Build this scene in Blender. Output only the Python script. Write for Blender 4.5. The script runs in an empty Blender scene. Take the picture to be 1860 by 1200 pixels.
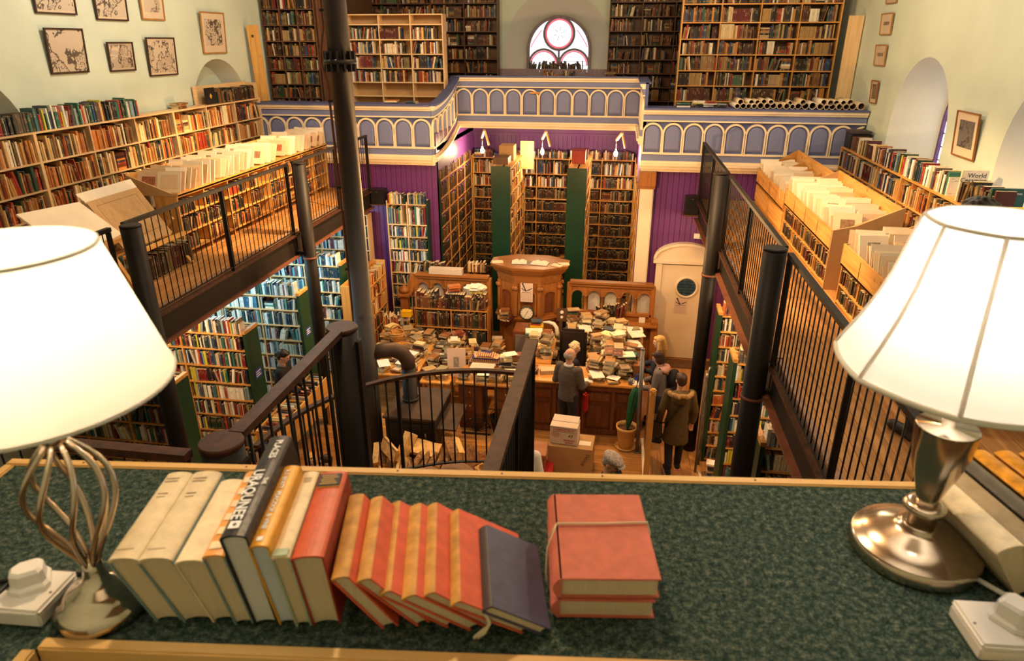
import bpy, bmesh, math, random
import numpy as np
from mathutils import Matrix, Vector
R = math.radians
random.seed(11)
SC = bpy.context.scene
COL = SC.collection

# ------------------------------------------------------------------ camera
cam_d = bpy.data.cameras.new('camera')
cam = bpy.data.objects.new('camera', cam_d)
COL.objects.link(cam)
SC.camera = cam
cam.location = (0, 0, 6.2)
cam.rotation_euler = (R(90 - 22.95), 0, R(8.78))
cam_d.sensor_width = 36.0
cam_d.lens = 24.0
cam_d.clip_start = 0.05
cam_d.clip_end = 100
cam_d.dof.use_dof = True
cam_d.dof.focus_distance = 8.5
cam_d.dof.aperture_fstop = 6.3

# ------------------------------------------------------------------ world, lights, exposure
SC.view_settings.view_transform = 'Standard'
SC.view_settings.look = 'None'
SC.view_settings.exposure = 0.85
SC.view_settings.gamma = 1.0
SC.view_settings.use_curve_mapping = False
try:
    SC.cycles.max_bounces = 6; SC.cycles.diffuse_bounces = 4; SC.cycles.glossy_bounces = 3; SC.cycles.transmission_bounces = 4
    SC.cycles.caustics_reflective = False; SC.cycles.caustics_refractive = False; SC.cycles.adaptive_threshold = 0.025
except Exception:
    pass
W = bpy.data.worlds.new('world'); SC.world = W
W.use_nodes = True
W.node_tree.nodes['Background'].inputs[0].default_value = (0.62, 0.78, 1.0, 1)
W.node_tree.nodes['Background'].inputs[1].default_value = 1.2

WARM = (1.0, 0.60, 0.26)
WARM2 = (1.0, 0.72, 0.42)
AMBER = (1.0, 0.53, 0.20)
SOFT = (1.0, 0.90, 0.74)
COOL = (0.45, 0.85, 1.0)
def lamp(name, loc, watts, col=WARM, size=0.12, spot=None, aim=None, blend=0.5):
    l = bpy.data.lights.new(name, 'SPOT' if spot else 'POINT')
    l.energy = watts; l.color = col; l.shadow_soft_size = size
    if spot:
        l.spot_size = R(spot); l.spot_blend = blend
    o = bpy.data.objects.new(name, l); COL.objects.link(o); o.location = loc
    if aim is not None:
        o.rotation_euler = (Vector(aim) - Vector(loc)).to_track_quat('-Z', 'Y').to_euler()
    return o
# lamps hanging from the roof of the hall, above the frame of the photograph
lamp('hanging_light', (-4.6, 9.3, 8.3), 150, SOFT)
lamp('hanging_light', (-3.9, 12.0, 8.3), 60, WARM2)
lamp('hanging_light', (1.9, 7.6, 8.3), 120, SOFT)
lamp('hanging_light', (1.9, 11.4, 7.9), 85, WARM2)
lamp('hanging_light', (-1.7, 10.2, 8.4), 210, WARM)
lamp('hanging_light', (-1.2, 3.2, 8.4), 190, WARM2)
# spotlights on the roof beams, turned onto the print bins
lamp('spot_light', (-2.0, 9.8, 7.6), 1700, WARM, 0.07, 46, (-5.8, 10.6, 3.7))
lamp('spot_light', (-0.8, 8.2, 7.6), 1150, WARM, 0.07, 52, (2.6, 9.0, 3.7))
# strip lights below the galleries
lamp('strip_light', (-6.3, 9.4, 2.95), 40, COOL, 0.2)
lamp('strip_light', (-6.3, 11.1, 2.95), 60, COOL, 0.2)
lamp('strip_light', (-6.0, 7.5, 2.95), 48, WARM2, 0.2)
lamp('strip_light', (2.5, 7.2, 2.95), 42, WARM2, 0.2)
lamp('strip_light', (2.5, 8.9, 2.95), 46, WARM2, 0.2)
lamp('strip_light', (2.3, 11.4, 2.95), 50, AMBER, 0.2)
# lamps over the counter and the book tables
lamp('counter_light', (-0.4, 10.9, 3.7), 125, AMBER, 0.1)
lamp('counter_light', (-3.1, 11.0, 3.7), 100, AMBER, 0.1)

# ------------------------------------------------------------------ mesh helpers
class MB:
    def __init__(s):
        s.v = []; s.f = []; s.m = []; s.s = []
    def add(s, vs, fs, mat=0, smooth=False):
        o = len(s.v)
        s.v.extend([tuple(p) for p in vs])
        for f in fs:
            s.f.append([i + o for i in f]); s.m.append(mat); s.s.append(smooth)
        return s
    def hexa(s, p, mat=0):
        return s.add(p, [(0, 3, 2, 1), (4, 5, 6, 7), (0, 1, 5, 4), (1, 2, 6, 5), (2, 3, 7, 6), (3, 0, 4, 7)], mat)
    def box(s, x0, x1, y0, y1, z0, z1, mat=0, M=None):
        p = [(x0, y0, z0), (x1, y0, z0), (x1, y1, z0), (x0, y1, z0), (x0, y0, z1), (x1, y0, z1), (x1, y1, z1), (x0, y1, z1)]
        if M is not None: p = [M @ Vector(q) for q in p]
        return s.hexa(p, mat)
    def bbox(s, x0, x1, y0, y1, z0, z1, b=0.01, mat=0, M=None):
        # box with chamfered edges
        bm = bmesh.new()
        bmesh.ops.create_cube(bm, size=1)
        for q in bm.verts:
            q.co = Vector(((x0 + x1) / 2 + q.co.x * (x1 - x0), (y0 + y1) / 2 + q.co.y * (y1 - y0), (z0 + z1) / 2 + q.co.z * (z1 - z0)))
        bmesh.ops.bevel(bm, geom=bm.edges[:], offset=b, segments=2, affect='EDGES')
        bm.verts.index_update()
        vs = [(M @ q.co if M is not None else q.co.copy()) for q in bm.verts]
        fs = [[q.index for q in f.verts] for f in bm.faces]
        bm.free()
        return s.add(vs, fs, mat)
    def beam(s, a, b, w, h, mat=0, up=(0, 0, 1)):
        # bar from a to b, w wide, h high
        a = Vector(a); b = Vector(b); d = (b - a).normalized(); u = Vector(up)
        x = d.cross(u)
        if x.length < 1e-4: x = Vector((1, 0, 0))
        x.normalize(); n = x.cross(d).normalized()
        x = x * w / 2; n = n * h / 2
        return s.hexa([a - x - n, a + x - n, b + x - n, b - x - n, a - x + n, a + x + n, b + x + n, b - x + n], mat)
    def cyl(s, a, b, r0, r1=None, n=12, mat=0, caps=True, smooth=True):
        r1 = r0 if r1 is None else r1
        a = Vector(a); b = Vector(b); d = (b - a).normalized()
        x = d.orthogonal().normalized(); y = d.cross(x)
        vs = []
        for c, r in ((a, r0), (b, r1)):
            for i in range(n):
                t = 2 * math.pi * i / n
                vs.append(c + x * r * math.cos(t) + y * r * math.sin(t))
        s.add(vs, [(i, (i + 1) % n, n + (i + 1) % n, n + i) for i in range(n)], mat, smooth)
        if caps: s.add(vs, [list(range(n - 1, -1, -1)), list(range(n, 2 * n))], mat)
        return s
    def lathe(s, prof, c=(0, 0, 0), n=24, mat=0, caps=(True, True), M=None):
        vs = []
        for r, z in prof:
            for i in range(n):
                t = 2 * math.pi * i / n
                p = Vector((c[0] + r * math.cos(t), c[1] + r * math.sin(t), c[2] + z))
                vs.append(M @ p if M is not None else p)
        k = len(prof); fs = []
        for j in range(k - 1):
            for i in range(n):
                fs.append((j * n + i, j * n + (i + 1) % n, (j + 1) * n + (i + 1) % n, (j + 1) * n + i))
        s.add(vs, fs, mat, True)
        if caps[0]: s.add(vs[:n], [list(range(n - 1, -1, -1))], mat)
        if caps[1]: s.add(vs[-n:], [list(range(n))], mat)
        return s
    def tube(s, path, r, n=8, mat=0, closed=False, caps=True):
        path = [Vector(p) for p in path]; k = len(path)
        rr = r if isinstance(r, (list, tuple)) else [r] * k
        vs = []; x = None
        for i, p in enumerate(path):
            if closed: d = path[(i + 1) % k] - path[i - 1]
            else: d = path[min(i + 1, k - 1)] - path[max(i - 1, 0)]
            d.normalize()
            if x is None: x = d.orthogonal().normalized()
            else:
                x = x - d * x.dot(d)
                x = x.normalized() if x.length > 1e-6 else d.orthogonal().normalized()
            y = d.cross(x)
            for j in range(n):
                t = 2 * math.pi * j / n
                vs.append(p + x * rr[i] * math.cos(t) + y * rr[i] * math.sin(t))
        fs = []
        for i in range(k if closed else k - 1):
            a = i * n; b = ((i + 1) % k) * n
            for j in range(n): fs.append((a + j, a + (j + 1) % n, b + (j + 1) % n, b + j))
        s.add(vs, fs, mat, True)
        if caps and not closed:
            s.add(vs[:n], [list(range(n - 1, -1, -1))], mat); s.add(vs[-n:], [list(range(n))], mat)
        return s
    def strip(s, pts, w, h, nrm, mat=0, closed=False):
        # flat moulding along pts; nrm(i) -> (side, out) unit vectors; w along side, h along out
        k = len(pts); vs = []
        for i, p in enumerate(pts):
            sd, ou = nrm(i); p = Vector(p); sd = Vector(sd) * w / 2; ou = Vector(ou) * h
            vs += [p - sd, p + sd, p + sd + ou, p - sd + ou]
        fs = []
        for i in range(k if closed else k - 1):
            a = i * 4; b = ((i + 1) % k) * 4
            for j in range(4): fs.append((a + j, a + (j + 1) % 4, b + (j + 1) % 4, b + j))
        if not closed: fs += [(3, 2, 1, 0), tuple(4 * (k - 1) + j for j in range(4))]
        return s.add(vs, fs, mat)
    def prism(s, poly, f0, f1, mat=0):
        # poly: 2d points; f0/f1 map 2d -> 3d for the two caps
        n = len(poly)
        vs = [f0(*p) for p in poly] + [f1(*p) for p in poly]
        return s.add(vs, [list(range(n - 1, -1, -1)), list(range(n, 2 * n))] + [(i, (i + 1) % n, n + (i + 1) % n, n + i) for i in range(n)], mat)
    def ball(s, c, r, n=10, m=7, mat=0, M=None):
        rx, ry, rz = r if isinstance(r, (tuple, list)) else (r, r, r)
        prof = []
        vs = []; c = Vector(c)
        for j in range(m + 1):
            a = math.pi * j / m
            for i in range(n):
                t = 2 * math.pi * i / n
                p = Vector((rx * math.sin(a) * math.cos(t), ry * math.sin(a) * math.sin(t), -rz * math.cos(a)))
                if M is not None: p = M @ p
                vs.append(c + p)
        fs = [(j * n + i, j * n + (i + 1) % n, (j + 1) * n + (i + 1) % n, (j + 1) * n + i) for j in range(m) for i in range(n)]
        return s.add(vs, fs, mat, True)
    def mesh(s, name):
        me = bpy.data.meshes.new(name)
        me.from_pydata(s.v, [], s.f)
        me.polygons.foreach_set('material_index', s.m)
        me.polygons.foreach_set('use_smooth', s.s)
        bm = bmesh.new(); bm.from_mesh(me)
        bmesh.ops.remove_doubles(bm, verts=bm.verts, dist=1e-6)
        bmesh.ops.recalc_face_normals(bm, faces=bm.faces)
        bm.to_mesh(me); bm.free()
        me.update()
        return me

def tag(o, label=None, cat=None, group=None, kind=None):
    if label: o['label'] = label
    if cat: o['category'] = cat
    if group: o['group'] = group
    if kind: o['kind'] = kind
    return o
def mats_of(m): return m if isinstance(m, (list, tuple)) else [m]
def obj(name, mb, mat, parent=None, label=None, cat=None, group=None, kind=None):
    """one mesh object; coordinates of mb are world coordinates"""
    me = mb.mesh(name) if isinstance(mb, MB) else mb
    if isinstance(mb, MB) or not me.materials:
        for m in mats_of(mat): me.materials.append(m)
    o = bpy.data.objects.new(name, me); COL.objects.link(o)
    if parent is not None:
        if isinstance(mb, MB):
            Mw = wm(parent)
            if Mw != Matrix.Identity(4): me.transform(Mw.inverted())
        o.parent = parent
    else:
        n = len(me.vertices)
        co = np.empty(n * 3); me.vertices.foreach_get('co', co); co = co.reshape(-1, 3)
        c = (co.min(0) + co.max(0)) / 2; c[2] = co[:, 2].min()
        me.transform(Matrix.Translation(-Vector(c))); o.location = c
    return tag(o, label, cat, group, kind)
def wm(o):
    M = o.matrix_basis.copy() if o.parent is None else wm(o.parent) @ o.matrix_basis
    return M
def thing(name, label, cat, loc=(0, 0, 0), rotz=0, group=None, kind=None):
    o = bpy.data.objects.new(name, None); COL.objects.link(o)
    o.location = loc; o.rotation_euler = (0, 0, rotz)
    o.empty_display_size = 0.1
    return tag(o, label, cat, group, kind)
def inst(name, me, parent, M, mat=None):
    """another object on shared mesh data; M is its matrix in the parent's space"""
    if mat is not None and not me.materials:
        for m in mats_of(mat): me.materials.append(m)
    o = bpy.data.objects.new(name, me); COL.objects.link(o)
    o.parent = parent; o.matrix_basis = M
    return o
def copy_tree(root):
    r = root.copy(); COL.objects.link(r)
    for ch in list(root.children):
        c = ch.copy(); COL.objects.link(c); c.parent = r
        for g in list(ch.children):
            d = g.copy(); COL.objects.link(d); d.parent = c
    return r
def T(x, y, z): return Matrix.Translation((x, y, z))
def RZ(a): return Matrix.Rotation(a, 4, 'Z')
def RX(a): return Matrix.Rotation(a, 4, 'X')
def RY(a): return Matrix.Rotation(a, 4, 'Y')

# ------------------------------------------------------------------ materials
def lin(c): return tuple(((x / 12.92) if x <= 0.04045 else ((x + 0.055) / 1.055) ** 2.4) for x in c)
def hexc(h): return lin(tuple(int(h[i:i + 2], 16) / 255 for i in (0, 2, 4)))
def pmat(name, col, rough=0.55, metal=0.0, var=0.12, scale=6.0, bump=0.0, spec=0.4, coord='Object', col2=None, stretch=None, detail=4):
    m = bpy.data.materials.new(name); m.use_nodes = True
    nt = m.node_tree; b = nt.nodes['Principled BSDF']
    b.inputs['Roughness'].default_value = rough; b.inputs['Metallic'].default_value = metal
    b.inputs['Specular IOR Level'].default_value = spec
    c = tuple(col) + (1,)
    if var <= 0 and not bump:
        b.inputs['Base Color'].default_value = c; return m
    tc = nt.nodes.new('ShaderNodeTexCoord'); mp = nt.nodes.new('ShaderNodeMapping')
    nt.links.new(tc.outputs[coord], mp.inputs[0])
    if stretch: mp.inputs['Scale'].default_value = stretch
    nz = nt.nodes.new('ShaderNodeTexNoise'); nz.inputs['Scale'].default_value = scale; nz.inputs['Detail'].default_value = detail
    nt.links.new(mp.outputs[0], nz.inputs['Vector'])
    mx = nt.nodes.new('ShaderNodeMix'); mx.data_type = 'RGBA'
    rmp = nt.nodes.new('ShaderNodeMapRange'); rmp.inputs[1].default_value = 0.3; rmp.inputs[2].default_value = 0.7
    nt.links.new(nz.outputs['Fac'], rmp.inputs[0]); nt.links.new(rmp.outputs[0], mx.inputs['Factor'])
    if col2 is None:
        lo = tuple(max(0, x * (1 - var)) for x in col); hi = tuple(min(1, x * (1 + var)) for x in col)
    else: lo, hi = tuple(col), tuple(col2)
    mx.inputs['A'].default_value = lo + (1,); mx.inputs['B'].default_value = hi + (1,)
    nt.links.new(mx.outputs['Result'], b.inputs['Base Color'])
    if bump:
        bp = nt.nodes.new('ShaderNodeBump'); bp.inputs['Strength'].default_value = bump; bp.inputs['Distance'].default_value = 0.01
        nt.links.new(nz.outputs['Fac'], bp.inputs['Height']); nt.links.new(bp.outputs[0], b.inputs['Normal'])
    return m
def wood(name, c1, c2, axis=0, rough=0.5, scale=3.0, knots=0.0):
    """straight grain along the given axis of the object"""
    m = bpy.data.materials.new(name); m.use_nodes = True
    nt = m.node_tree; b = nt.nodes['Principled BSDF']
    b.inputs['Roughness'].default_value = rough; b.inputs['Specular IOR Level'].default_value = 0.35
    tc = nt.nodes.new('ShaderNodeTexCoord'); oi = nt.nodes.new('ShaderNodeObjectInfo')
    ad = nt.nodes.new('ShaderNodeVectorMath'); ad.operation = 'ADD'
    nt.links.new(tc.outputs['Object'], ad.inputs[0])
    sc_ = nt.nodes.new('ShaderNodeVectorMath'); sc_.operation = 'SCALE'; sc_.inputs['Scale'].default_value = 13.0
    cmb = nt.nodes.new('ShaderNodeCombineXYZ')
    for i in range(3): nt.links.new(oi.outputs['Random'], cmb.inputs[i])
    nt.links.new(cmb.outputs[0], sc_.inputs[0]); nt.links.new(sc_.outputs[0], ad.inputs[1])
    mp = nt.nodes.new('ShaderNodeMapping'); nt.links.new(ad.outputs[0], mp.inputs[0])
    s = [7.0, 7.0, 7.0]; s[axis] = 0.5; mp.inputs['Scale'].default_value = s
    nz = nt.nodes.new('ShaderNodeTexNoise'); nz.inputs['Scale'].default_value = scale; nz.inputs['Detail'].default_value = 5
    nz.inputs['Distortion'].default_value = 0.6
    nt.links.new(mp.outputs[0], nz.inputs['Vector'])
    mx = nt.nodes.new('ShaderNodeMix'); mx.data_type = 'RGBA'
    rg = nt.nodes.new('ShaderNodeMapRange'); rg.inputs[1].default_value = 0.32; rg.inputs[2].default_value = 0.68
    nt.links.new(nz.outputs['Fac'], rg.inputs[0]); nt.links.new(rg.outputs[0], mx.inputs['Factor'])
    mx.inputs['A'].default_value = tuple(c1) + (1,); mx.inputs['B'].default_value = tuple(c2) + (1,)
    hs = nt.nodes.new('ShaderNodeHueSaturation')
    vr = nt.nodes.new('ShaderNodeMapRange'); vr.inputs[3].default_value = 0.82; vr.inputs[4].default_value = 1.15
    nt.links.new(oi.outputs['Random'], vr.inputs[0]); nt.links.new(vr.outputs[0], hs.inputs['Value'])
    nt.links.new(mx.outputs['Result'], hs.inputs['Color'])
    out = hs.outputs[0]
    if knots:
        vo = nt.nodes.new('ShaderNodeTexVoronoi'); vo.inputs['Scale'].default_value = knots
        nt.links.new(ad.outputs[0], vo.inputs['Vector'])
        lt = nt.nodes.new('ShaderNodeMapRange'); lt.inputs[1].default_value = 0.05; lt.inputs[2].default_value = 0.12; lt.inputs[3].default_value = 1; lt.inputs[4].default_value = 0
        nt.links.new(vo.outputs['Distance'], lt.inputs[0])
        k = nt.nodes.new('ShaderNodeMix'); k.data_type = 'RGBA'; k.inputs['B'].default_value = (c1[0] * .3, c1[1] * .22, c1[2] * .2, 1)
        nt.links.new(lt.outputs[0], k.inputs['Factor']); nt.links.new(out, k.inputs['A']); out = k.outputs['Result']
    nt.links.new(out, b.inputs['Base Color'])
    return m
def emit(name, col, strength):
    m = bpy.data.materials.new(name); m.use_nodes = True
    b = m.node_tree.nodes['Principled BSDF']
    b.inputs['Base Color'].default_value = tuple(col) + (1,)
    b.inputs['Emission Color'].default_value = tuple(col) + (1,); b.inputs['Emission Strength'].default_value = strength
    return m
K = {}
K['plaster'] = pmat('plaster', (.54, .64, .56), .85, var=.06, scale=1.3, bump=.05)
K['reveal'] = pmat('reveal_plaster', (.60, .62, .55), .85, var=.05, scale=1.6)
K['ceiling'] = pmat('ceiling_boards', (.22, .15, .09), .8, var=.15)
K['purple'] = pmat('purple_paint', (.135, .035, .185), .45, var=.10, scale=3)
K['lilac_dado'] = pmat('dado_paint', (.30, .22, .26), .6, var=.08)
K['steel'] = pmat('dark_steel', (.013, .010, .009), .5, metal=.0, var=.25, scale=3, spec=.22)
K['steel_grey'] = pmat('grey_steel', (.20, .19, .18), .4, metal=.6, var=.2, scale=4)
K['iron'] = pmat('black_iron', (.022, .020, .021), .5, metal=.4, var=.25, scale=5)
K['flue'] = pmat('flue_paint', (.036, .034, .037), .55, var=.12, scale=2)
K['stove'] = pmat('stove_steel', (.075, .050, .038), .55, metal=.35, var=.3, scale=4)
K['rail_brown'] = pmat('worn_brown_rail', (.055, .020, .012), .5, var=.5, scale=18, spec=.3)
K['rust'] = pmat('red_oxide', (.16, .055, .03), .6, var=.2)
K['concrete'] = pmat('slab_edge', (.32, .20, .14), .8, var=.2, scale=12)
K['pine'] = wood('pine', (.55, .25, .055), (.74, .42, .12), 1, knots=3.0)
K['pine_x'] = wood('pine_x', (.50, .22, .05), (.68, .37, .11), 0, knots=2.5)
K['pine_z'] = wood('pine_z', (.55, .27, .07), (.72, .42, .13), 2, knots=2.0)
K['pale'] = wood('pale_wood', (.62, .42, .21), (.74, .53, .29), 1)
K['pale_x'] = wood('pale_wood_x', (.62, .43, .22), (.74, .54, .30), 0)
K['pale_z'] = wood('pale_wood_z', (.62, .42, .21), (.74, .53, .29), 2)
K['ply'] = wood('ply', (.50, .30, .12), (.60, .38, .17), 2, scale=2)
K['mdf'] = pmat('hardboard', (.52, .32, .15), .7, var=.07)
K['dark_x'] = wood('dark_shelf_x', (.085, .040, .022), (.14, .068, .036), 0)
K['oak'] = wood('pulpit_oak', (.26, .095, .022), (.38, .155, .042), 2, rough=.38)
K['oak_x'] = wood('pulpit_oak_x', (.26, .095, .022), (.38, .155, .042), 0, rough=.38)
K['counter'] = wood('counter_wood', (.14, .044, .016), (.22, .075, .026), 2, rough=.4)
K['counter_top'] = wood('counter_top', (.44, .19, .04), (.56, .27, .07), 0, rough=.4)
K['floor_y'] = wood('floor_board_y', (.34, .155, .045), (.56, .285, .10), 1, rough=.42)
K['floor_x'] = wood('floor_board_x', (.30, .125, .03), (.50, .235, .07), 0, rough=.42)
K['grime'] = pmat('old_floor', (.20, .09, .035), .6, var=.2)
K['green'] = pmat('green_panel', (.006, .040, .020), .38, var=.15, scale=2)
K['blue'] = pmat('balcony_blue', (.18, .215, .41), .5, var=.06, scale=2)
K['blue_dk'] = pmat('balcony_blue_edge', (.085, .11, .27), .5, var=.08, scale=2)
K['cream'] = pmat('cream_paint', (.84, .72, .52), .5, var=.05, scale=3)
K['cream_door'] = pmat('door_paint', (.74, .64, .49), .5, var=.05, scale=2)
K['white'] = pmat('white_plastic', (.80, .77, .73), .35, var=.03)
K['paper'] = pmat('paper', (.82, .76, .66), .8, var=.05, scale=8)
K['paper_y'] = pmat('old_paper', (.74, .62, .43), .8, var=.08, scale=8)
K['card'] = pmat('cardboard', (.44, .26, .11), .8, var=.08, scale=5)
K['card_w'] = pmat('white_cardboard', (.62, .52, .42), .8, var=.06, scale=5)
K['black'] = pmat('black_plastic', (.014, .013, .014), .4, var=.15)
K['leather'] = pmat('black_leather', (.025, .018, .017), .38, var=.3, scale=8, bump=.1)
K['brown_d'] = pmat('dark_wood', (.10, .045, .022), .45, var=.2, scale=5)
K['terracotta'] = pmat('buff_clay', (.64, .36, .11), .7, var=.12, scale=5)
K['soil'] = pmat('soil', (.09, .04, .02), .95, var=.4, scale=30)
K['wicker'] = pmat('wicker', (.50, .25, .065), .6, var=.35, scale=40, bump=.4)
K['red'] = pmat('red_cloth', (.50, .02, .015), .7, var=.15)
K['signblue'] = pmat('sign_blue', (.03, .06, .36), .5, var=.05)
K['txt_white'] = pmat('white_lettering', (.8, .8, .8), .6, var=0)
K['txt_black'] = pmat('black_lettering', (.01, .01, .012), .6, var=0)
K['txt_red'] = pmat('red_lettering', (.45, .03, .03), .6, var=0)
K['txt_brown'] = pmat('brown_lettering', (.16, .09, .05), .6, var=0)
K['txt_gold'] = pmat('gold_lettering', (.62, .36, .06), .4, var=0)

FONT_CACHE = {}
def text(body, size, M, mat, parent, name='lettering', ext=0.0004, align='CENTER', shear=0, bold=False):
    """flat printed lettering; text plane is x-y of M, z outward"""
    cu = bpy.data.curves.new(name, 'FONT'); cu.body = body; cu.size = size; cu.align_x = align; cu.align_y = 'CENTER'
    cu.extrude = ext; cu.shear = shear; cu.resolution_u = 2
    if bold: cu.offset = size * 0.018
    o = bpy.data.objects.new(name, cu)
    me = bpy.data.meshes.new_from_object(o)
    bpy.data.objects.remove(o); bpy.data.curves.remove(cu)
    me.materials.clear(); me.materials.append(mat)
    me.transform(M)
    o = bpy.data.objects.new(name, me); COL.objects.link(o)
    if parent is not None:
        me.transform(wm(parent).inverted()); o.parent = parent
    return o
# ------------------------------------------------------------------ books: rows and piles are recorded here, made into objects at the end
def book_material():
    m = bpy.data.materials.new('book_cloth'); m.use_nodes = True
    nt = m.node_tree; b = nt.nodes['Principled BSDF']; L = nt.links.new
    b.inputs['Roughness'].default_value = 0.55; b.inputs['Specular IOR Level'].default_value = 0.35
    at = nt.nodes.new('ShaderNodeAttribute'); at.attribute_name = 'Col'
    uv = nt.nodes.new('ShaderNodeUVMap'); uv.uv_map = 'UVMap'
    sp = nt.nodes.new('ShaderNodeSeparateXYZ'); L(uv.outputs[0], sp.inputs[0])
    def math_(op, a, bb, clamp=False):
        n = nt.nodes.new('ShaderNodeMath'); n.operation = op; n.use_clamp = clamp
        for i, x in enumerate((a, bb)):
            if x is None: continue
            if isinstance(x, (int, float)): n.inputs[i].default_value = x
            else: L(x, n.inputs[i])
        return n.outputs[0]
    rnd = at.outputs['Alpha']
    # title block: between two heights that vary from book to book
    lo = math_('ADD', math_('MULTIPLY', rnd, 0.35), 0.42)
    hi = math_('ADD', lo, 0.24)
    band = math_('MULTIPLY', math_('GREATER_THAN', sp.outputs[1], lo), math_('LESS_THAN', sp.outputs[1], hi))
    band2 = math_('MULTIPLY', math_('GREATER_THAN', sp.outputs[1], 0.06), math_('LESS_THAN', sp.outputs[1], 0.13))
    edge = math_('MULTIPLY', math_('GREATER_THAN', sp.outputs[0], 0.16), math_('LESS_THAN', sp.outputs[0], 0.84))
    cv = nt.nodes.new('ShaderNodeCombineXYZ')
    L(math_('MULTIPLY', sp.outputs[0], 3.0), cv.inputs[0]); L(math_('MULTIPLY', sp.outputs[1], 34.0), cv.inputs[1]); L(math_('MULTIPLY', rnd, 91.0), cv.inputs[2])
    nz = nt.nodes.new('ShaderNodeTexNoise'); nz.inputs['Scale'].default_value = 1.0; nz.inputs['Detail'].default_value = 2
    L(cv.outputs[0], nz.inputs['Vector'])
    ink = math_('GREATER_THAN', nz.outputs['Fac'], 0.52)
    has = math_('GREATER_THAN', math_('FRACT', math_('MULTIPLY', rnd, 7.31), None), 0.28)
    mask = math_('MULTIPLY', math_('MULTIPLY', math_('ADD', band, band2, True), edge), math_('MULTIPLY', ink, has))
    bw = nt.nodes.new('ShaderNodeRGBToBW'); L(at.outputs['Color'], bw.inputs[0])
    dark = math_('LESS_THAN', bw.outputs[0], 0.22)
    tc = nt.nodes.new('ShaderNodeMix'); tc.data_type = 'RGBA'
    tc.inputs['A'].default_value = (.05, .035, .03, 1); tc.inputs['B'].default_value = (.66, .52, .28, 1)
    L(dark, tc.inputs['Factor'])
    mx = nt.nodes.new('ShaderNodeMix'); mx.data_type = 'RGBA'
    L(math_('MULTIPLY', mask, 0.5), mx.inputs['Factor']); L(at.outputs['Color'], mx.inputs['A']); L(tc.outputs['Result'], mx.inputs['B'])
    L(mx.outputs['Result'], b.inputs['Base Color'])
    return m
K['book'] = book_material()

PAL = {}
def P_(*hx): return [hexc(h) for h in hx]
PAL['mixed'] = P_('e2d8c0', 'd8c7a0', 'c9a877', 'f0ece0', '2c2a2c', '3a2a22', '6e2a20', '8c3a22', '24365a', '3d5a7a', '2f4a38', '7a6a48', 'b98c4a', 'a85c30', '4a2c22', 'd8b060', '9a9a8e', '512020', 'c0b8a8', '1e2430')
PAL['tan'] = P_('d9b47a', 'c99a58', 'b97c3c', 'e6cc98', 'a8622c', '7a3a20', '5a2a1c', '8c5a30', 'e8dcb8', '3a2420', '9c3a24', 'c0a070', '6e5a3a', '2c3040', '384838', 'd0803c')
PAL['old'] = P_('3a2418', '4a2c1c', '5c3620', '2a1c18', '6e4628', '46301c', '1e1a1a', '7a5230', '2c2a22', '50281c', '8a6a42', '38301e', '24303a', '5e1e1a', 'a08050', '2e3a2a')
PAL['dark'] = P_('241a16', '2e201a', '3a261c', '1a1818', '40301e', '1c2428', '4a2018', '2a3024', '5a4a30', '6a5638')
PAL['modern'] = P_('e8e6de', 'dcd8cc', 'f2efe6', '2a2c30', '1c2030', '26466e', '2e6a5c', '7a1f24', 'a83a2c', 'c7b89a', '405060', '203a2c', 'd0c040', '88a0a8', '585048', 'b8a890', '3a2a30', '4a7080')
PAL['cool'] = P_('e6eef0', 'd8e4e8', '2a5a80', '3a7aa0', '1e3a50', '4a9aa0', 'b0c8d0', '203040', 'a8b8c0', '2c5a58', 'e8e8e0', '703a48', '587080', '16202c')
PAL['oldmix'] = PAL['old'] + P_('c8b48c', 'a89068', 'd8d0bc', '8a3020', '2a4468', 'b07838', '486048', '6a4a2a')
PAL['heap'] = P_('d9b47a', 'c99a58', 'a87c4c', 'e6cc98', '7a4a2c', '5a2a1c', '8c5a30', 'e8dcb8', '3a2420', '7c3a28', 'c0a070', '6e5a3a', '2c3040', '4a4438', 'd8c8a4', 'c8b088', 'e4d8c0', 'b89868', 'd0c4ac', 'a08868', '6a5038', 'e8e0d0', '9c8c70', '303a40', 'b8a488')
PAL['warmold'] = PAL['old'] + P_('a8622c', '7a3a20', '9c3a24', 'b97c3c', 'd9b47a', '8c5a30')
PAL['green'] = P_('3a5a30', '46663a', '2e4a28', '54703e')
PAGES = hexc('d6c4a0')

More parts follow.
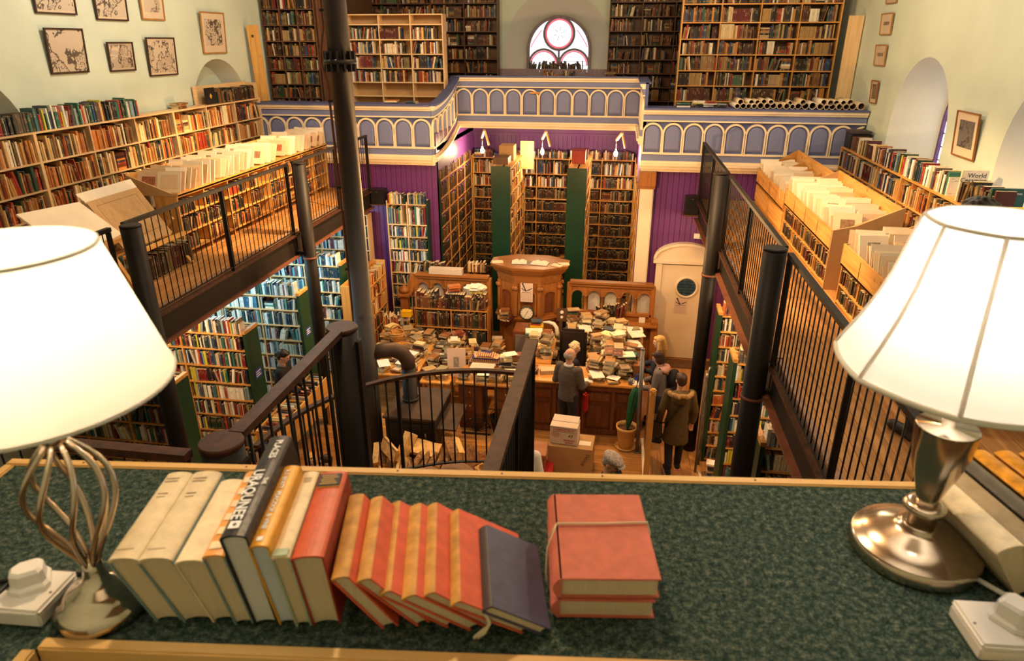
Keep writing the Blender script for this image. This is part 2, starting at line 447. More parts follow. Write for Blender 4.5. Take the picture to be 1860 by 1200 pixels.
BOOKS = []
ROWS = {}
def book_rec(M, t, h, d, col, where, end):
    n = ROWS.get(where, 0) + 1; ROWS[where] = n
    BOOKS.append(dict(M=M, t=t, h=h, d=d, col=col, rnd=random.random(), where=where, end=end, n=n))
def jit(c, k=0.12):
    s = 1 + random.uniform(-k, k)
    return tuple(min(1, x * s * (1 + random.uniform(-.05, .05))) for x in c)
def row(p, N, L, H, D, pal, where, end='left', fill=1.0, lean=0.10, tr=(.014, .042), hr=(.66, .96), set_run=0.06, gap=0.02, flat=0.02):
    """books on one shelf: p = viewer's left end of the shelf's front edge, on its surface; N = outward normal"""
    p = Vector(p); N = Vector(N).normalized(); up = Vector((0, 0, 1)); U = (-N).cross(up)
    pal = PAL[pal] if isinstance(pal, str) else pal
    B = Matrix(((U.x, -N.x, 0, 0), (U.y, -N.y, 0, 0), (0, 0, 1, 0), (0, 0, 0, 1)))
    x = random.uniform(0.002, 0.02); stop = L * fill
    while x < stop - 0.03:
        r = random.random()
        if r < gap and fill > .5:
            x += random.uniform(.02, .08); continue
        if r < gap + flat:            # a short pile lying on the shelf
            w = random.uniform(.14, .2)
            if x + w > stop: break
            z = 0
            while z < H * random.uniform(.45, .8):
                th = random.uniform(.018, .045); dd = min(D, random.uniform(.12, .17))
                Mx = T(*(p + U * (x + w / 2) - N * random.uniform(.01, .03) + up * z)) @ B @ RZ(random.uniform(-.06, .06)) @ Matrix(((0, 0, -1, w / 2), (0, 1, 0, 0), (1, 0, 0, 0), (0, 0, 0, 1)))
                book_rec(Mx, th, w * random.uniform(.85, 1), dd, jit(random.choice(pal)), where, end); z += th + .001
            x += w + .012; continue
        if r < gap + flat + set_run:  # a set of like volumes
            n = random.randint(4, 9); t = random.uniform(*tr); h = H * random.uniform(*hr); c = random.choice(pal); same = True; a = 0
        elif r < gap + flat + set_run + lean:
            n = random.randint(2, 6); same = False; a = random.choice((-1, 1)) * R(random.uniform(4, 15)); t = h = c = None
        else:
            n = random.randint(2, 6); same = False; a = 0; t = h = c = None
        hmax = 0
        if a < 0: x += H * .8 * math.sin(-a)
        for i in range(n):
            t_ = t if same else random.uniform(*tr) * random.choice((.8, 1, 1, 1.25))
            h_ = h if same else H * random.uniform(*hr)
            c_ = c if same else random.choice(pal)
            d_ = min(D, h_ * random.uniform(.62, .78))
            if x + t_ + (h_ * math.sin(abs(a)) if a > 0 else 0) > stop: break
            o = p + U * x - N * random.uniform(.006, .03)
            if a == 0: M = T(*o) @ B
            elif a > 0: M = T(*(o + U * t_ / math.cos(a))) @ B @ RY(a) @ T(-t_, 0, 0)
            else: M = T(*o) @ B @ RY(a)
            book_rec(M, t_, h_, d_, jit(c_), where, end)
            x += t_ / math.cos(a) + random.uniform(.0005, .0025); hmax = max(hmax, h_)
        if a > 0: x += hmax * math.sin(a)
def pile(c, n, pal, where, rot=0, wr=(.13, .18), hr=(.19, .25), tr=(.015, .045), spread=.02, turn=.25, flip=False):
    """books lying flat on one another at c"""
    pal = PAL[pal] if isinstance(pal, str) else pal
    z = 0
    for i in range(n):
        t = random.uniform(*tr); h = random.uniform(*hr); d = random.uniform(*wr)
        a = rot + random.uniform(-turn, turn) + (math.pi / 2 if flip and random.random() < .5 else 0)
        M = T(c[0] + random.uniform(-spread, spread), c[1] + random.uniform(-spread, spread), c[2] + z) @ RZ(a)
        # thickness -> up, depth -> local y (spine towards the viewer), height -> local -x..x
        M = M @ Matrix(((0, 0, -1, h / 2), (0, 1, 0, -d / 2), (1, 0, 0, 0), (0, 0, 0, 1)))
        book_rec(M, t, h, d, jit(random.choice(pal)), where, 'bottom'); z += t + .0008
    return z

def book_faces(bk, fine):
    """vertices, faces, face colours, spine flag in the book's own space: x thickness, y into the shelf, z height"""
    t, h, d = bk['t'], bk['h'], bk['d']; col = bk['col']
    if not fine:
        vs = [(0, 0, 0), (t, 0, 0), (t, d, 0), (0, d, 0), (0, 0, h), (t, 0, h), (t, d, h), (0, d, h)]
        fs = [(0, 1, 5, 4), (1, 2, 6, 5), (3, 0, 4, 7), (2, 3, 7, 6), (4, 5, 6, 7), (3, 2, 1, 0)]
        return vs, fs, [col, col, col, PAGES, PAGES, PAGES], 0
    b = min(.003, t * .18); e = min(.004, h * .02)
    # boards and rounded spine
    vs = []; fs = []; cs = []
    def bx(x0, x1, y0, y1, z0, z1, c, skip=()):
        o = len(vs)
        vs.extend([(x0, y0, z0), (x1, y0, z0), (x1, y1, z0), (x0, y1, z0), (x0, y0, z1), (x1, y0, z1), (x1, y1, z1), (x0, y1, z1)])
        for k, f in enumerate(((0, 1, 5, 4), (1, 2, 6, 5), (3, 0, 4, 7), (2, 3, 7, 6), (4, 5, 6, 7), (3, 2, 1, 0))):
            if k in skip: continue
            fs.append(tuple(i + o for i in f)); cs.append(c)
    # spine: front strip with chamfers
    g = min(t * .28, .006)
    prof = [(0, g), (g * .8, 0), (t - g * .8, 0), (t, g)]
    o = len(vs)
    for zz in (0, h):
        for x, y in prof: vs.append((x, y, zz))
    fs.append((o + 1, o + 2, o + 6, o + 5)); cs.append(col)
    fs.append((o + 0, o + 1, o + 5, o + 4)); cs.append(col)
    fs.append((o + 2, o + 3, o + 7, o + 6)); cs.append(col)
    fs.append((o + 4, o + 5, o + 6, o + 7)); cs.append(col)
    fs.append((o + 3, o + 2, o + 1, o + 0)); cs.append(col)
    bx(0, b, g, d, 0, h, col); bx(t - b, t, g, d, 0, h, col)
    bx(b, t - b, g, d - e, e, h - e, PAGES)
    return vs, fs, cs, 0

def book_mesh(name, recs, fine, world):
    V = []; F = []; C = []; S = []; RN = []
    for bk in recs:
        vs, fs, cs, sp = book_faces(bk, fine); o = len(V)
        if world: M = bk['M']; V.extend([tuple(M @ Vector(v)) for v in vs])
        else: V.extend(vs)
        for k, f in enumerate(fs):
            F.append([i + o for i in f]); C.append(cs[k]); S.append(k == sp); RN.append(bk['rnd'])
    me = bpy.data.meshes.new(name); me.from_pydata(V, [], F)
    uv = me.uv_layers.new(name='UVMap'); ca = me.color_attributes.new('Col', 'FLOAT_COLOR', 'CORNER')
    nl = len(me.loops); uva = np.zeros((nl, 2), np.float32); caa = np.ones((nl, 4), np.float32)
    i = 0; Q = ((0, 0), (1, 0), (1, 1), (0, 1))
    for k, f in enumerate(F):
        for j in range(len(f)):
            if S[k]: uva[i] = Q[j]
            caa[i, :3] = C[k]; caa[i, 3] = RN[k]; i += 1
    uv.data.foreach_set('uv', uva.ravel()); ca.data.foreach_set('color', caa.ravel())
    me.materials.append(K['book']); me.update()
    return me

# ------------------------------------------------------------------ bookcases
def bookcase(name, label, o, N, W_, D, H, zs, bays=1, mat=None, pal='mixed', where='', end='left', back=True, ends=None, base=0.06, top=True,
             fill=(.85, 1.0), th=.022, sh=None, rows=True, hr=(.66, .94), tr=(.014, .042), row_names=None, group=None, empty=(), lean=.10, lip=None, nside=None, flat=.02, set_run=.06):
    """o = viewer's left front bottom corner; N = outward normal; zs = heights of shelf surfaces above o"""
    o = Vector(o); N = Vector(N).normalized(); up = Vector((0, 0, 1)); U = (-N).cross(up)
    mat = mat or K['pale_x']
    root = thing(name, label, 'bookcase', o + U * W_ / 2 - N * D / 2, 0, group)
    B = Matrix(((U.x, -N.x, 0, o.x), (U.y, -N.y, 0, o.y), (0, 0, 1, o.z), (0, 0, 0, 1)))
    def put(nm, x0, x1, y0, y1, z0, z1, m): return obj(nm, MB().box(x0, x1, y0, y1, z0, z1, 0, B), m, root)
    side = nside or mat
    e = ends or (side, side)
    for k, x in ((0, 0), (1, W_ - th)):
        if e[k] is not None: put('side_panel', x, x + th, 0, D, 0, H, e[k])
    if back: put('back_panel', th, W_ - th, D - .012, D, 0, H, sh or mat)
    if top: put('top_board', th, W_ - th, 0, D, H - th, H, mat)
    bw = (W_ - th) / bays
    for k in range(1, bays): put('divider', k * bw, k * bw + th, .004, D - .012, 0, H - th, mat)
    lv = sorted(zs)
    for k, z in enumerate(lv):
        put('shelf', th, W_ - th, 0.002, D - .012, z - th, z, mat)
    if rows:
        nz = len(lv)
        for k, z in enumerate(lv):
            hh = (lv[k + 1] - th if k + 1 < nz else H - th) - z
            if k + 1 == nz and not top: hh = max(.2, hh) if hh > .05 else .24
            idx = nz - k                      # 1 = topmost
            wn = where % ORD[idx] if '%s' in where else where
            if idx in empty: continue
            for q in range(bays):
                pp = o + U * (q * bw + th) + up * z
                row(pp, N, bw - th, hh, D - .03, pal if not callable(pal) else pal(idx, q), wn, end, fill=random.uniform(*fill), hr=hr, tr=tr, lean=lean, flat=flat, set_run=set_run)
    return root
ORD = ['', 'top', 'second', 'third', 'fourth', 'fifth', 'sixth', 'seventh', 'eighth', 'ninth', 'tenth', 'eleventh', 'twelfth']
def nth(n):
    w = ['', 'first', 'second', 'third', 'fourth', 'fifth', 'sixth', 'seventh', 'eighth', 'ninth', 'tenth', 'eleventh', 'twelfth']
    if n < len(w): return w[n]
    s = 'th' if 10 <= n % 100 <= 20 else {1: 'st', 2: 'nd', 3: 'rd'}.get(n % 10, 'th')
    return '%d%s' % (n, s)
# ------------------------------------------------------------------ the hall: floors, walls, ceiling
XL, XR, YB, YP = -7.5, 4.35, 18.6, 13.62       # side walls, back wall, boarded wall below the balcony
ZG = 3.4                                       # gallery floor
def planks(name, x0, x1, y0, y1, z, along, w, mat, under, sub=None):
    """a boarded floor: a base slab with separate boards laid on it"""
    fl = obj(name, MB().box(x0, x1, y0, y1, z - .06, z - .02), under, None, kind='structure')
    if along == 'y':
        n = int(round((x1 - x0) / w)); w = (x1 - x0) / n
        me = MB().box(0.002, w - .002, 0, y1 - y0, -.022, 0).mesh('floor_board')
        for i in range(n): inst('floor_board', me, fl, wm(fl).inverted() @ T(x0 + i * w, y0, z + random.uniform(-.001, .001)), mat)
    else:
        n = int(round((y1 - y0) / w)); w = (y1 - y0) / n
        me = MB().box(0, x1 - x0, 0.002, w - .002, -.022, 0).mesh('floor_board')
        for i in range(n): inst('floor_board', me, fl, wm(fl).inverted() @ T(x0, y0 + i * w, z + random.uniform(-.001, .001)), mat)
    return fl
obj('ground', MB().box(XL - .8, XR + .9, -1.5, YB + .5, -.25, -.07), K['grime'], kind='structure')
planks('floor', XL, .66, 7.2, 13.6, 0, 'x', .135, K['floor_x'], K['grime'])
planks('floor', .66, XR, 4.0, 13.6, 0, 'y', .15, K['floor_y'], K['grime'])
obj('floor', MB().box(XL, .66, -1.0, 7.2, -.06, 0), K['grime'], kind='structure')
obj('floor', MB().box(-3.65, .42, 13.6, 17.5, -.06, .0), K['grime'], kind='structure')

def arch_wall(name, x, y0, y1, z0, z1, arches, thick, out, mat):
    """side wall at x with round-headed recesses; arches: (yc, r, zspring, zsill); out = +1/-1 direction away from the room"""
    mb = MB(); cuts = sorted(arches); y = y0; N = 20
    def q(a, b, c, d): mb.add([(x, a, b), (x, c, b), (x, c, d), (x, a, d)], [(0, 1, 2, 3)])
    for yc, r, zs, zb in cuts:
        q(y, z0, yc - r, z1)
        q(yc - r, z0, yc + r, zb)
        for i in range(N):
            a0 = math.pi - math.pi * i / N; a1 = math.pi - math.pi * (i + 1) / N
            ya, yb = yc + r * math.cos(a0), yc + r * math.cos(a1)
            za, zb_ = zs + r * math.sin(a0), zs + r * math.sin(a1)
            mb.add([(x, ya, za), (x, yb, zb_), (x, yb, z1), (x, ya, z1)], [(0, 1, 2, 3)])
        y = yc + r
    q(y, z0, y1, z1)
    # outer face gives the wall its thickness
    xo = x + out * thick
    mb.add([(xo, y0, z0), (xo, y1, z0), (xo, y1, z1), (xo, y0, z1)], [(0, 1, 2, 3)])
    mb.add([(x, y0, z1), (x, y1, z1), (xo, y1, z1), (xo, y0, z1)], [(0, 1, 2, 3)])
    mb.add([(x, y0, z0), (x, y0, z1), (xo, y0, z1), (xo, y0, z0)], [(0, 1, 2, 3)])
    w = obj(name, mb, mat, kind='structure')
    return w
def arch_pts(yc, r, zs, zb, n=20):
    p = [(yc - r, zb)]
    p += [(yc + r * math.cos(math.pi - math.pi * i / n), zs + r * math.sin(math.pi * i / n)) for i in range(n + 1)]
    return p + [(yc + r, zb)]
def reveal(parent, x, out, yc, r, zs, zb, depth, k=.62):
    a = arch_pts(yc, r, zs, zb); b = arch_pts(yc, r * k, zs + r * .08, zb + .25)
    n = len(a); vs = [(x, p[0], p[1]) for p in a] + [(x + out * depth, p[0], p[1]) for p in b]
    fs = [(i, i + 1, n + i + 1, n + i) for i in range(n - 1)] + [(n - 1, 0, n, 2 * n - 1)]
    return obj('window_reveal', MB().add(vs, fs, 0, True), K['reveal'], parent)
def side_window(n, x, out, yc, r, zs, zb):
    """leaded light at the back of a recess"""
    mb = MB(); pts = arch_pts(yc, r, zs, zb)
    fr = MB().strip([(x, p[0], p[1]) for p in pts], .05, .05, lambda i: ((0, *(lambda t: (-t[1], t[0]))(_tan(pts, i))), (-out, 0, 0)))
    w = obj('window_%d' % n, fr, K['violet_frame'], kind='structure')
    k = len(pts)
    obj('pane', MB().add([(x + out * .01, p[0], p[1]) for p in pts], [list(range(k))]), K['sky_glass'], w)
    bars = MB()
    for j in range(1, 6):
        z = zb + j * (zs + r * .7 - zb) / 6; hw = r if z < zs else math.sqrt(max(0.0, r * r - (z - zs) ** 2))
        bars.beam((x, yc - hw, z), (x, yc + hw, z), .014, .014)
    for j in (-1, 0, 1): bars.beam((x, yc + j * r * .5, zb), (x, yc + j * r * .5, zs + math.sqrt(r * r - (j * r * .5) ** 2)), .014, .014, up=(1, 0, 0))
    obj('glazing_bar', bars, K['violet_frame'], w)
    return w
def _tan(p, i):
    a = p[max(i - 1, 0)]; b = p[min(i + 1, len(p) - 1)]; l = math.hypot(b[0] - a[0], b[1] - a[1]) or 1
    return ((b[0] - a[0]) / l, (b[1] - a[1]) / l)
K['violet_frame'] = pmat('violet_frame', (.10, .035, .12), .5, var=.1)
K['sky_glass'] = emit('daylight_glass', (.80, .88, 1.0), 1.5)
K['rose_glass'] = emit('rose_daylight_glass', (.80, .90, 1.0), .85)
K['pink_glass'] = emit('pink_daylight_glass', (1.0, .62, .68), .8)
K['red_glass'] = emit('red_daylight_glass', (.80, .12, .18), .6)

R_ARCH = [(11.42, 1.06, 4.93, 4.0), (7.8, 1.08, 4.93, 4.0), (4.2, 1.08, 4.93, 4.0)]
L_ARCH = [(12.62, .95, 4.95, 4.3), (7.05, .98, 4.95, 4.3)]
wr = arch_wall('wall_right', XR, -1.2, YB, 0, 9.2, R_ARCH, .75, 1, K['plaster'])
wl = arch_wall('wall_left', XL, -1.2, YB, 0, 9.2, L_ARCH, .75, -1, K['plaster'])
for i, (yc, r, zs, zb) in enumerate(R_ARCH):
    reveal(wr, XR, 1, yc, r, zs, zb, .7); side_window(i + 2, XR + .69, 1, yc, r * .62, zs + r * .08, zb + .25)
for i, (yc, r, zs, zb) in enumerate(L_ARCH):
    reveal(wl, XL, -1, yc, r, zs, zb, .35, .8)
    ap = arch_pts(yc, r * .8, zs + r * .08, zb + .25); obj('recess_back', MB().add([(XL - .35, q[0], q[1]) for q in ap], [list(range(len(ap)))]), K['plaster'], wl)
obj('ceiling', MB().box(XL - .8, XR + .9, -1.5, YB + .9, 9.2, 9.3), K['ceiling'], kind='structure')
obj('wall_front', MB().box(XL - .8, XR + .9, -1.4, -1.2, 0, 9.2), K['plaster'], kind='structure')

# back wall with the traceried window in its round-headed recess
WX, WZ = -1.72, 6.02
def back_wall():
    mb = MB(); r = 1.32; zs = 6.05; zb = 5.2; N = 28; y = YB
    def q(a, b, c, d): mb.add([(a, y, b), (c, y, b), (c, y, d), (a, y, d)], [(0, 1, 2, 3)])
    q(XL - .7, 0, WX - r, 9.2); q(WX + r, 0, XR + .7, 9.2); q(WX - r, 0, WX + r, zb)
    for i in range(N):
        a0 = math.pi - math.pi * i / N; a1 = math.pi - math.pi * (i + 1) / N
        mb.add([(WX + r * math.cos(a0), y, zs + r * math.sin(a0)), (WX + r * math.cos(a1), y, zs + r * math.sin(a1)), (WX + r * math.cos(a1), y, 9.2), (WX + r * math.cos(a0), y, 9.2)], [(0, 1, 2, 3)])
    mb.add([(XL - .7, y + .75, 0), (XR + .7, y + .75, 0), (XR + .7, y + .75, 9.2), (XL - .7, y + .75, 9.2)], [(3, 2, 1, 0)])
    w = obj('wall_back', mb, K['plaster'], kind='structure')
    a = arch_pts(WX, r, zs, zb, N); b = arch_pts(WX, .80, 5.98, 5.42, N); n = len(a)
    vs = [(p[0], y, p[1]) for p in a] + [(p[0], y + .55, p[1]) for p in b]
    obj('window_reveal', MB().add(vs, [(i, i + 1, n + i + 1, n + i) for i in range(n - 1)] + [(n - 1, 0, n, 2 * n - 1)], 0, True), K['reveal'], w)
    # dado boards either side of the window below the sill line
    me = MB().box(.003, .097, -.012, 0, 0, 1.0).mesh('dado_board')
    for i in range(30): inst('dado_board', me, w, wm(w).inverted() @ T(-3.25 + i * .1, YB, 4.55), K['lilac_dado'])
    return w
back_wall()
def rose_window():
    y = YB + .53
    fr = MB(); pts = arch_pts(WX, .80, 5.98, 5.42, 28)
    nr = lambda pp: (lambda i: (((-_tan(pp, i)[1], 0, _tan(pp, i)[0])), (0, -1, 0)))
    fr.strip([(p[0], y, p[1]) for p in pts], .075, .06, nr(pts)); fr.box(WX - .83, WX + .83, y - .06, y, 5.39, 5.45)
    w = obj('window_1', fr, K['stone_tracery'], kind='structure')
    k = len(pts); obj('pane', MB().add([(p[0], y - .005, p[1]) for p in pts], [list(range(k))]), K['rose_glass'], w)
    # big roundel above two small round heads
    def ring(cx, cz, r, wd, out, mat, nm, a0=0, a1=2 * math.pi, n=36):
        pp = [(cx + r * math.cos(a0 + (a1 - a0) * i / n), cz + r * math.sin(a0 + (a1 - a0) * i / n)) for i in range(n + 1)]
        mb = MB().strip([(p[0], y - .01, p[1]) for p in pp], wd, out, nr(pp)); return obj(nm, mb, mat, w)
    cz = 6.38
    ring(WX, cz, .385, .06, .05, K['stone_tracery'], 'tracery_ring')
    ring(WX, cz, .335, .045, .02, K['red_glass'], 'red_border')
    ring(WX, cz, .25, .016, .02, K['pink_glass'], 'rose_border')
    for s in (-1, 1):
        ring(WX + s * .395, 5.62, .385, .055, .05, K['stone_tracery'], 'tracery_arch', 0, math.pi, 20)
        ring(WX + s * .395, 5.62, .335, .035, .02, K['red_glass'], 'red_border', 0, math.pi, 20)
        # red border of the side lights
        pp = [(WX + s * (.45 + .28 * t), 6.10 + .42 * (1 - t) ** .8 - .05) for t in [i / 8 for i in range(9)]]
        obj('red_border', MB().strip([(p[0], y - .01, p[1]) for p in pp], .022, .02, nr(pp)), K['red_glass'], w)
    b = MB()
    for i in range(6):
        a = i * math.pi / 3 + .3; b.beam((WX + .06 * math.cos(a), y - .02, cz + .06 * math.sin(a)), (WX + .16 * math.cos(a), y - .02, cz + .16 * math.sin(a)), .012, .012)
    for j in range(3): b.beam((WX - .75, y - .02, 5.5 + j * .11), (WX + .75, y - .02, 5.5 + j * .11), .01, .01)
    b.beam((WX, y - .02, 5.42), (WX, y - .02, 6.0), .05, .05, up=(1, 0, 0))
    obj('lead_bar', b, K['stone_tracery'], w)
K['stone_tracery'] = pmat('tracery', (.24, .20, .24), .7, var=.1)
rose_window()

# boarded purple walls below the balcony, either side of the alcove, and the alcove itself
def boards(name, a, b, z0, z1, w, mat, thick=.02, n_side=(0, -1, 0)):
    """vertical boards from a to b (plan points), standing on z0, proud of a backing wall"""
    a = Vector((*a, 0)); b = Vector((*b, 0)); L = (b - a).length; U = (b - a) / L; N = Vector(n_side)
    bk = MB().hexa([a + Vector((0, 0, z0)), b + Vector((0, 0, z0)), b - N * .12 + Vector((0, 0, z0)), a - N * .12 + Vector((0, 0, z0)), a + Vector((0, 0, z1)), b + Vector((0, 0, z1)), b - N * .12 + Vector((0, 0, z1)), a - N * .12 + Vector((0, 0, z1))])
    wall = obj(name, bk, mat, kind='structure')
    n = int(L / w); w = L / n
    me = MB().box(.004, w - .004, 0, thick, 0, z1 - z0).mesh('wall_board')
    B = Matrix(((U.x, N.x, 0, 0), (U.y, N.y, 0, 0), (0, 0, 1, 0), (0, 0, 0, 1)))
    for i in range(n): inst('wall_board', me, wall, wm(wall).inverted() @ T(*(a + U * i * w)) @ T(0, 0, z0) @ B, mat)
    return wall
boards('wall_boarded_1', (.42, YP), (4.35, YP), 0, 4.0, .105, K['purple'])
boards('wall_boarded_2', (-7.5, YP), (-3.65, YP), 0, 4.0, .105, K['purple'])
boards('wall_alcove_back', (-3.65, 17.35), (.42, 17.35), 0, 4.6, .105, K['purple'])
obj('wall_alcove_side', MB().box(-3.78, -3.65, YP + .02, 17.4, 0, 4.5), K['purple'], kind='structure')
obj('wall_alcove_side', MB().box(.42, .55, YP + .02, 17.4, 0, 4.5), K['purple'], kind='structure')
# purple soffit above the alcove
obj('ceiling_alcove', MB().box(-3.65, .42, 15.86, 17.4, 4.42, 4.47), K['purple'], kind='structure')
obj('trim_1', MB().box(-3.65, .42, 17.27, 17.34, 4.06, 4.12).box(-3.65, .42, 17.29, 17.34, 4.12, 4.42), K['purple'], kind='structure')
# floors of the balcony tiers behind the balcony front
obj('floor_balcony', MB().box(XL, -3.65, 13.7, YB, 4.16, 4.26), K['grime'], kind='structure')
obj('floor_balcony', MB().box(.42, XR, 13.7, YB, 4.16, 4.26), K['grime'], kind='structure')
obj('floor_balcony', MB().box(-3.65, .42, 15.9, YB, 4.48, 4.58), K['grime'], kind='structure')

# ------------------------------------------------------------------ balcony front
def balcony():
    root = thing('balcony', 'blue panelled balcony front with cream round arches, stepping up around the alcove', 'balcony', (-1.6, 13.6, 3.95))
    # plan path: left part, swept return, middle, return, right part;  dz(s) lifts the middle
    pts = [(-7.48, YP - .08), (-3.70, YP - .08)]
    ret = []
    for i in range(1, 17):
        t = i / 16
        ret.append((-3.70 + .02 * math.sin(math.pi * t), YP - .08 + 2.18 * t, .44 * (t ** 1.7)))
    Y2 = YP - .08 + 2.18
    segs = [
        ('l', [(-7.48, YP - .08, 0), (-3.70, YP - .08, 0)], 10),
        ('c', [(-3.70, YP - .08, 0)] + ret, 6),
        ('m', [(-3.70, Y2, .44), (.40, Y2, .44)], 11),
        ('s', [(.40, Y2, .44), (.40, YP - .08, .44)], 6),
        ('r', [(.40, YP - .08, 0), (4.33, YP - .08, 0)], 10.5),
    ]
    Z0 = 3.96
    arch_me = {}
    for nm, pl, nb in segs:
        P = [Vector(p) for p in pl]
        ln = [0.0]
        for i in range(1, len(P)): ln.append(ln[-1] + (Vector((P[i].x, P[i].y)) - Vector((P[i - 1].x, P[i - 1].y))).length)
        LT = ln[-1]
        def at(s, h, o):
            s = max(0.0, min(LT, s)); k = 0
            while k < len(ln) - 2 and ln[k + 1] < s: k += 1
            f = (s - ln[k]) / max(1e-6, ln[k + 1] - ln[k]); q = P[k].lerp(P[k + 1], f)
            d = P[k + 1] - P[k]; d.z = 0; d.normalize(); n = Vector((d.y, -d.x, 0))
            return Vector((q.x, q.y, 0)) + n * o + Vector((0, 0, Z0 + q.z + h))
        S = [LT * i / max(1, (24 if len(P) > 2 else 1)) for i in range((24 if len(P) > 2 else 1) + 1)]
        def course(name, h0, h1, o0, o1, mat):
            vs = []
            for s in S: vs += [at(s, h0, o0), at(s, h0, o1), at(s, h1, o1), at(s, h1, o0)]
            fs = []
            for i in range(len(S) - 1):
                a = i * 4; b = a + 4
                for j in range(4): fs.append((a + j, a + (j + 1) % 4, b + (j + 1) % 4, b + j))
            fs += [(3, 2, 1, 0), tuple((len(S) - 1) * 4 + j for j in range(4))]
            return obj(name, MB().add(vs, fs), mat, root)
        course('front_panel', .0, 1.10, -.06, 0, K['blue_dk'])
        course('cornice', 0, .055, 0, .07, K['cream']); course('cornice', .055, .10, 0, .10, K['cream']); course('cornice', .10, .145, 0, .06, K['cream'])
        course('lower_band', .145, .265, 0, .03, K['blue'])
        course('sill_moulding', .265, .30, 0, .045, K['cream'])
        course('upper_moulding', .86, .885, 0, .045, K['cream'])
        course('upper_band', .885, .99, 0, .035, K['blue'])
        course('cap_moulding', .99, 1.03, 0, .06, K['cream']); course('cap_moulding', 1.03, 1.075, 0, .09, K['cream'])
        course('hand_ledge', 1.075, 1.105, -.10, .11, K['blue_dk'])
        bw = LT / nb; n = int(math.ceil(nb - .01)); r = bw / 2 - .012; hs = .86 - .035 - r
        for b in range(n):
            s0 = b * bw; sc = s0 + bw / 2; e = 12
            if sc > LT: continue
            # raised blue panel with a round head
            ri = r - .035; pl2 = [(sc - ri, .34), (sc + ri, .34)] + [(sc + ri * math.cos(math.pi * i / e), hs + ri * math.sin(math.pi * i / e)) for i in range(e + 1)]
            pl2 = [p for p in pl2 if p[0] <= LT - .005]
            k = len(pl2)
            if k > 4:
                rj = ri - .03
                pin = [(sc + (p[0] - sc) * rj / ri, .37 if p[1] < .35 else hs + (p[1] - hs) * rj / ri) for p in pl2]
                vs = [at(p[0], p[1], .002) for p in pl2] + [at(p[0], p[1], .006) for p in pl2] + [at(p[0], p[1], .022) for p in pin]
                fs = [(i, (i + 1) % k, k + (i + 1) % k, k + i) for i in range(k)] + [(k + i, k + (i + 1) % k, 2 * k + (i + 1) % k, 2 * k + i) for i in range(k)] + [list(range(2 * k, 3 * k))]
                obj('arch_panel', MB().add(vs, fs), K['blue'], root)
            # cream arch: two legs and a round head
            path = [(sc - r, .30)] + [(sc + r * math.cos(math.pi - math.pi * i / e), hs + r * math.sin(math.pi * i / e)) for i in range(e + 1)] + [(sc + r, .30)]
            path = [p for p in path if p[0] <= LT + .002]
            if len(path) > 3:
                vs = []; w = .034
                for i, p in enumerate(path):
                    t = _tan(path, i); sx, sz = -t[1] * w / 2, t[0] * w / 2
                    if i in (0, len(path) - 1): sx, sz = (-w / 2, 0) if i == 0 else (w / 2, 0)
                    vs += [at(p[0] - sx, p[1] - sz, 0), at(p[0] + sx, p[1] + sz, 0), at(p[0] + sx, p[1] + sz, .04), at(p[0] - sx, p[1] - sz, .04)]
                m = len(path); fs = []
                for i in range(m - 1):
                    a = i * 4; c = a + 4
                    for j in range(4): fs.append((a + j, a + (j + 1) % 4, c + (j + 1) % 4, c + j))
                obj('arch_moulding', MB().add(vs, fs), K['cream'], root)
    # soffit of the side parts
    obj('soffit', MB().box(-7.48, -3.66, YP - .10, YP + .02, 3.90, 3.96), K['cream'], root)
    obj('soffit', MB().box(.42, 4.33, YP - .10, YP + .02, 3.90, 3.96), K['cream'], root)
balcony()

# ------------------------------------------------------------------ galleries: floors, edge beams, posts, rails
def gallery_floor(n, x0, x1, y0, y1, mat):
    fl = planks('floor_gallery', x0, x1, y0, y1, ZG, 'y', .14, mat, K['grime'])
    obj('slab', MB().box(x0, x1, y0, y1, ZG - .28, ZG - .062), K['rust'], fl)
gallery_floor(1, XL, -5.02, 2.0, 13.5, K['floor_y'])
gallery_floor(2, 1.58, XR, 1.6, 13.5, K['floor_y'])
def gallery_edge(x, s, y0, y1, brk, label):
    """edge beam: channel section along y; s = +1 when the void lies towards +x"""
    t = thing('edge_beam', label, 'steel beam', (x, (y0 + y1) / 2, ZG - .36))
    ys = [y0] + brk + [y1]
    for a, b in zip(ys[:-1], ys[1:]):
        a += .02; b -= .02
        obj('web', MB().box(min(x, x - s * .03), max(x, x - s * .03), a, b, ZG - .34, ZG - .03), K['steel'], t)
        obj('top_flange', MB().box(min(x - s * .1, x + s * .06), max(x - s * .1, x + s * .06), a, b, ZG - .03, ZG + .0), K['rail_brown'], t)
        obj('bottom_flange', MB().box(min(x - s * .03, x + s * .07), max(x - s * .03, x + s * .07), a, b, ZG - .36, ZG - .34), K['rust'], t)
        obj('kerb', MB().box(min(x - s * .09, x - s * .03), max(x - s * .09, x - s * .03), a, b, ZG, ZG + .035), K['concrete'], t)
    return t
gallery_edge(-5.0, 1, 2.3, 13.4, [6.05, 9.92], 'dark steel edge beam under the gallery floor below the framed maps')
gallery_edge(1.56, -1, 1.7, 13.4, [6.17, 9.98], 'dark steel edge beam under the gallery floor beside the round-windowed door')
BAR = None
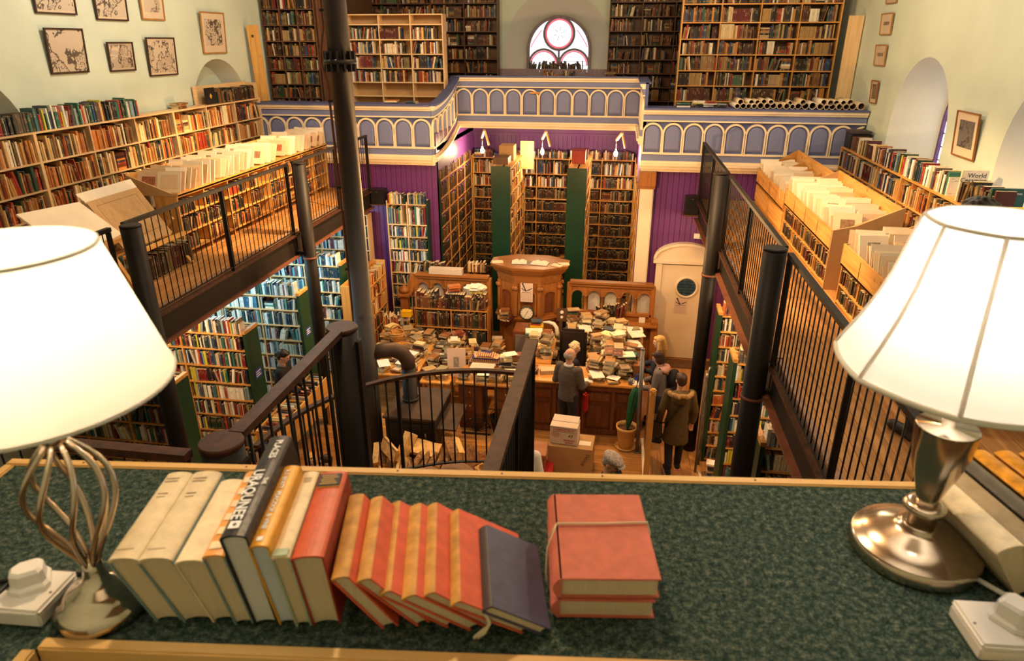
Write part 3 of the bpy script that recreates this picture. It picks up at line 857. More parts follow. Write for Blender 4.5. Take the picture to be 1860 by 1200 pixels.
def railing(label, a, b, z, spacing=.108, post_every=1.95, h=1.1, endposts=True, top_mat=None, w=.05, bar=.006, low=.05, name='railing'):
    """steel balustrade from a to b (plan points)"""
    a = Vector((*a, 0)); b = Vector((*b, 0)); L = (b - a).length; d = (b - a) / L
    t = thing(name, label, 'railing', ((a + b) / 2) + Vector((0, 0, z)))
    top = z + h
    obj('handrail', MB().beam(a + Vector((0, 0, top - .02)), b + Vector((0, 0, top - .02)), w, .04), top_mat or K['steel'], t)
    obj('bottom_rail', MB().beam(a + Vector((0, 0, z + low)), b + Vector((0, 0, z + low)), .03, .012), K['steel'], t)
    np_ = max(1, round(L / post_every))
    for i in range(np_ + 1):
        if not endposts and i in (0, np_): continue
        p = a + d * min(L - .025, max(.025, L * i / np_))
        obj('post', MB().beam(p + Vector((0, 0, z - .05)), p + Vector((0, 0, top - .04)), .05, .02, up=(d.x, d.y, 0)), K['steel'], t)
    me = MB().cyl((0, 0, low), (0, 0, h - .03), bar, n=6).mesh('baluster')
    n = int(L / spacing); I = wm(t).inverted()
    for i in range(1, n): inst('baluster', me, t, I @ T(*(a + d * (L * i / n))) @ T(0, 0, z), K['steel'])
    return t
railing('dark steel railing of the gallery below the maps, nearest stretch beside the cream lamp', (-4.97, 4.3), (-4.97, 5.95), ZG)
railing('dark steel railing of the gallery below the maps, long middle stretch', (-4.97, 6.15), (-4.97, 9.82), ZG)
railing('dark steel railing of the gallery below the maps, far stretch by the balcony', (-4.97, 10.02), (-4.97, 13.3), ZG)
railing('dark steel railing of the gallery by the cream door, far stretch by the balcony', (1.53, 10.08), (1.53, 13.3), ZG)
railing('dark steel railing of the gallery by the cream door, middle stretch', (1.53, 6.27), (1.53, 9.88), ZG)
railing('dark steel railing over the pine floor, nearest stretch behind the white lampshade', (1.53, 2.2), (1.53, 6.07), ZG)
def steel_column(x, y, r, z0, z1, label, split=None):
    t = thing('steel_column', label, 'column', (x, y, z0))
    zs = split or z1
    obj('shaft', MB().lathe([(r, z0), (r, zs)], (x, y, 0), 20), K['steel'], t)
    if split: obj('upper_shaft', MB().lathe([(r * 1.0, zs), (r, z1)], (x, y, 0), 20), K['steel'], t)
    obj('cap', MB().lathe([(r * 1.03, z1 - .01), (r * 1.03, z1 + .006), (r * .9, z1 + .014)], (x, y, 0), 20), K['steel'], t)
    obj('collar', MB().lathe([(r * 1.12, ZG - .40), (r * 1.12, ZG - .37)], (x, y, 0), 20), K['rust'], t)
    sg = -1 if x < 0 else 1
    obj('bracket', MB().box(min(x, x + sg * (r + .10)), max(x, x + sg * (r + .10)), y - .03, y + .03, ZG - .34, ZG - .30), K['steel'], t)
    return t
steel_column(-4.80, 6.04, .10, 0, 4.5, 'round dark steel column at the corner of the map gallery, behind the cream lamp')
steel_column(-4.80, 9.91, .10, 0, 4.5, 'round dark steel column halfway along the map gallery railing')
steel_column(1.42, 9.98, .105, 0, 4.5, 'round dark steel column next to the cream door')
steel_column(1.42, 6.17, .105, 0, 4.5, 'round dark steel column nearer the white lampshade, beside the pine floor')
# ------------------------------------------------------------------ the carpeted desk top in the foreground
DA = math.atan2(.2, 1.83)
DM = T(-1.21, 1.03, 5.4) @ RZ(DA)
def carpet():
    m = bpy.data.materials.new('green_carpet'); m.use_nodes = True; nt = m.node_tree; b = nt.nodes['Principled BSDF']; L = nt.links.new
    b.inputs['Roughness'].default_value = .95; b.inputs['Specular IOR Level'].default_value = .1
    tc = nt.nodes.new('ShaderNodeTexCoord')
    n1 = nt.nodes.new('ShaderNodeTexNoise'); n1.inputs['Scale'].default_value = 260; n1.inputs['Detail'].default_value = 3
    n2 = nt.nodes.new('ShaderNodeTexNoise'); n2.inputs['Scale'].default_value = 90; n2.inputs['Detail'].default_value = 2
    L(tc.outputs['Object'], n1.inputs['Vector']); L(tc.outputs['Object'], n2.inputs['Vector'])
    r = nt.nodes.new('ShaderNodeValToRGB'); e = r.color_ramp.elements
    e[0].position = .34; e[0].color = (.008, .018, .016, 1); e[1].position = .68; e[1].color = (.17, .19, .15, 1)
    k = e.new(.5); k.color = (.036, .066, .056, 1)
    mx = nt.nodes.new('ShaderNodeMath'); mx.operation = 'ADD'; hf = nt.nodes.new('ShaderNodeMath'); hf.operation = 'MULTIPLY'; hf.inputs[1].default_value = .5
    L(n1.outputs['Fac'], mx.inputs[0]); L(n2.outputs['Fac'], mx.inputs[1]); L(mx.outputs[0], hf.inputs[0]); L(hf.outputs[0], r.inputs[0])
    L(r.outputs[0], b.inputs['Base Color'])
    bp = nt.nodes.new('ShaderNodeBump'); bp.inputs['Strength'].default_value = .8; bp.inputs['Distance'].default_value = .004
    L(n1.outputs['Fac'], bp.inputs['Height']); L(bp.outputs[0], b.inputs['Normal'])
    return m
K['carpet'] = carpet()
K['trim_pine'] = wood('trim_pine', (.60, .36, .12), (.74, .49, .19), 0, rough=.45)
def desk():
    root = thing('desk', 'desk top covered in green carpet and edged with pine strips', 'desk', DM.translation - Vector((0, 0, 1.0)), DA)
    f = lambda x0, x1, y0, y1, z0, z1, nm, m: obj(nm, MB().bbox(x0, x1, y0, y1, z0, z1, .003, 0, DM), m, root)
    c = MB().box(.02, 2.6, -.445, -.02, -.02, 0, 0, DM).box(.02, .38, -1.1, -.445, -.02, 0, 0, DM)
    obj('carpet', c, K['carpet'], root)
    f(0, 2.6, -.022, 0, -.06, .004, 'pine_edging', K['trim_pine'])
    f(0, .022, -1.1, -.022, -.06, .004, 'pine_edging', K['trim_pine'])
    f(.38, 2.6, -.467, -.445, -.045, .004, 'pine_edging', K['trim_pine'])
    f(.36, .382, -1.1, -.467, -.045, .004, 'pine_edging', K['trim_pine'])
    obj('cabinet', MB().box(.02, 2.6, -.44, -.02, -.95, -.02, 0, DM).box(.02, .36, -1.1, -.44, -.95, -.02, 0, DM), K['pine_x'], root)
    for x in (.16, .5, .81, 1.02, 1.22, 1.52, 1.95): obj('nail_head', MB().cyl(DM @ Vector((x, -.011, .003)), DM @ Vector((x, -.011, .0048)), .0022, n=8), K['iron'], root)
desk()
obj('floor_loft', MB().box(XL, XR, -1.2, 1.02, 4.30, 4.42), K['grime'], kind='structure')

# ---- books on the desk, standing on their fore-edges with their spines up
def cloth(name, c, rough=.6, var=.12): return pmat(name, c, rough, var=var, scale=45, bump=.08, detail=3)
K['pages'] = pmat('page_edges', (.60, .50, .33), .85, var=.10, scale=30, stretch=(30, 1, 1))
K['pages_w'] = pmat('white_page_edges', (.62, .62, .60), .85, var=.05, scale=30, stretch=(30, 1, 1))
K['pages_b'] = pmat('bluish_page_edges', (.50, .56, .62), .85, var=.05)
def desk_book(label, x, y, ang, t, w, L, cover, spine=None, pages=None, yaw=.10, bulge=.18, flush=False, board=.0028, z=0.0, name='book', group='books on the carpeted desk', taper=.86, skew=3):
    """x, y: near end of the fore-edge on the desk; ang: lean; the near end shows the tail of the pages"""
    sk = R(skew); an_ = R(ang)              # slumped books: the boards lean more than the spine tilts
    M = DM @ T(x, y, z) @ RZ(yaw) @ Matrix(((math.cos(sk), 0, math.sin(an_), 0), (0, 1, 0, 0), (math.sin(sk), 0, math.cos(an_), 0), (0, 0, 0, 1)))
    class TP:                                   # the fore-edge is a little thinner than the spine
        def __matmul__(s_, q): return M @ Vector((q[0] * (taper + (1 - taper) * min(1, q[2] / w)), q[1], q[2]))
    V = TP()
    root = obj(name, MB().box(0, board, 0, L, 0, w - t * .1, 0, V).box(t - board, t, 0, L, 0, w - t * .1, 0, V), cover, None, label, 'book', group)
    n = 10; pr = [(t / 2 - t / 2 * math.cos(math.pi * i / n), w - t * .12 + bulge * t * math.sin(math.pi * i / n)) for i in range(n + 1)]
    pin = [(t / 2 + (px - t / 2) * (1 - 2 * board / t), pz - board) for px, pz in pr]
    k = n + 1; vs = []
    for yy in (0, L):
        vs += [M @ Vector((px, yy, pz)) for px, pz in pr] + [M @ Vector((px, yy, pz)) for px, pz in pin]
    fs = []
    for i in range(n):
        fs += [(i, i + 1, 2 * k + i + 1, 2 * k + i), (k + i + 1, k + i, 3 * k + i, 3 * k + i + 1), (i, k + i, k + i + 1, i + 1), (2 * k + i, 2 * k + i + 1, 3 * k + i + 1, 3 * k + i)]
    obj('spine', MB().add(vs, fs, 0, False), spine or cover, root)
    e = .0 if flush else .003
    pp = [(board, e)] + [(t / 2 - (t / 2 - board) * math.cos(math.pi * i / n), w - t * .12 - board + (bulge * t - board * .3) * math.sin(math.pi * i / n)) for i in range(n + 1)] + [(t - board, e)]
    # hollow fore-edge
    pp += [(t * .75, e + t * .06), (t * .5, e + t * .09), (t * .25, e + t * .06)]
    obj('pages', MB().prism(pp, lambda a, b: V @ Vector((a, e, b)), lambda a, b: V @ Vector((a, L - e, b))), pages or K['pages'], root)
    # frame for lettering on the spine: x along the spine away from the viewer's right, reading direction set by callers
    SM = M @ T(t / 2, L / 2, w - t * .12 + bulge * t + .0006)
    return root, SM, M
def spine_text(root, SM, body, size, mat, dy=0, dx=0, rot=-90, bold=True):
    return text(body, size, SM @ T(dx, dy, 0) @ RZ(R(rot)), mat, root, bold=bold)
K['c_cream'] = cloth('cream_jacket', (.66, .55, .36)); K['c_blue'] = cloth('slate_blue_cloth', (.18, .28, .30))
K['c_cream2'] = cloth('pale_cream_jacket', (.80, .66, .44)); K['c_orange'] = cloth('orange_white_jacket', (.80, .36, .10), .4)
K['c_black'] = cloth('black_jacket', (.016, .014, .016), .35); K['c_yellow'] = cloth('mustard_jacket', (.72, .34, .02), .4)
K['c_green'] = cloth('pale_green_cloth', (.36, .46, .34)); K['c_red'] = cloth('orange_red_cloth', (.56, .085, .025), .45)
K['c_red_d'] = cloth('deep_red_cloth', (.34, .04, .02), .5); K['c_coral'] = cloth('coral_cloth', (.74, .125, .055), .6)
K['c_tan'] = cloth('sun_faded_tan_cloth', (.58, .29, .06), .6, .22); K['c_slate'] = cloth('purple_blue_cloth', (.085, .080, .15), .5)
K['c_slate_d'] = cloth('worn_dark_spine', (.055, .040, .045), .5); K['c_pink'] = cloth('brick_pink_cloth', (.60, .16, .105), .7)
b1, S1, _ = desk_book('cream-spined hardback with blue boards next to the cream lamp, first of the leaning row', .525, -.409, -22, .0435, .128, .212, K['c_blue'], K['c_cream'])
b2, S2, _ = desk_book('second cream-spined hardback with blue boards in the leaning row', .567, -.408, -21.5, .050, .128, .214, K['c_blue'], K['c_cream'])
for b_, S_ in ((b1, S1), (b2, S2)):
    for dy in (.086, .078): obj('printed_rule', MB().box(-.011, .011, dy - .0008, dy + .0008, 0, .0004, 0, S_), K['txt_brown'], b_)
    obj('printed_rule', MB().box(-.008, .008, .044, .0455, 0, .0004, 0, S_).box(-.007, .007, .035, .0362, 0, .0004, 0, S_), K['txt_brown'], b_)
    obj('printed_rule', MB().box(-.013, .013, -.0885, -.0878, 0, .0004, 0, S_), K['txt_brown'], b_)
b3, S3, _ = desk_book('smaller plain pale cream book leaning beside the two blue-boarded hardbacks', .610, -.406, -18, .044, .121, .196, K['c_cream2'])
b4, S4, _ = desk_book('orange and white jacketed book squeezed against the black book', .645, -.409, -12, .032, .132, .205, K['c_blue'], K['c_orange'], yaw=.10)
for k in range(6): obj('white_panel', MB().box(-.009, .009, -.09 + k * .032, -.074 + k * .032, 0, .0004, 0, S4), K['c_cream2'], b4)
b5, S5, _ = desk_book('tall black-jacketed book with white block lettering, highest in the leaning row', .675, -.408, -9.5, .039, .165, .262, K['c_black'], None, K['pages_w'])
spine_text(b5, S5, 'PLACES', .0165, K['txt_white'], .088, .004)
spine_text(b5, S5, 'URAQUNEE', .0235, K['txt_white'], -.034, -.006)
spine_text(b5, S5, 'THE', .0095, K['txt_white'], -.004, .011)
obj('white_emblem', MB().box(-.011, .005, -.116, -.100, 0, .0005, 0, S5), K['txt_white'], b5)
obj('emblem_dot', MB().cyl(S5 @ Vector((-.003, -.108, .0004)), S5 @ Vector((-.003, -.108, .0009)), .003, n=10), K['txt_black'], b5)
b6, S6, _ = desk_book('mustard yellow jacketed book with white lettering beside the black book', .711, -.406, -9.8, .029, .148, .197, K['c_yellow'], None, K['pages_b'])
spine_text(b6, S6, 'A.S. BYATT', .0105, K['txt_white'], .060, -.002); spine_text(b6, S6, 'PEACOCK & VINE', .0115, K['txt_white'], -.018, -.002)
obj('white_emblem', MB().box(-.005, .004, -.089, -.080, 0, .0004, 0, S6), K['txt_white'], b6)
b7, S7, _ = desk_book('cream-spined book with pale green boards between the mustard and orange-red books', .737, -.408, -9, .0265, .131, .207, K['c_green'], K['c_cream2'])
obj('green_band', MB().box(-.0105, .0105, -.1025, -.088, -.0008, .0006, 0, S7), K['c_green'], b7)
for dy in (.083, .078, .073): obj('printed_rule', MB().box(-.006, .006, dy, dy + .0008, 0, .0005, 0, S7), K['txt_brown'], b7)
b8, S8, _ = desk_book('thick orange-red book with a dark title label on its spine', .762, -.406, -8.2, .047, .131, .207, K['c_red_d'], K['c_red'], bulge=.12)
lab = obj('title_label', MB().box(-.019, .017, .062, .094, -.0012, .0012, 0, S8), K['txt_black'], b8)
for k in range(5): obj('gilt_line', MB().box(-.015 + .002 * (k % 2), .013 - .003 * (k % 3), .066 + k * .0055, .0678 + k * .0055, .0012, .0016, 0, S8), K['txt_gold'], lab)
obj('gilt_line', MB().box(-.020, .018, .0588, .0594, -.0006, .0012, 0, S8), K['txt_gold'], b8)
reds = [(.866, -.407, -34, .026, .119, .193, 11), (.916, -.400, -42.5, .0225, .122, .192, 20), (.961, -.401, -54, .020, .118, .208, 30), (.995, -.405, -55.5, .0235, .118, .21, 26), (1.020, -.399, -54, .0205, .114, .207, 29), (1.072, -.407, -60, .019, .120, .208, 37)]
rl = ['first coral red book with a faded tan spine, leaning beside the orange-red book', 'second of the leaning coral red books with faded tan spines', 'third of the leaning coral red books with faded tan spines',
      'fourth of the leaning coral red books with faded tan spines', 'fifth of the leaning coral red books, its cover half hidden by the next', 'last of the leaning coral red books, under the purple-blue one']
for (x, y, a, t, w, L, sk_), lb in zip(reds, rl):
    desk_book(lb, x, y, a, t, w, L, K['c_coral'], K['c_tan'], yaw=.13, group='leaning coral red books', skew=sk_, taper=.92)
b15, S15, M15 = desk_book('purple-blue book lying against the end of the row of coral red books', 1.100, -.408, -60, .019, .100, .178, K['c_slate'], K['c_slate_d'], yaw=.12, skew=38, taper=.95)
obj('string_tie', MB().tube([DM @ Vector(p) for p in ((1.018, -.413, .049), (1.026, -.417, .030), (1.018, -.419, .012), (1.008, -.420, .004))], .003, 6), K['paper_y'], b15, 'frayed string hanging from the end')
obj('string_tie', MB().tube([DM @ Vector(p) for p in ((1.020, -.417, .020), (1.003, -.421, .004))], .0025, 6), K['paper_y'], b15)
# two pink books tied together, lying flat
def flat_book(label, x, y, z, rot, w, h, t, cover, group):
    M = DM @ T(x, y, z) @ RZ(rot)
    b = .003
    root = obj('book', MB().bbox(0, w, 0, h, 0, b, .001, 0, M).bbox(0, w, 0, h, t - b, t, .001, 0, M), cover, None, label, 'book', group)
    n = 8; pr = [(-.010 * math.sin(math.pi * i / n), t * i / n) for i in range(n + 1)] + [(.004, t), (.004, 0)]
    obj('spine', MB().prism(pr, lambda a, c: M @ Vector((a, 0, c)), lambda a, c: M @ Vector((a, h, c))), cover, root)
    obj('pages', MB().box(.003, w - .004, .004, h - .004, b, t - b, 0, M), K['pages'], root)
    obj('hinge_groove', MB().box(.010, .0125, 0, h, t, t + .0008, 0, M), cover, root)
    return root, M
pb, PM = flat_book('lower brick pink book of the tied pair lying flat on the carpet', 1.124, -.374, .001, .02, .146, .205, .034, K['c_pink'], 'two tied pink books')
pt, PT = flat_book('upper brick pink book of the pair tied with a cord', 1.126, -.371, .036, .035, .150, .205, .036, K['c_pink'], 'two tied pink books')
cord = MB()
z0, z1 = .0725, .001
cp = [(1.112, -.262, .058), (1.124, -.250, .0755), (1.20, -.246, .0752), (1.272, -.240, .0752), (1.277, -.240, .055), (1.276, -.240, .003)]
cord.tube([DM @ Vector(p) for p in cp], .0019, 6); cord.tube([DM @ Vector(p) for p in ((1.124, -.250, .0755), (1.109, -.285, .055), (1.107, -.310, .030), (1.110, -.315, .004))], .0014, 6)
obj('tying_cord', cord, K['paper_y'], pt, 'thin cream cord')

# ---- socket boxes with plugs
def socket_box(label, x, y, rot, cord_mat, group):
    M = DM @ T(x, y, 0) @ RZ(rot)
    root = thing('socket_box', label, 'socket', M.translation, 0, group)
    obj('box', MB().bbox(-.043, .043, -.043, .043, 0, .022, .003, 0, M), K['white'], root)
    obj('face_plate', MB().bbox(-.044, .044, -.044, .044, .0225, .031, .004, 0, M), K['white'], root)
    for s in (-1, 1): obj('screw', MB().cyl(M @ Vector((s * .035, -.004, .031)), M @ Vector((s * .035, -.004, .0318)), .0022, n=10), K['steel_grey'], root)
    return root, M
def plug(label, M, x, y, rot, cord_pts, cord_mat):
    P = M @ T(x, y, .031) @ RZ(rot)
    root = thing('plug', label, 'plug', P.translation)
    pl = [(-.024, -.012), (-.012, -.026), (.012, -.026), (.024, -.012), (.024, .020), (.015, .026), (-.015, .026), (-.024, .020)]
    lo = [(a * 1.05, b * 1.05) for a, b in pl]; k = 8
    vs = [P @ Vector((a, b, 0)) for a, b in lo] + [P @ Vector((a, b, .008)) for a, b in lo] + [P @ Vector((a * .82, b * .9, .012)) for a, b in pl] + [P @ Vector((a * .78, b * .84, .030)) for a, b in pl] + [P @ Vector((a * .6, b * .66, .035)) for a, b in pl]
    fs = [(j * k + i, j * k + (i + 1) % k, (j + 1) * k + (i + 1) % k, (j + 1) * k + i) for j in range(4) for i in range(k)] + [list(range(4 * k, 5 * k))]
    obj('plug_body', MB().add(vs, fs), K['white'], root)
    obj('cable', MB().tube([P @ Vector((0, -.024, .014))] + [DM @ Vector(p) for p in cord_pts], .0035, 8), cord_mat, root)
    return root
sl, SLM = socket_box('white socket box beside the cream lamp', .322, -.383, R(-3), K['iron'], 'white socket boxes on the desk')
plug('white plug with a dark flex in the socket by the cream lamp', SLM, -.006, .008, R(-55), [(.285, -.425, .040), (.25, -.45, .012), (.20, -.43, .004), (.22, -.35, .004), (.29, -.315, .004), (.36, -.32, .004)], K['black'])
sr, SRM = socket_box('white socket box beside the white lamp', 1.757, -.385, R(-2), K['white'], 'white socket boxes on the desk')
plug('white plug with a white flex in the socket by the white lamp', SRM, .022, .004, R(35), [(1.83, -.40, .030), (1.88, -.40, .006), (1.93, -.36, .004)], K['white'])

# ---- table lamps
def shade_material(name, col, emi):
    m = bpy.data.materials.new(name); m.use_nodes = True; nt = m.node_tree; L = nt.links.new
    for n in list(nt.nodes): nt.nodes.remove(n)
    o = nt.nodes.new('ShaderNodeOutputMaterial'); mx = nt.nodes.new('ShaderNodeMixShader'); mx.inputs[0].default_value = .55
    d = nt.nodes.new('ShaderNodeBsdfDiffuse'); t = nt.nodes.new('ShaderNodeBsdfTranslucent')
    tc = nt.nodes.new('ShaderNodeTexCoord'); nz = nt.nodes.new('ShaderNodeTexNoise'); nz.inputs['Scale'].default_value = 350
    L(tc.outputs['Object'], nz.inputs['Vector'])
    bp = nt.nodes.new('ShaderNodeBump'); bp.inputs['Strength'].default_value = .12; bp.inputs['Distance'].default_value = .001
    L(nz.outputs['Fac'], bp.inputs['Height']); L(bp.outputs[0], d.inputs['Normal'])
    d.inputs[0].default_value = tuple(col) + (1,); t.inputs[0].default_value = tuple(emi) + (1,)
    L(d.outputs[0], mx.inputs[1]); L(t.outputs[0], mx.inputs[2]); L(mx.outputs[0], o.inputs[0])
    return m
K['shade_cream'] = shade_material('cream_fabric_shade', (.80, .72, .60), (.86, .77, .64))
K['shade_white'] = shade_material('white_fabric_shade', (.84, .81, .77), (.86, .83, .79))
K['shade_trim'] = pmat('shade_binding', (.76, .75, .70), .8, var=.04)
K['nickel'] = pmat('brushed_nickel', (.55, .46, .36), .20, metal=1.0, var=.06, scale=20)
K['nickel_b'] = pmat('polished_nickel', (.62, .54, .44), .13, metal=1.0, var=.03, scale=20)
K['bulb'] = emit('lit_bulb', (1.0, .86, .64), 18)
def bulb_light(name, loc, w, col, size=.035):
    l = bpy.data.lights.new(name, 'POINT'); l.energy = w; l.color = col; l.shadow_soft_size = size
    o = bpy.data.objects.new(name, l); COL.objects.link(o); o.location = loc
    return o
def lamp_left(x, y):
    M = DM @ T(x, y, 0)
    root = thing('table_lamp', 'table lamp with a plain cream drum shade on a twisted silver wire stem', 'lamp', M.translation)
    obj('base', MB().lathe([(.064, 0), (.066, .008), (.064, .020), (.058, .028), (.052, .031), (.050, .036), (.040, .046), (.026, .053), (.018, .062), (.014, .078), (.0135, .094)], (0, 0, 0), 40, 0, (True, True), M), K['nickel_b'], root)
    for k in range(8):
        a0 = 2 * math.pi * k / 8; pts = []
        for i in range(15):
            t = i / 14; rr = .009 + .046 * math.sin(math.pi * t ** 1.35) ** 1.0; a = a0 + 1.1 * t
            pts.append(M @ Vector((rr * math.cos(a), rr * math.sin(a), .085 + .215 * t)))
        obj('wire', MB().tube(pts, .0042, 8), K['nickel'], root)
    obj('neck', MB().lathe([(.013, .292), (.016, .30), (.016, .312), (.010, .316), (.010, .36), (.018, .362), (.018, .40)], (0, 0, 0), 20, 0, (True, True), M), K['nickel_b'], root)
    r0, r1, z0, z1 = .165, .108, .380, .570
    obj('lamp_shade', MB().lathe([(r0, z0), (r1, z1)], (0, 0, 0), 64, 0, (False, False), M), K['shade_cream'], root)
    obj('shade_binding', MB().lathe([(r0 + .001, z0), (r0 + .0015, z0 + .004), (r0 - .001, z0 + .004)], (0, 0, 0), 64, 0, (False, False), M), K['shade_trim'], root)
    obj('shade_binding', MB().lathe([(r1 + .0012, z1 - .004), (r1 + .001, z1), (r1 - .001, z1)], (0, 0, 0), 64, 0, (False, False), M), K['shade_trim'], root)
    obj('bulb', MB().ball(M @ Vector((0, 0, .435)), (.028, .028, .036), 16, 10), K['bulb'], root)
    bulb_light('table_lamp_light', M @ Vector((0, 0, .51)), 1.05, (1.0, .84, .64))
def lamp_right(x, y):
    M = DM @ T(x, y, 0)
    root = thing('table_lamp', 'table lamp with a white panelled bell shade on a turned brushed nickel stem', 'lamp', M.translation)
    obj('base', MB().lathe([(.100, 0), (.101, .004), (.100, .022), (.096, .026), (.088, .028), (.084, .033), (.060, .042), (.040, .050), (.030, .056), (.028, .062)], (0, 0, 0), 56, 0, (True, True), M), K['nickel'], root)
    obj('collar', MB().lathe([(.021, .060), (.022, .082), (.030, .086), (.033, .092), (.030, .099), (.022, .101)], (0, 0, 0), 36, 0, (True, True), M), K['nickel'], root)
    obj('stem', MB().lathe([(.018, .10), (.0175, .112), (.024, .135), (.034, .165), (.042, .20), (.045, .235), (.0455, .243)], (0, 0, 0), 40, 0, (True, False), M), K['nickel'], root)
    obj('stem_top', MB().lathe([(.0455, .243), (.044, .246), (.010, .247), (.010, .33), (.018, .332), (.018, .37)], (0, 0, 0), 28, 0, (True, True), M), K['nickel_b'], root)
    NS, SEG = 8, 6; prof = [(.180, .345), (.172, .362), (.152, .40), (.134, .44), (.120, .48), (.108, .53), (.098, .570)]
    mb = MB(); vs = []
    n = NS * SEG
    for r, z in prof:
        for i in range(n):
            a = 2 * math.pi * i / n + .25; u = (i % SEG) / SEG
            rr = r * (1 - .030 * math.sin(math.pi * u)); vs.append(M @ Vector((rr * math.cos(a), rr * math.sin(a), z)))
    mb.add(vs, [(j * n + i, j * n + (i + 1) % n, (j + 1) * n + (i + 1) % n, (j + 1) * n + i) for j in range(len(prof) - 1) for i in range(n)], 0, True)
    obj('lamp_shade', mb, K['shade_white'], root)
    for k in range(NS):
        a = 2 * math.pi * k / NS + .25
        obj('shade_rib', MB().tube([M @ Vector(((r + .0008) * math.cos(a), (r + .0008) * math.sin(a), z)) for r, z in prof], .0034, 6), K['shade_white'], root)
    for j, wd in ((0, .0045), (len(prof) - 1, .003)):
        r, z = prof[j]; ring = []
        for i in range(n):
            a = 2 * math.pi * i / n + .25; u = (i % SEG) / SEG; rr = r * (1 - .030 * math.sin(math.pi * u)); ring.append(M @ Vector((rr * math.cos(a), rr * math.sin(a), z)))
        obj('shade_binding', MB().tube(ring, wd, 6, closed=True), K['shade_trim'], root)
    obj('bulb', MB().ball(M @ Vector((0, 0, .415)), (.028, .028, .038), 16, 10), K['bulb'], root)
    bulb_light('table_lamp_light', M @ Vector((0, 0, .50)), 1.2, (1.0, .88, .76))
    obj('cable', MB().tube([M @ Vector((.062, -.078, .012)), M @ Vector((.085, -.105, .010)), M @ Vector((.13, -.135, .006)), M @ Vector((.22, -.16, .005))], .0042, 8), K['white'], root)
lamp_left(.432, -.385)
lamp_right(1.732, -.200)
# ---- books leaning behind the white lamp
desk_book('pale cream book with a small star on its spine, leaning beside the white lamp', 1.842, -.303, -34, .044, .112, .20, K['c_cream'], K['c_cream2'], yaw=.12, skew=18)
desk_book('worn grey-beige book leaning on the cream one behind the white lamp', 1.893, -.290, -34, .040, .120, .23, K['c_cream'], cloth('grey_beige_cloth', (.34, .25, .14)), yaw=.12)
desk_book('dark green and gilt book wrapped in clear film behind the white lamp', 1.940, -.280, -34, .034, .122, .24, K['c_black'], cloth('dark_gilt_cloth', (.10, .09, .07), .25), yaw=.12)
K['c_gilt'] = cloth('gilt_ochre_cloth', (.58, .25, .02), .25, .35)
for k, w_ in enumerate(('first', 'second', 'third')):
    desk_book('%s of the gilt ochre bindings at the edge beyond the white lamp' % w_, 1.982 + k * .045, -.275, -34, .036, .124, .24, K['c_gilt'], None, yaw=.12, group='gilt ochre bindings')
# ------------------------------------------------------------------ front gallery, stair head, spiral guard
obj('floor_front_gallery', MB().box(-5.0, 1.56, 1.03, 2.42, ZG - .25, ZG), K['grime'], kind='structure')
obj('floor_stair_head', MB().box(-1.72, -.48, 2.42, 3.85, ZG - .2, ZG), K['grime'], kind='structure')
railing('brown-topped railing of the front gallery between the cream lamp and the stair', (-4.9, 2.36), (-1.84, 2.36), ZG, top_mat=K['rail_brown'], w=.06)
railing('brown-topped railing of the front gallery below the desk, on the pot plant side', (-.48, 2.36), (1.45, 2.36), ZG, top_mat=K['rail_brown'], w=.06)
railing('worn brown handrail on the stove side of the stair head, between two round posts', (-1.72, 2.56), (-1.72, 3.80), ZG, .10, 3.0, top_mat=K['rail_brown'], w=.075, bar=.009, endposts=False)
railing('worn brown handrail on the counter side of the stair head with close bars', (-.47, 2.38), (-.47, 3.86), ZG, .075, .75, top_mat=K['rail_brown'], w=.075, bar=.010)
for x, y, lb in ((-1.75, 2.48, 'stout dark round newel post with a worn brown cap, nearest the books'), (-1.72, 3.88, 'tall dark round newel post with a worn brown cap, beside the stove flue')):
    t = thing('newel_post', lb, 'post', (x, y, 0))
    obj('shaft', MB().lathe([(.098, 2.0), (.098, 4.47)], (x, y, 0), 28), K['steel'], t)
    obj('cap', MB().lathe([(.100, 4.468), (.102, 4.485), (.097, 4.497)], (x, y, 0), 28), K['rail_brown'], t)
    obj('mounting_strip', MB().box(x + .085, x + .115, y - .03, y + .03, 2.3, 4.4), K['steel'], t)
# stair flight down to a curved half landing
fl = thing('staircase', 'dark stair flight running down from the stair head towards the stove', 'stairs', (-1.1, 4.4, 2.2))
for i in range(6): obj('tread', MB().box(-1.68, -.52, 3.85 + i * .20, 4.08 + i * .20, ZG - .19 * (i + 1) - .04, ZG - .19 * (i + 1)), K['brown_d'], fl)
for x in (-1.70, -.50): obj('stringer', MB().beam((x, 3.8, 3.3), (x, 5.05, 2.12), .03, .2), K['steel'], fl)
def curved_guard():
    cx, cy, r = -1.0, 4.05, 1.62; zt, zb = 3.36, 2.30
    t = thing('curved_railing', 'curved dark railing round the lower stair, in front of the stove', 'railing', (cx, cy + 1.0, zb))
    A = [R(178 - i * 4) for i in range(25)]
    P = lambda a, z, k=0: Vector((cx + (r + k) * math.cos(a), cy + (r + k) * math.sin(a), z))
    def arc(nm, z, w, h, mat):
        obj(nm, MB().strip([P(a, z) for a in A], w, h, lambda i: ((math.cos(A[i]), math.sin(A[i]), 0), (0, 0, 1))), mat, t)
    arc('handrail', zt - .03, .05, .03, K['rail_brown']); arc('bottom_rail', zb + .03, .03, .015, K['steel'])
    me = MB().cyl((0, 0, 0), (0, 0, zt - zb - .04), .009, n=6).mesh('baluster'); I = wm(t).inverted()
    for i in range(1, 26): inst('baluster', me, t, I @ T(*P(R(176 - i * 3.7), zb + .02)), K['steel'])
    for a in (176, 124, 84): obj('post', MB().beam(P(R(a), zb - .2), P(R(a), zt - .03), .03, .03, up=(1, 0, 0)), K['steel'], t)
curved_guard()

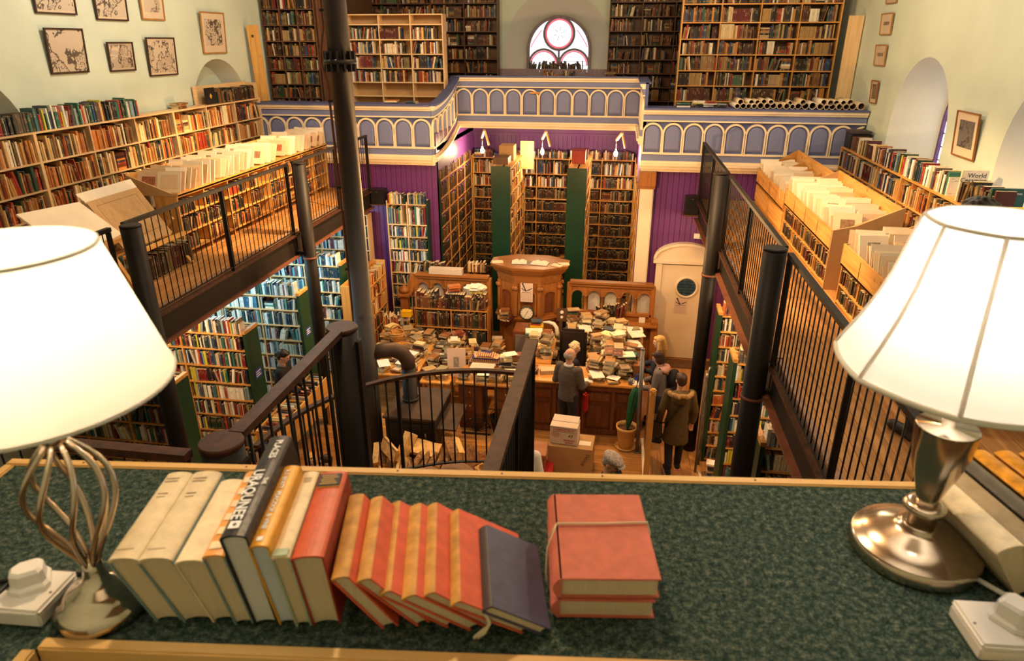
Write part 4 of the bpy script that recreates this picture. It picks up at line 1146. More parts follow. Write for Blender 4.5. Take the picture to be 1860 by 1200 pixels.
# ------------------------------------------------------------------ flue, stove, logs
FX, FY = -3.68, 9.12
t = thing('flue_pipe', 'tall black flue pipe with a bolted collar rising from beside the stove to the roof', 'flue', (FX, FY, 0))
obj('pipe', MB().lathe([(.145, 0), (.145, 2.4), (.140, 2.4), (.140, 5.9), (.146, 5.9), (.146, 9.15)], (FX, FY, 0), 32), K['flue'], t)
obj('collar_flange', MB().lathe([(.15, 5.90), (.205, 5.93), (.215, 5.955), (.205, 5.98), (.15, 6.0)], (FX, FY, 0), 32), K['iron'], t)
me = MB().box(.135, .205, -.012, .012, -.12, .13).mesh('fin')
for i in range(14): inst('fin', me, t, T(0, 0, 5.955) @ RZ(2 * math.pi * i / 14), K['iron'])
rod = [(FX - .20, FY, 9.1), (FX - .19, FY, 6.35), (FX - .24, FY - .02, 6.1), (FX - .25, FY - .02, 5.92), (FX - .20, FY, 5.7), (FX - .17, FY, 4.0), (FX - .16, FY, .9)]
obj('side_rod', MB().tube(rod, .018, 8), K['rust'], t)
for z in (6.55, 5.45, 4.3, 3.1, 2.0): obj('rod_clip', MB().box(FX - .21, FX - .12, FY - .02, FY + .02, z, z + .03), K['iron'], t)
obj('base_plate', MB().box(FX - .24, FX + .24, FY - .2, FY + .24, 0, .03), K['iron'], t)
t = thing('wood_stove', 'flat-topped dark steel wood stove with an elbowed flue', 'stove', (-3.0, 9.42, 0))
obj('body', MB().bbox(-3.40, -2.60, 8.92, 9.92, .24, .76, .012), K['iron'], t)
obj('top_plate', MB().bbox(-3.43, -2.57, 8.89, 9.95, .76, .80, .008), K['stove'], t)
obj('plinth', MB().box(-3.30, -2.70, 9.0, 9.85, 0, .24), K['iron'], t)
obj('side_shelf', MB().bbox(-2.60, -2.28, 9.0, 9.85, .56, .59, .006), K['stove'], t)
obj('stove_door', MB().bbox(-3.32, -2.68, 8.895, 8.925, .30, .70, .006), K['iron'], t)
obj('door_handle', MB().cyl((-2.74, 8.87, .46), (-2.74, 8.87, .56), .012), K['steel_grey'], t)
sp = (-3.14, 9.48)
obj('stove_pipe', MB().lathe([(.128, .80), (.128, .84), (.115, .85), (.115, 1.42)], (*sp, 0), 24), K['iron'], t)
obj('pipe_ring', MB().lathe([(.131, .835), (.133, .85), (.131, .865)], (*sp, 0), 24, 0, (False, False)), K['steel_grey'], t)
obj('elbow', MB().tube([(*sp, 1.40), (sp[0] - .01, sp[1] - .01, 1.52), (sp[0] - .08, sp[1] - .05, 1.66), (sp[0] - .20, sp[1] - .12, 1.74), (sp[0] - .32, sp[1] - .2, 1.76), (FX + .08, FY + .04, 1.76)], [.116, .118, .120, .120, .118, .116], 20), K['stove'], t)
t = thing('fire_screen', 'black wrought iron fan of fire irons on the floor by the stove', 'fire irons', (-2.15, 10.0, 0))
obj('base_bar', MB().box(-2.40, -1.90, 9.86, 9.90, 0, .02), K['iron'], t)
for k in range(7):
    a = R(20 + k * 23); obj('iron_rod', MB().cyl((-2.15, 9.95, .02), (-2.15 + .24 * math.cos(a), 10.0, .02 + .22 * math.sin(a)), .008, n=6), K['iron'], t)
obj('arc', MB().tube([(-2.15 + .24 * math.cos(R(a)), 10.0, .02 + .22 * math.sin(R(a))) for a in range(10, 171, 16)], .009, 6), K['iron'], t)
t = thing('coal_scuttle', 'black coal scuttle standing between the stair bars and the counter', 'bucket', (-1.75, 10.0, 0))
obj('bucket', MB().lathe([(.10, 0), (.12, .02), (.17, .30), (.175, .31), (.16, .30), (.11, .03)], (-1.75, 10.0, 0), 20, 0, (True, True)), K['iron'], t)
obj('bail', MB().tube([(-1.75 + .17 * math.cos(R(a)), 10.0, .31 + .14 * math.sin(R(a))) for a in range(0, 181, 20)], .007, 6), K['iron'], t)

K['bark'] = pmat('bark', (.26, .13, .055), .9, var=.5, scale=20, bump=.6)
K['cutwood'] = pmat('cut_wood', (.78, .48, .18), .8, var=.28, scale=14)
def log_mesh(r, L, n, flat=False):
    rnd = random.Random(int(r * 1e4) + n * 7 + int(L * 100)); a = sorted(rnd.uniform(0, 2 * math.pi) for _ in range(n)) if flat else [2 * math.pi * i / n for i in range(n)]
    ring = [(r * rnd.uniform(.72, 1.1) * math.cos(t), r * rnd.uniform(.72, 1.1) * math.sin(t)) for t in a] if flat else [(r * rnd.uniform(.92, 1.06) * math.cos(t), r * rnd.uniform(.92, 1.06) * math.sin(t)) for t in a]
    vs = []
    for j, y in enumerate((-L / 2, -L / 6, L / 6, L / 2)):
        k = rnd.uniform(.95, 1.05)
        vs += [(x * k + rnd.uniform(-.004, .004), y + rnd.uniform(-.01, .01) * (j in (0, 3)), z * k) for x, z in ring]
    mb = MB()
    for j in range(3):
        for i in range(n): mb.add([vs[j * n + i], vs[j * n + (i + 1) % n], vs[(j + 1) * n + (i + 1) % n], vs[(j + 1) * n + i]], [(0, 1, 2, 3)], (0 if i % 3 == 0 else 1) if flat else 0)
    mb.add(vs[:n], [list(range(n))], 1); mb.add(vs[-n:], [list(range(n))], 1)
    return mb
def put_log(x, y, z, r, L, n, rot, tilt, flat, label, group):
    me = log_mesh(r, L, n, flat).mesh('firewood_log')
    me.materials.append(K['bark']); me.materials.append(K['cutwood'])
    o = bpy.data.objects.new('firewood_log', me); COL.objects.link(o)
    o.matrix_world = T(x, y, z) @ RZ(rot) @ RX(tilt) @ RY(random.uniform(0, 6))
    tag(o, label, 'log', group)
big = [(-3.42, 8.62, .25, .15, .36, 7, .2, .5, 'tall split log at the flue end of the wood heap'), (-3.20, 8.55, .42, .15, .34, 7, .9, .3, 'large pale split log at the top of the heap near the flue'),
       (-2.98, 8.60, .46, .11, .46, 6, -.5, .9, 'dark bark-covered log tilted up on the heap'), (-2.66, 8.62, .44, .15, .42, 8, 1.45, .1, 'broad bark log lying across the top of the heap'),
       (-2.26, 8.60, .46, .17, .36, 9, .5, .2, 'largest log of the heap, its round cut end towards the stair'), (-2.02, 8.68, .30, .14, .34, 7, -.3, .4, 'pale split log at the counter end of the heap'),
       (-2.95, 8.42, .27, .11, .32, 6, .1, .2, 'split log below the tilted bark log'), (-3.30, 8.36, .12, .10, .3, 7, .6, 0, 'short log at the foot of the heap by the flue'), (-3.56, 8.40, .10, .09, .28, 7, -.4, 0, 'small log at the corner of the heap by the flue'),
       (-3.08, 8.32, .10, .10, .3, 6, .2, 0, 'squared log at the foot of the heap, middle front'), (-2.72, 8.36, .13, .13, .34, 8, .15, 0, 'round log at the foot of the heap'), (-2.15, 8.38, .12, .12, .34, 7, -.2, 0, 'stout log at the foot of the heap near the counter')]
for x, y, z, r, L, n, ro, ti, lb in big: put_log(x, y, z, r, L, n, ro, ti, True, lb, 'logs heaped before the stove')
for k in range(15):
    x = -2.72 + (k % 5) * .105 + random.uniform(-.02, .02) + (k // 5 % 2) * .05; z = .24 + (k // 5) * .085
    put_log(x, 8.40, z, random.uniform(.034, .046), .36, 9, random.uniform(-.1, .1), 0, False, 'thin round branch stacked under the largest log, its cut end showing', 'thin round branches in the heap')
for k in range(16):
    put_log(-1.95 + random.uniform(-.16, .26), 8.75 + random.uniform(-.35, .45), .03 + random.uniform(0, .10), random.uniform(.025, .05), random.uniform(.15, .28), 5, random.uniform(0, 3), random.uniform(-.3, .3), True, 'splinter of kindling strewn at the counter end of the wood heap', 'kindling')

# armchairs with their backs to the camera
K['tweed'] = pmat('brown_tweed', (.10, .045, .025), .9, var=0, scale=150, bump=.5, col2=(.36, .22, .14), detail=2)
def armchair(x, y, rot, label, h, w):
    M = T(x, y, 0) @ RZ(rot)
    t = thing('armchair', label, 'armchair', (x, y, 0), 0, 'tweed armchairs by the stove')
    obj('seat', MB().bbox(-w / 2, w / 2, -.05, .55, .12, .44, .05, 0, M), K['tweed'], t)
    n = 18; pr = [(w / 2 * 1.05 * math.cos(math.pi * i / n), h - .28 + .28 * math.sin(math.pi * i / n)) for i in range(n + 1)] + [(-w / 2 * 1.0, .25), (w / 2 * 1.0, .25)]
    back = MB(); k = len(pr)
    vs = [M @ Vector((a * .93, -.20, .2 + (b - .2) * .96)) for a, b in pr] + [M @ Vector((a, -.14, b)) for a, b in pr] + [M @ Vector((a, -.02, b)) for a, b in pr] + [M @ Vector((a * .9, .06, .2 + (b - .2) * .94)) for a, b in pr]
    back.add(vs, [(j * k + i, j * k + (i + 1) % k, (j + 1) * k + (i + 1) % k, (j + 1) * k + i) for j in range(3) for i in range(k)] + [list(range(k)), list(range(3 * k, 4 * k))], 0, False)
    obj('backrest', back, K['tweed'], t)
    for s in (-1, 1):
        obj('armrest', MB().bbox(s * w / 2 - .07, s * w / 2 + .07, -.06, .5, .15, .60, .05, 0, M), K['tweed'], t)
        for yy in (-.1, .48): obj('leg', MB().cyl(M @ Vector((s * (w / 2 - .06), yy, 0)), M @ Vector((s * (w / 2 - .06), yy, .13)), .02, .028, 8), K['brown_d'], t)
armchair(-2.42, 7.62, .12, 'low-backed brown tweed armchair at the wood heap, nearer the flue', .86, .62)
armchair(-1.90, 7.60, -.2, 'round-backed brown tweed armchair at the wood heap, nearer the stair rail', .97, .56)
def open_box(name, label, x0, x1, y0, y1, z0, z1, mat, cat='box', group=None):
    t = thing(name, label, cat, ((x0 + x1) / 2, (y0 + y1) / 2, z0), 0, group); w = .008
    obj('base', MB().box(x0, x1, y0, y1, z0, z0 + w), mat, t)
    for a in ((x0, x0 + w, y0, y1), (x1 - w, x1, y0, y1), (x0, x1, y0, y0 + w), (x0, x1, y1 - w, y1)): obj('side', MB().box(*a, z0, z1), mat, t)
    return t
open_box('book_box', 'low cardboard box of papers before the heap, next to the flue', -3.72, -3.30, 7.72, 8.06, 0, .34, K['card'])
open_box('book_box', 'second low cardboard box of papers before the heap', -3.26, -2.84, 7.72, 8.06, 0, .34, K['card'])
for x in (-3.51, -3.05): obj('paper_stack', MB().box(x - .18, x + .18, 7.74, 8.04, .012, .30), K['paper'], None, 'white paper stack filling the %s cardboard box by the heap' % ('flue-side' if x < -3.3 else 'second'), 'paper')
# ------------------------------------------------------------------ galleries: wall bookcases
for i, (a, b) in enumerate(((4.9, 7.75), (7.75, 10.60), (10.60, 13.48))):
    bookcase('wall_bookcase', ['pale wooden bookcase along the map wall, nearest section behind the cream lamp', 'pale wooden bookcase along the map wall, middle section', 'pale wooden bookcase along the map wall, section ending at the balcony'][i],
             (-7.20, a, ZG), (1, 0, 0), b - a, .27, 1.76, [.08, .41, .74, 1.06, 1.40], 3, K['pale'], pal='tan', where='the %s shelf below the maps', end='balcony end', row_names=1, group='bookcases along the map wall', nside=K['pale_z'], fill=(.93, 1.0), lean=.06)
# books standing on top of the map-wall bookcase
row((-7.22, 5.2, ZG + 1.76), (1, 0, 0), 4.62, .30, .24, 'modern', 'the top of the map-wall bookcase', 'balcony end', hr=(.62, .95), flat=0)
row((-7.22, 12.05, ZG + 1.76), (1, 0, 0), 1.35, .27, .24, 'old', 'the short top row by the balcony', 'balcony end', hr=(.7, .95), flat=0)
obj('album', MB().bbox(-7.30, -7.27, 11.72, 12.02, 5.165, 5.44, .004), K['black'], None, 'black album with a gold diamond facing out on the map-wall bookcase', 'album')
obj('album_emblem', MB().add([(-7.268, 11.87, 5.25), (-7.268, 11.91, 5.30), (-7.268, 11.87, 5.35), (-7.268, 11.83, 5.30)], [(0, 1, 2, 3)]), K['txt_gold'], bpy.data.objects['album'])
t = thing('shelf_box', 'pale board back and end around the short row of books by the balcony', 'shelf', (-7.35, 12.7, 5.16))
obj('back_panel', MB().box(-7.47, -7.45, 11.65, 13.46, 5.16, 5.47), K['pale'], t); obj('end_panel', MB().box(-7.45, -7.22, 13.44, 13.46, 5.16, 5.45), K['pale'], t)
pile((-7.33, 11.0, 5.16), 3, 'old', 'the small flat pile on the map-wall bookcase', R(80), hr=(.2, .26))
ROWS_R = [.02, .35, .69]
for i, (a, b) in enumerate(((13.42, 10.45), (10.45, 7.48), (7.48, 4.5))):
    bookcase('wall_bookcase', ['golden pine bookcase below the arched windows, section by the balcony', 'golden pine bookcase below the arched windows, middle section', 'golden pine bookcase below the arched windows, section behind the white lampshade'][i],
             (3.95, a, ZG), (-1, 0, 0), a - b, .30, 1.05, [.06, .37, .71], 3, K['pine'], pal=('tan' if i else 'mixed'), where='the %s arched-window shelf', end='balcony end ', group='bookcases below the arched windows', nside=K['pine_z'], fill=(.93, 1.0), lean=.05)
row((3.97, 12.75, ZG + 1.05), (-1, 0, 0), 1.3, .27, .24, 'mixed', 'the pine bookcase top', 'balcony end ', hr=(.75, .98), flat=0, tr=(.02, .05))
row((3.97, 11.4, ZG + 1.05), (-1, 0, 0), 2.3, .29, .24, 'modern', 'the pine bookcase top', 'balcony end ', hr=(.72, .98), flat=0, tr=(.02, .05))
row((3.97, 8.75, ZG + 1.05), (-1, 0, 0), .8, .30, .24, 'dark', 'the pine bookcase top', 'balcony end ', hr=(.72, .98), flat=0, tr=(.02, .05))
for k in range(4): pile((4.12, 7.55 - k * .32, ZG + 1.05), 5 + k % 3, 'modern', 'the flat pile %s on the pine bookcase top' % ('nearest the green book', 'second from the green book', 'third from the green book', 'fourth from the green book')[k], R(90), hr=(.22, .3), wr=(.17, .22), tr=(.02, .05))
def fix_end(): 
    for b in BOOKS:
        if b['end'] == 'balcony end ': b['end'] = 'window corner end'
# big books shown face on
def face_book(label, x, y, z, w, h, t_, cover, lines, tmat, size, tilt=0.0):
    M = T(x, y, z) @ RX(tilt)
    o = obj('book', MB().box(-w / 2, w / 2, 0, t_, 0, h, 0, M), cover, None, label, 'book')
    for i, (s, dz, dx) in enumerate(lines): text(s, size[i], M @ T(dx, -.001, dz) @ RX(R(90)), tmat, o)
    return o
wc = face_book('large pale book titled World Ceramics, face out on the pine bookcase top', 4.13, 8.80, ZG + 1.05, .29, .36, .03, K['c_cream2'], [('World', .30, .02), ('Ceramics', .245, -.01)], K['txt_black'], (.075, .075))
obj('green_vase_picture', MB().lathe([(.02, 0), (.06, .03), (.075, .08), (.05, .13), (.03, .15)], (0, 0, 0), 14, 0, (True, True), T(4.16, 8.797, ZG + 1.08) @ Matrix.Scale(.02, 4, (0, 1, 0))), K['green'], wc)
face_book('large dark green book with white title, face out on the pine bookcase top', 4.14, 8.02, ZG + 1.05, .34, .30, .04, cloth('dark_green_jacket', (.012, .07, .055), .4), [('The Lorch Homes', .25, 0), ('1920-1986', .19, -.06)], K['txt_white'], (.036, .03))
# dark boxes at the balcony end of the bookcase
obj('archive_box', MB().bbox(3.98, 4.28, 13.05, 13.40, ZG + 1.055, ZG + 1.32, .006), K['black'], None, 'black archive box on the pine bookcase by the balcony, taller one', 'box')
obj('archive_box', MB().bbox(3.99, 4.26, 12.80, 13.03, ZG + 1.055, ZG + 1.28, .006), K['brown_d'], None, 'dark brown archive box on the pine bookcase next to the black one', 'box')
obj('portfolio', MB().box(3.97, 4.30, 13.02, 13.38, ZG + 1.322, ZG + 1.36), K['c_slate_d'], None, 'flat dark portfolio lying on the black archive box', 'portfolio')

# ------------------------------------------------------------------ print bins
PRINTS = []
RAISE = .004
def print_mesh(w, h, pic, tone):
    mb = MB().box(-w / 2, w / 2, 0, .012, 0, h, 0)
    pw, ph, pz = pic
    mb.add([(-pw / 2, -.0008, pz), (pw / 2, -.0008, pz), (pw / 2, -.0008, pz + ph), (-pw / 2, -.0008, pz + ph)], [(0, 1, 2, 3)], 1)
    me = mb.mesh('mounted_print'); me.materials.append(tone[0]); me.materials.append(tone[1]); return me
K['mount_cream'] = pmat('mount_cream', (.80, .64, .42), .35, var=.06, scale=4); K['mount_white'] = pmat('mount_white', (.84, .74, .58), .3, var=.05, scale=4); K['mount_pink'] = pmat('mount_buff', (.74, .52, .32), .4, var=.06)
K['ink_sepia'] = pmat('sepia_print', (.30, .17, .09), .5, var=.5, scale=30); K['ink_grey'] = pmat('grey_print', (.34, .28, .22), .5, var=.4, scale=30); K['ink_red'] = pmat('reddish_print', (.36, .12, .06), .5, var=.5, scale=30)
PM_ = [print_mesh(.32, .30, (.16, .12, .10), (K['mount_cream'], K['ink_sepia'])), print_mesh(.30, .33, (.13, .16, .10), (K['mount_white'], K['ink_grey'])), print_mesh(.34, .27, (.2, .12, .08), (K['mount_pink'], K['ink_red'])), print_mesh(.31, .31, (.10, .10, .14), (K['mount_white'], K['ink_sepia'])), print_mesh(.33, .29, (.24, .2, .05), (K['mount_cream'], K['mount_pink']))]
def bins(name, label, xf, xb, y0, y1, z0, zl, zb, n, s, mat, mats_end, prints, where, nfl=.30):
    """print browser: floor of trays at zl-nfl, front lip at xf up to zl, back at xb up to zb"""
    t = thing(name, label, 'print bin', ((xf + xb) / 2, (y0 + y1) / 2, z0))
    zf = zl - nfl; x0, x1 = min(xf, xb), max(xf, xb); th = .018
    B = lambda nm, a, b, c, d, e, f, m=mat: obj(nm, MB().box(min(a, b), max(a, b), c, d, e, f), m, t)
    B('tray_floor', xf, xb, y0, y1, zf - .02, zf)
    B('front_lip', xf, xf + s * -th, y0, y1, zf - .02, zl); B('back_panel', xb, xb + s * th, y0, y1, zf - .02, zb)
    def slope(nm, y, m, top=0):
        lo = 0 if m is mats_end else .11
        pr = [(xf, zf - .02), (xb, zf - .02), (xb, zb - lo), (xf + (xb - xf) * .12, zl - lo * .3), (xf, zl - lo * .3)]
        obj(nm, MB().prism(pr, lambda a, b: (a, y - th / 2, b), lambda a, b: (a, y + th / 2, b)), m, t)
    for k in range(n + 1): slope('end_panel' if k in (0, n) else 'divider', y0 + (y1 - y0) * k / n, mats_end if k in (0, n) else mat)
    for k in range(n):
        a = y0 + (y1 - y0) * k / n + .05; b = y0 + (y1 - y0) * (k + 1) / n - .03
        cnt = prints if isinstance(prints, int) else prints[k]
        for q in range(cnt):
            for col_ in (0, 1):
                if random.random() < .12: continue
                y = a + (b - a) * (q + .5) / cnt; tl = R(random.uniform(14, 32)); xx = xf + (xb - xf) * (.27 + .46 * col_) + random.uniform(-.03, .03)
                o = bpy.data.objects.new('mounted_print', PM_[random.randrange(5)]); COL.objects.link(o)
                o.matrix_world = T(xx, y, zf + RAISE + random.uniform(0, .03)) @ RZ(random.uniform(-.12, .12)) @ RX(-tl)
                tag(o, '%s mounted print, %s from the front, %s tray of %s' % ('wall-side' if col_ else 'rail-side', nth(q + 1), nth(n - k), where), 'print', 'sleeved prints in the gallery trays'); PRINTS.append(o)
    return t
# map gallery: low bookcases facing the rail with trays of prints on top
for i, (a, b, n) in enumerate(((8.42, 11.0, 5), (11.0, 13.45, 4))):
    bookcase('low_bookcase', ['golden pine bookcase under the print trays on the map gallery, nearer half', 'golden pine bookcase under the print trays on the map gallery, balcony half'][i],
             (-5.90, a, ZG), (1, 0, 0), b - a, .34, .86, [.10, .35, .60], 4, K['pine'], pal='warmold', where='the %s shelf under the print trays', end='balcony end', nside=K['pine_z'], fill=(.45, 1.0), lean=.12, hr=(.6, .92), sh=K['brown_d'])
    bins('print_bin', ['long pine tray of mounted prints on the map gallery, nearer half', 'long pine tray of mounted prints on the map gallery, half by the balcony'][i], -5.88, -6.60, a, b, ZG + .86, ZG + .90, ZG + 1.14, n, 1, K['pine'], K['mdf'], 5, ['the nearer map-gallery bin', 'the balcony-end map-gallery bin'][i], .02)
# right gallery: pine drawer unit, bookcase with trays, nearest bookcase with trays
RAISE = .09
t = thing('plan_chest', 'knotty pine chest with a sloping print tray, by the balcony on the window gallery', 'chest', (2.9, 12.2, ZG))
obj('carcass', MB().box(2.58, 3.2, 11.02, 13.38, ZG, ZG + .36), K['pine'], t)
obj('plinth', MB().box(2.60, 3.2, 11.04, 13.36, ZG - .0, ZG + .05), K['pine'], t)
for k in range(2): obj('drawer_front', MB().bbox(2.555, 2.58, 11.04 + k * 1.17, 12.19 + k * 1.17, ZG + .06, ZG + .34, .006), K['pine'], t)
bins('print_bin', 'pine print tray at the balcony end of the window gallery', 2.55, 3.22, 11.02, 13.38, ZG + .36, ZG + .64, ZG + .98, 4, -1, K['pine'], K['pine_x'], 7, 'the balcony-end window-gallery bin', .24)
bookcase('low_bookcase', 'golden bookcase under the middle print tray on the window gallery', (2.57, 10.98, ZG), (-1, 0, 0), 2.56, .36, .48, [.05, .26], 4, K['pine'], pal='old', where='the %s shelf, middle print tray', end='plan chest end', nside=K['pine_z'], fill=(.8, 1), hr=(.7, .95))
bins('print_bin', 'pine print tray with a brown board end in the middle of the window gallery', 2.55, 3.28, 8.42, 10.98, ZG + .48, ZG + .73, ZG + 1.02, 4, -1, K['pine'], K['mdf'], 8, 'the middle window-gallery bin', .22)
obj('bin_end_board', MB().prism([(2.55, ZG), (3.30, ZG), (3.30, ZG + 1.04), (2.80, ZG + .80), (2.55, ZG + .74)], lambda a, b: (a, 8.385, b), lambda a, b: (a, 8.405, b)), K['mdf'], None, 'brown hardboard end panel of the middle print tray', 'panel')
bookcase('low_bookcase', 'golden bookcase under the nearest print tray, beside the white lampshade', (2.57, 7.92, ZG), (-1, 0, 0), 2.5, .36, .47, [.05, .25], 4, K['pine'], pal='old', where='the %s shelf, nearest print tray', end='panel end', nside=K['pine_z'], fill=(.85, 1), hr=(.7, .95))
bins('print_bin', 'pine print tray nearest the white lampshade on the window gallery', 2.55, 3.28, 5.42, 7.92, ZG + .47, ZG + .71, ZG + .95, 4, -1, K['pine'], K['mdf'], 8, 'the nearest window-gallery bin', .22)

# A-frame browser with portfolios, floor books
t = thing('print_easel', 'wooden trestle browser holding large mount boards behind the railing', 'easel', (-6.05, 7.6, ZG))
for y in (7.08, 8.22):
    obj('leg', MB().beam((-5.72, y, ZG), (-6.45, y, ZG + 1.0), .05, .04), K['pine_z'], t); obj('leg', MB().beam((-6.55, y, ZG), (-5.88, y, ZG + .62), .05, .04), K['pine_z'], t)
obj('crossbar', MB().beam((-6.0, 7.05, ZG + .40), (-6.0, 8.25, ZG + .40), .08, .03), K['pine'], t)
obj('slat', MB().beam((-5.75, 7.05, ZG + .42), (-5.75, 8.25, ZG + .42), .09, .03), K['pine'], t); obj('slat', MB().beam((-6.46, 7.05, ZG + .98), (-6.46, 8.25, ZG + .98), .06, .03), K['pine'], t)
for k in range(4):
    M = T(-5.82 - k * .035, 7.62 + k * .03, ZG + .46 + k * .012) @ RY(R(-33))
    o = obj('mount_board', MB().box(-.006, 0, -.46 - .02 * k, .46, 0, .70 + .02 * k, 0, M), K['ply'] if k == 0 else K['mount_white'], None, ['brown mount board with a ruled border, front of the trestle browser', 'cream mount board second in the trestle browser', 'white mount board third in the trestle browser', 'white mount board at the back of the trestle browser'][k], 'mount board', 'boards in the trestle browser')
    if k == 0:
        for a in ((.0, .0005, -.36, .36, .12, .125), (.0, .0005, -.36, .36, .62, .625), (.0, .0005, -.36, -.355, .12, .62), (.0, .0005, .355, .36, .12, .62)): obj('ruled_line', MB().box(*a, 0, M), K['txt_brown'], o)
M = T(-5.72, 6.65, ZG + .72) @ RY(R(-52)) @ RZ(.1)
obj('portfolio', MB().box(-.02, 0, -.5, .45, 0, .62, 0, M), K['mount_white'], None, 'large pale portfolio in clear film leaning behind the cream lampshade', 'portfolio')
t = thing('portfolio_stand', 'wooden stand under the pale portfolio behind the cream lampshade', 'stand', (-5.9, 6.65, ZG))
for y in (6.3, 7.0): obj('leg', MB().beam((-5.66, y, ZG), (-6.1, y, ZG + .9), .05, .04), K['pine_z'], t)
obj('ledge', MB().box(-5.76, -5.66, 6.2, 7.1, ZG + .66, ZG + .70), K['pine'], t)
row((-5.75, 7.35, ZG), (1, 0, 0), 1.02, .33, .26, 'dark', 'the floor row behind the railing', 'nearer end', hr=(.7, .95), tr=(.02, .045), flat=0, lean=.04)
row((-6.05, 7.3, ZG), (1, 0, 0), 1.0, .36, .26, 'modern', 'the row under the trestle browser', 'nearer end', hr=(.7, .95), flat=0)

# ------------------------------------------------------------------ pictures on the side walls
def map_material(name, bg, ink, sc, seed):
    m = bpy.data.materials.new(name); m.use_nodes = True; nt = m.node_tree; b = nt.nodes['Principled BSDF']; L = nt.links.new
    b.inputs['Roughness'].default_value = .6
    tc = nt.nodes.new('ShaderNodeTexCoord'); mp = nt.nodes.new('ShaderNodeMapping'); mp.inputs['Location'].default_value = (seed, seed * 2.3, seed * .7)
    L(tc.outputs['Object'], mp.inputs[0])
    nz = nt.nodes.new('ShaderNodeTexNoise'); nz.inputs['Scale'].default_value = sc; nz.inputs['Detail'].default_value = 8; L(mp.outputs[0], nz.inputs['Vector'])
    # coast line: a thin contour of the noise; hatching where the land lies
    ab = nt.nodes.new('ShaderNodeMath'); ab.operation = 'SUBTRACT'; ab.inputs[1].default_value = .5; L(nz.outputs['Fac'], ab.inputs[0])
    a2 = nt.nodes.new('ShaderNodeMath'); a2.operation = 'ABSOLUTE'; L(ab.outputs[0], a2.inputs[0])
    ln = nt.nodes.new('ShaderNodeMath'); ln.operation = 'LESS_THAN'; ln.inputs[1].default_value = .018; L(a2.outputs[0], ln.inputs[0])
    n2 = nt.nodes.new('ShaderNodeTexNoise'); n2.inputs['Scale'].default_value = sc * 14; n2.inputs['Detail'].default_value = 3; L(mp.outputs[0], n2.inputs['Vector'])
    hh = nt.nodes.new('ShaderNodeMath'); hh.operation = 'GREATER_THAN'; hh.inputs[1].default_value = .57; L(n2.outputs['Fac'], hh.inputs[0])
    ld = nt.nodes.new('ShaderNodeMath'); ld.operation = 'GREATER_THAN'; ld.inputs[1].default_value = .02; L(ab.outputs[0], ld.inputs[0])
    an = nt.nodes.new('ShaderNodeMath'); an.operation = 'MULTIPLY'; L(hh.outputs[0], an.inputs[0]); L(ld.outputs[0], an.inputs[1])
    mxm = nt.nodes.new('ShaderNodeMath'); mxm.operation = 'MAXIMUM'; L(an.outputs[0], mxm.inputs[0]); L(ln.outputs[0], mxm.inputs[1])
    mx = nt.nodes.new('ShaderNodeMix'); mx.data_type = 'RGBA'; mx.inputs['A'].default_value = (*bg, 1); mx.inputs['B'].default_value = (*ink, 1)
    L(mxm.outputs[0], mx.inputs['Factor']); L(mx.outputs['Result'], b.inputs['Base Color'])
    return m
def glass_material():
    m = bpy.data.materials.new('picture_glass'); m.use_nodes = True; nt = m.node_tree; L = nt.links.new
    for n in list(nt.nodes): nt.nodes.remove(n)
    o = nt.nodes.new('ShaderNodeOutputMaterial'); mx = nt.nodes.new('ShaderNodeMixShader'); tr = nt.nodes.new('ShaderNodeBsdfTransparent'); g = nt.nodes.new('ShaderNodeBsdfGlossy')
    g.inputs['Roughness'].default_value = .02; f = nt.nodes.new('ShaderNodeFresnel'); f.inputs[0].default_value = 1.5
    fk = nt.nodes.new('ShaderNodeMath'); fk.operation = 'MULTIPLY'; fk.inputs[1].default_value = .35; L(f.outputs[0], fk.inputs[0]); L(fk.outputs[0], mx.inputs[0]); L(tr.outputs[0], mx.inputs[1]); L(g.outputs[0], mx.inputs[2]); L(mx.outputs[0], o.inputs[0]); return m
K['glass'] = glass_material()
K['frame_dark'] = pmat('dark_frame', (.045, .022, .014), .4, var=.2); K['frame_gold'] = pmat('gilt_frame', (.36, .18, .05), .4, var=.2); K['frame_oak'] = pmat('oak_frame', (.26, .10, .03), .4, var=.2)
K['mat_pale'] = pmat('pale_mount', (.70, .60, .46), .7, var=.04)
def picture(label, x, s, yc, zc, w, h, frame, mount, sheet, fw=.022, tilt=4, roll=0, group=None):
    """picture on a side wall: s=+1 faces +x (left wall), -1 faces -x"""
    M = T(x, yc, zc - h / 2) @ RZ(R(90) if s > 0 else R(-90)) @ RX(R(tilt)) @ RY(R(roll))
    # local: x along the picture, z up, -y towards the room
    t = thing('framed_picture', label, 'picture', M.translation, 0, group)
    for a in ((-w / 2, w / 2, 0, fw), (-w / 2, w / 2, h - fw, h)): obj('frame_rail', MB().box(a[0], a[1], -.022, 0, a[2], a[3], 0, M), frame, t)
    for a in (-w / 2, w / 2 - fw): obj('frame_stile', MB().box(a, a + fw, -.022, 0, fw, h - fw, 0, M), frame, t)
    if mount > 0: obj('mount', MB().box(-w / 2 + fw, w / 2 - fw, -.008, -.002, fw, h - fw, 0, M), K['mat_pale'], t)
    m_ = mount + fw
    obj('sheet', MB().box(-w / 2 + m_, w / 2 - m_, -.010, -.008, m_ * 1.15, h - m_, 0, M), sheet, t)
    obj('glass', MB().add([M @ Vector(p) for p in ((-w / 2 + fw, -.014, fw), (w / 2 - fw, -.014, fw), (w / 2 - fw, -.014, h - fw), (-w / 2 + fw, -.014, h - fw))], [(0, 1, 2, 3)]), K['glass'], t)
bg1, ink1 = (.60, .52, .42), (.10, .08, .06)
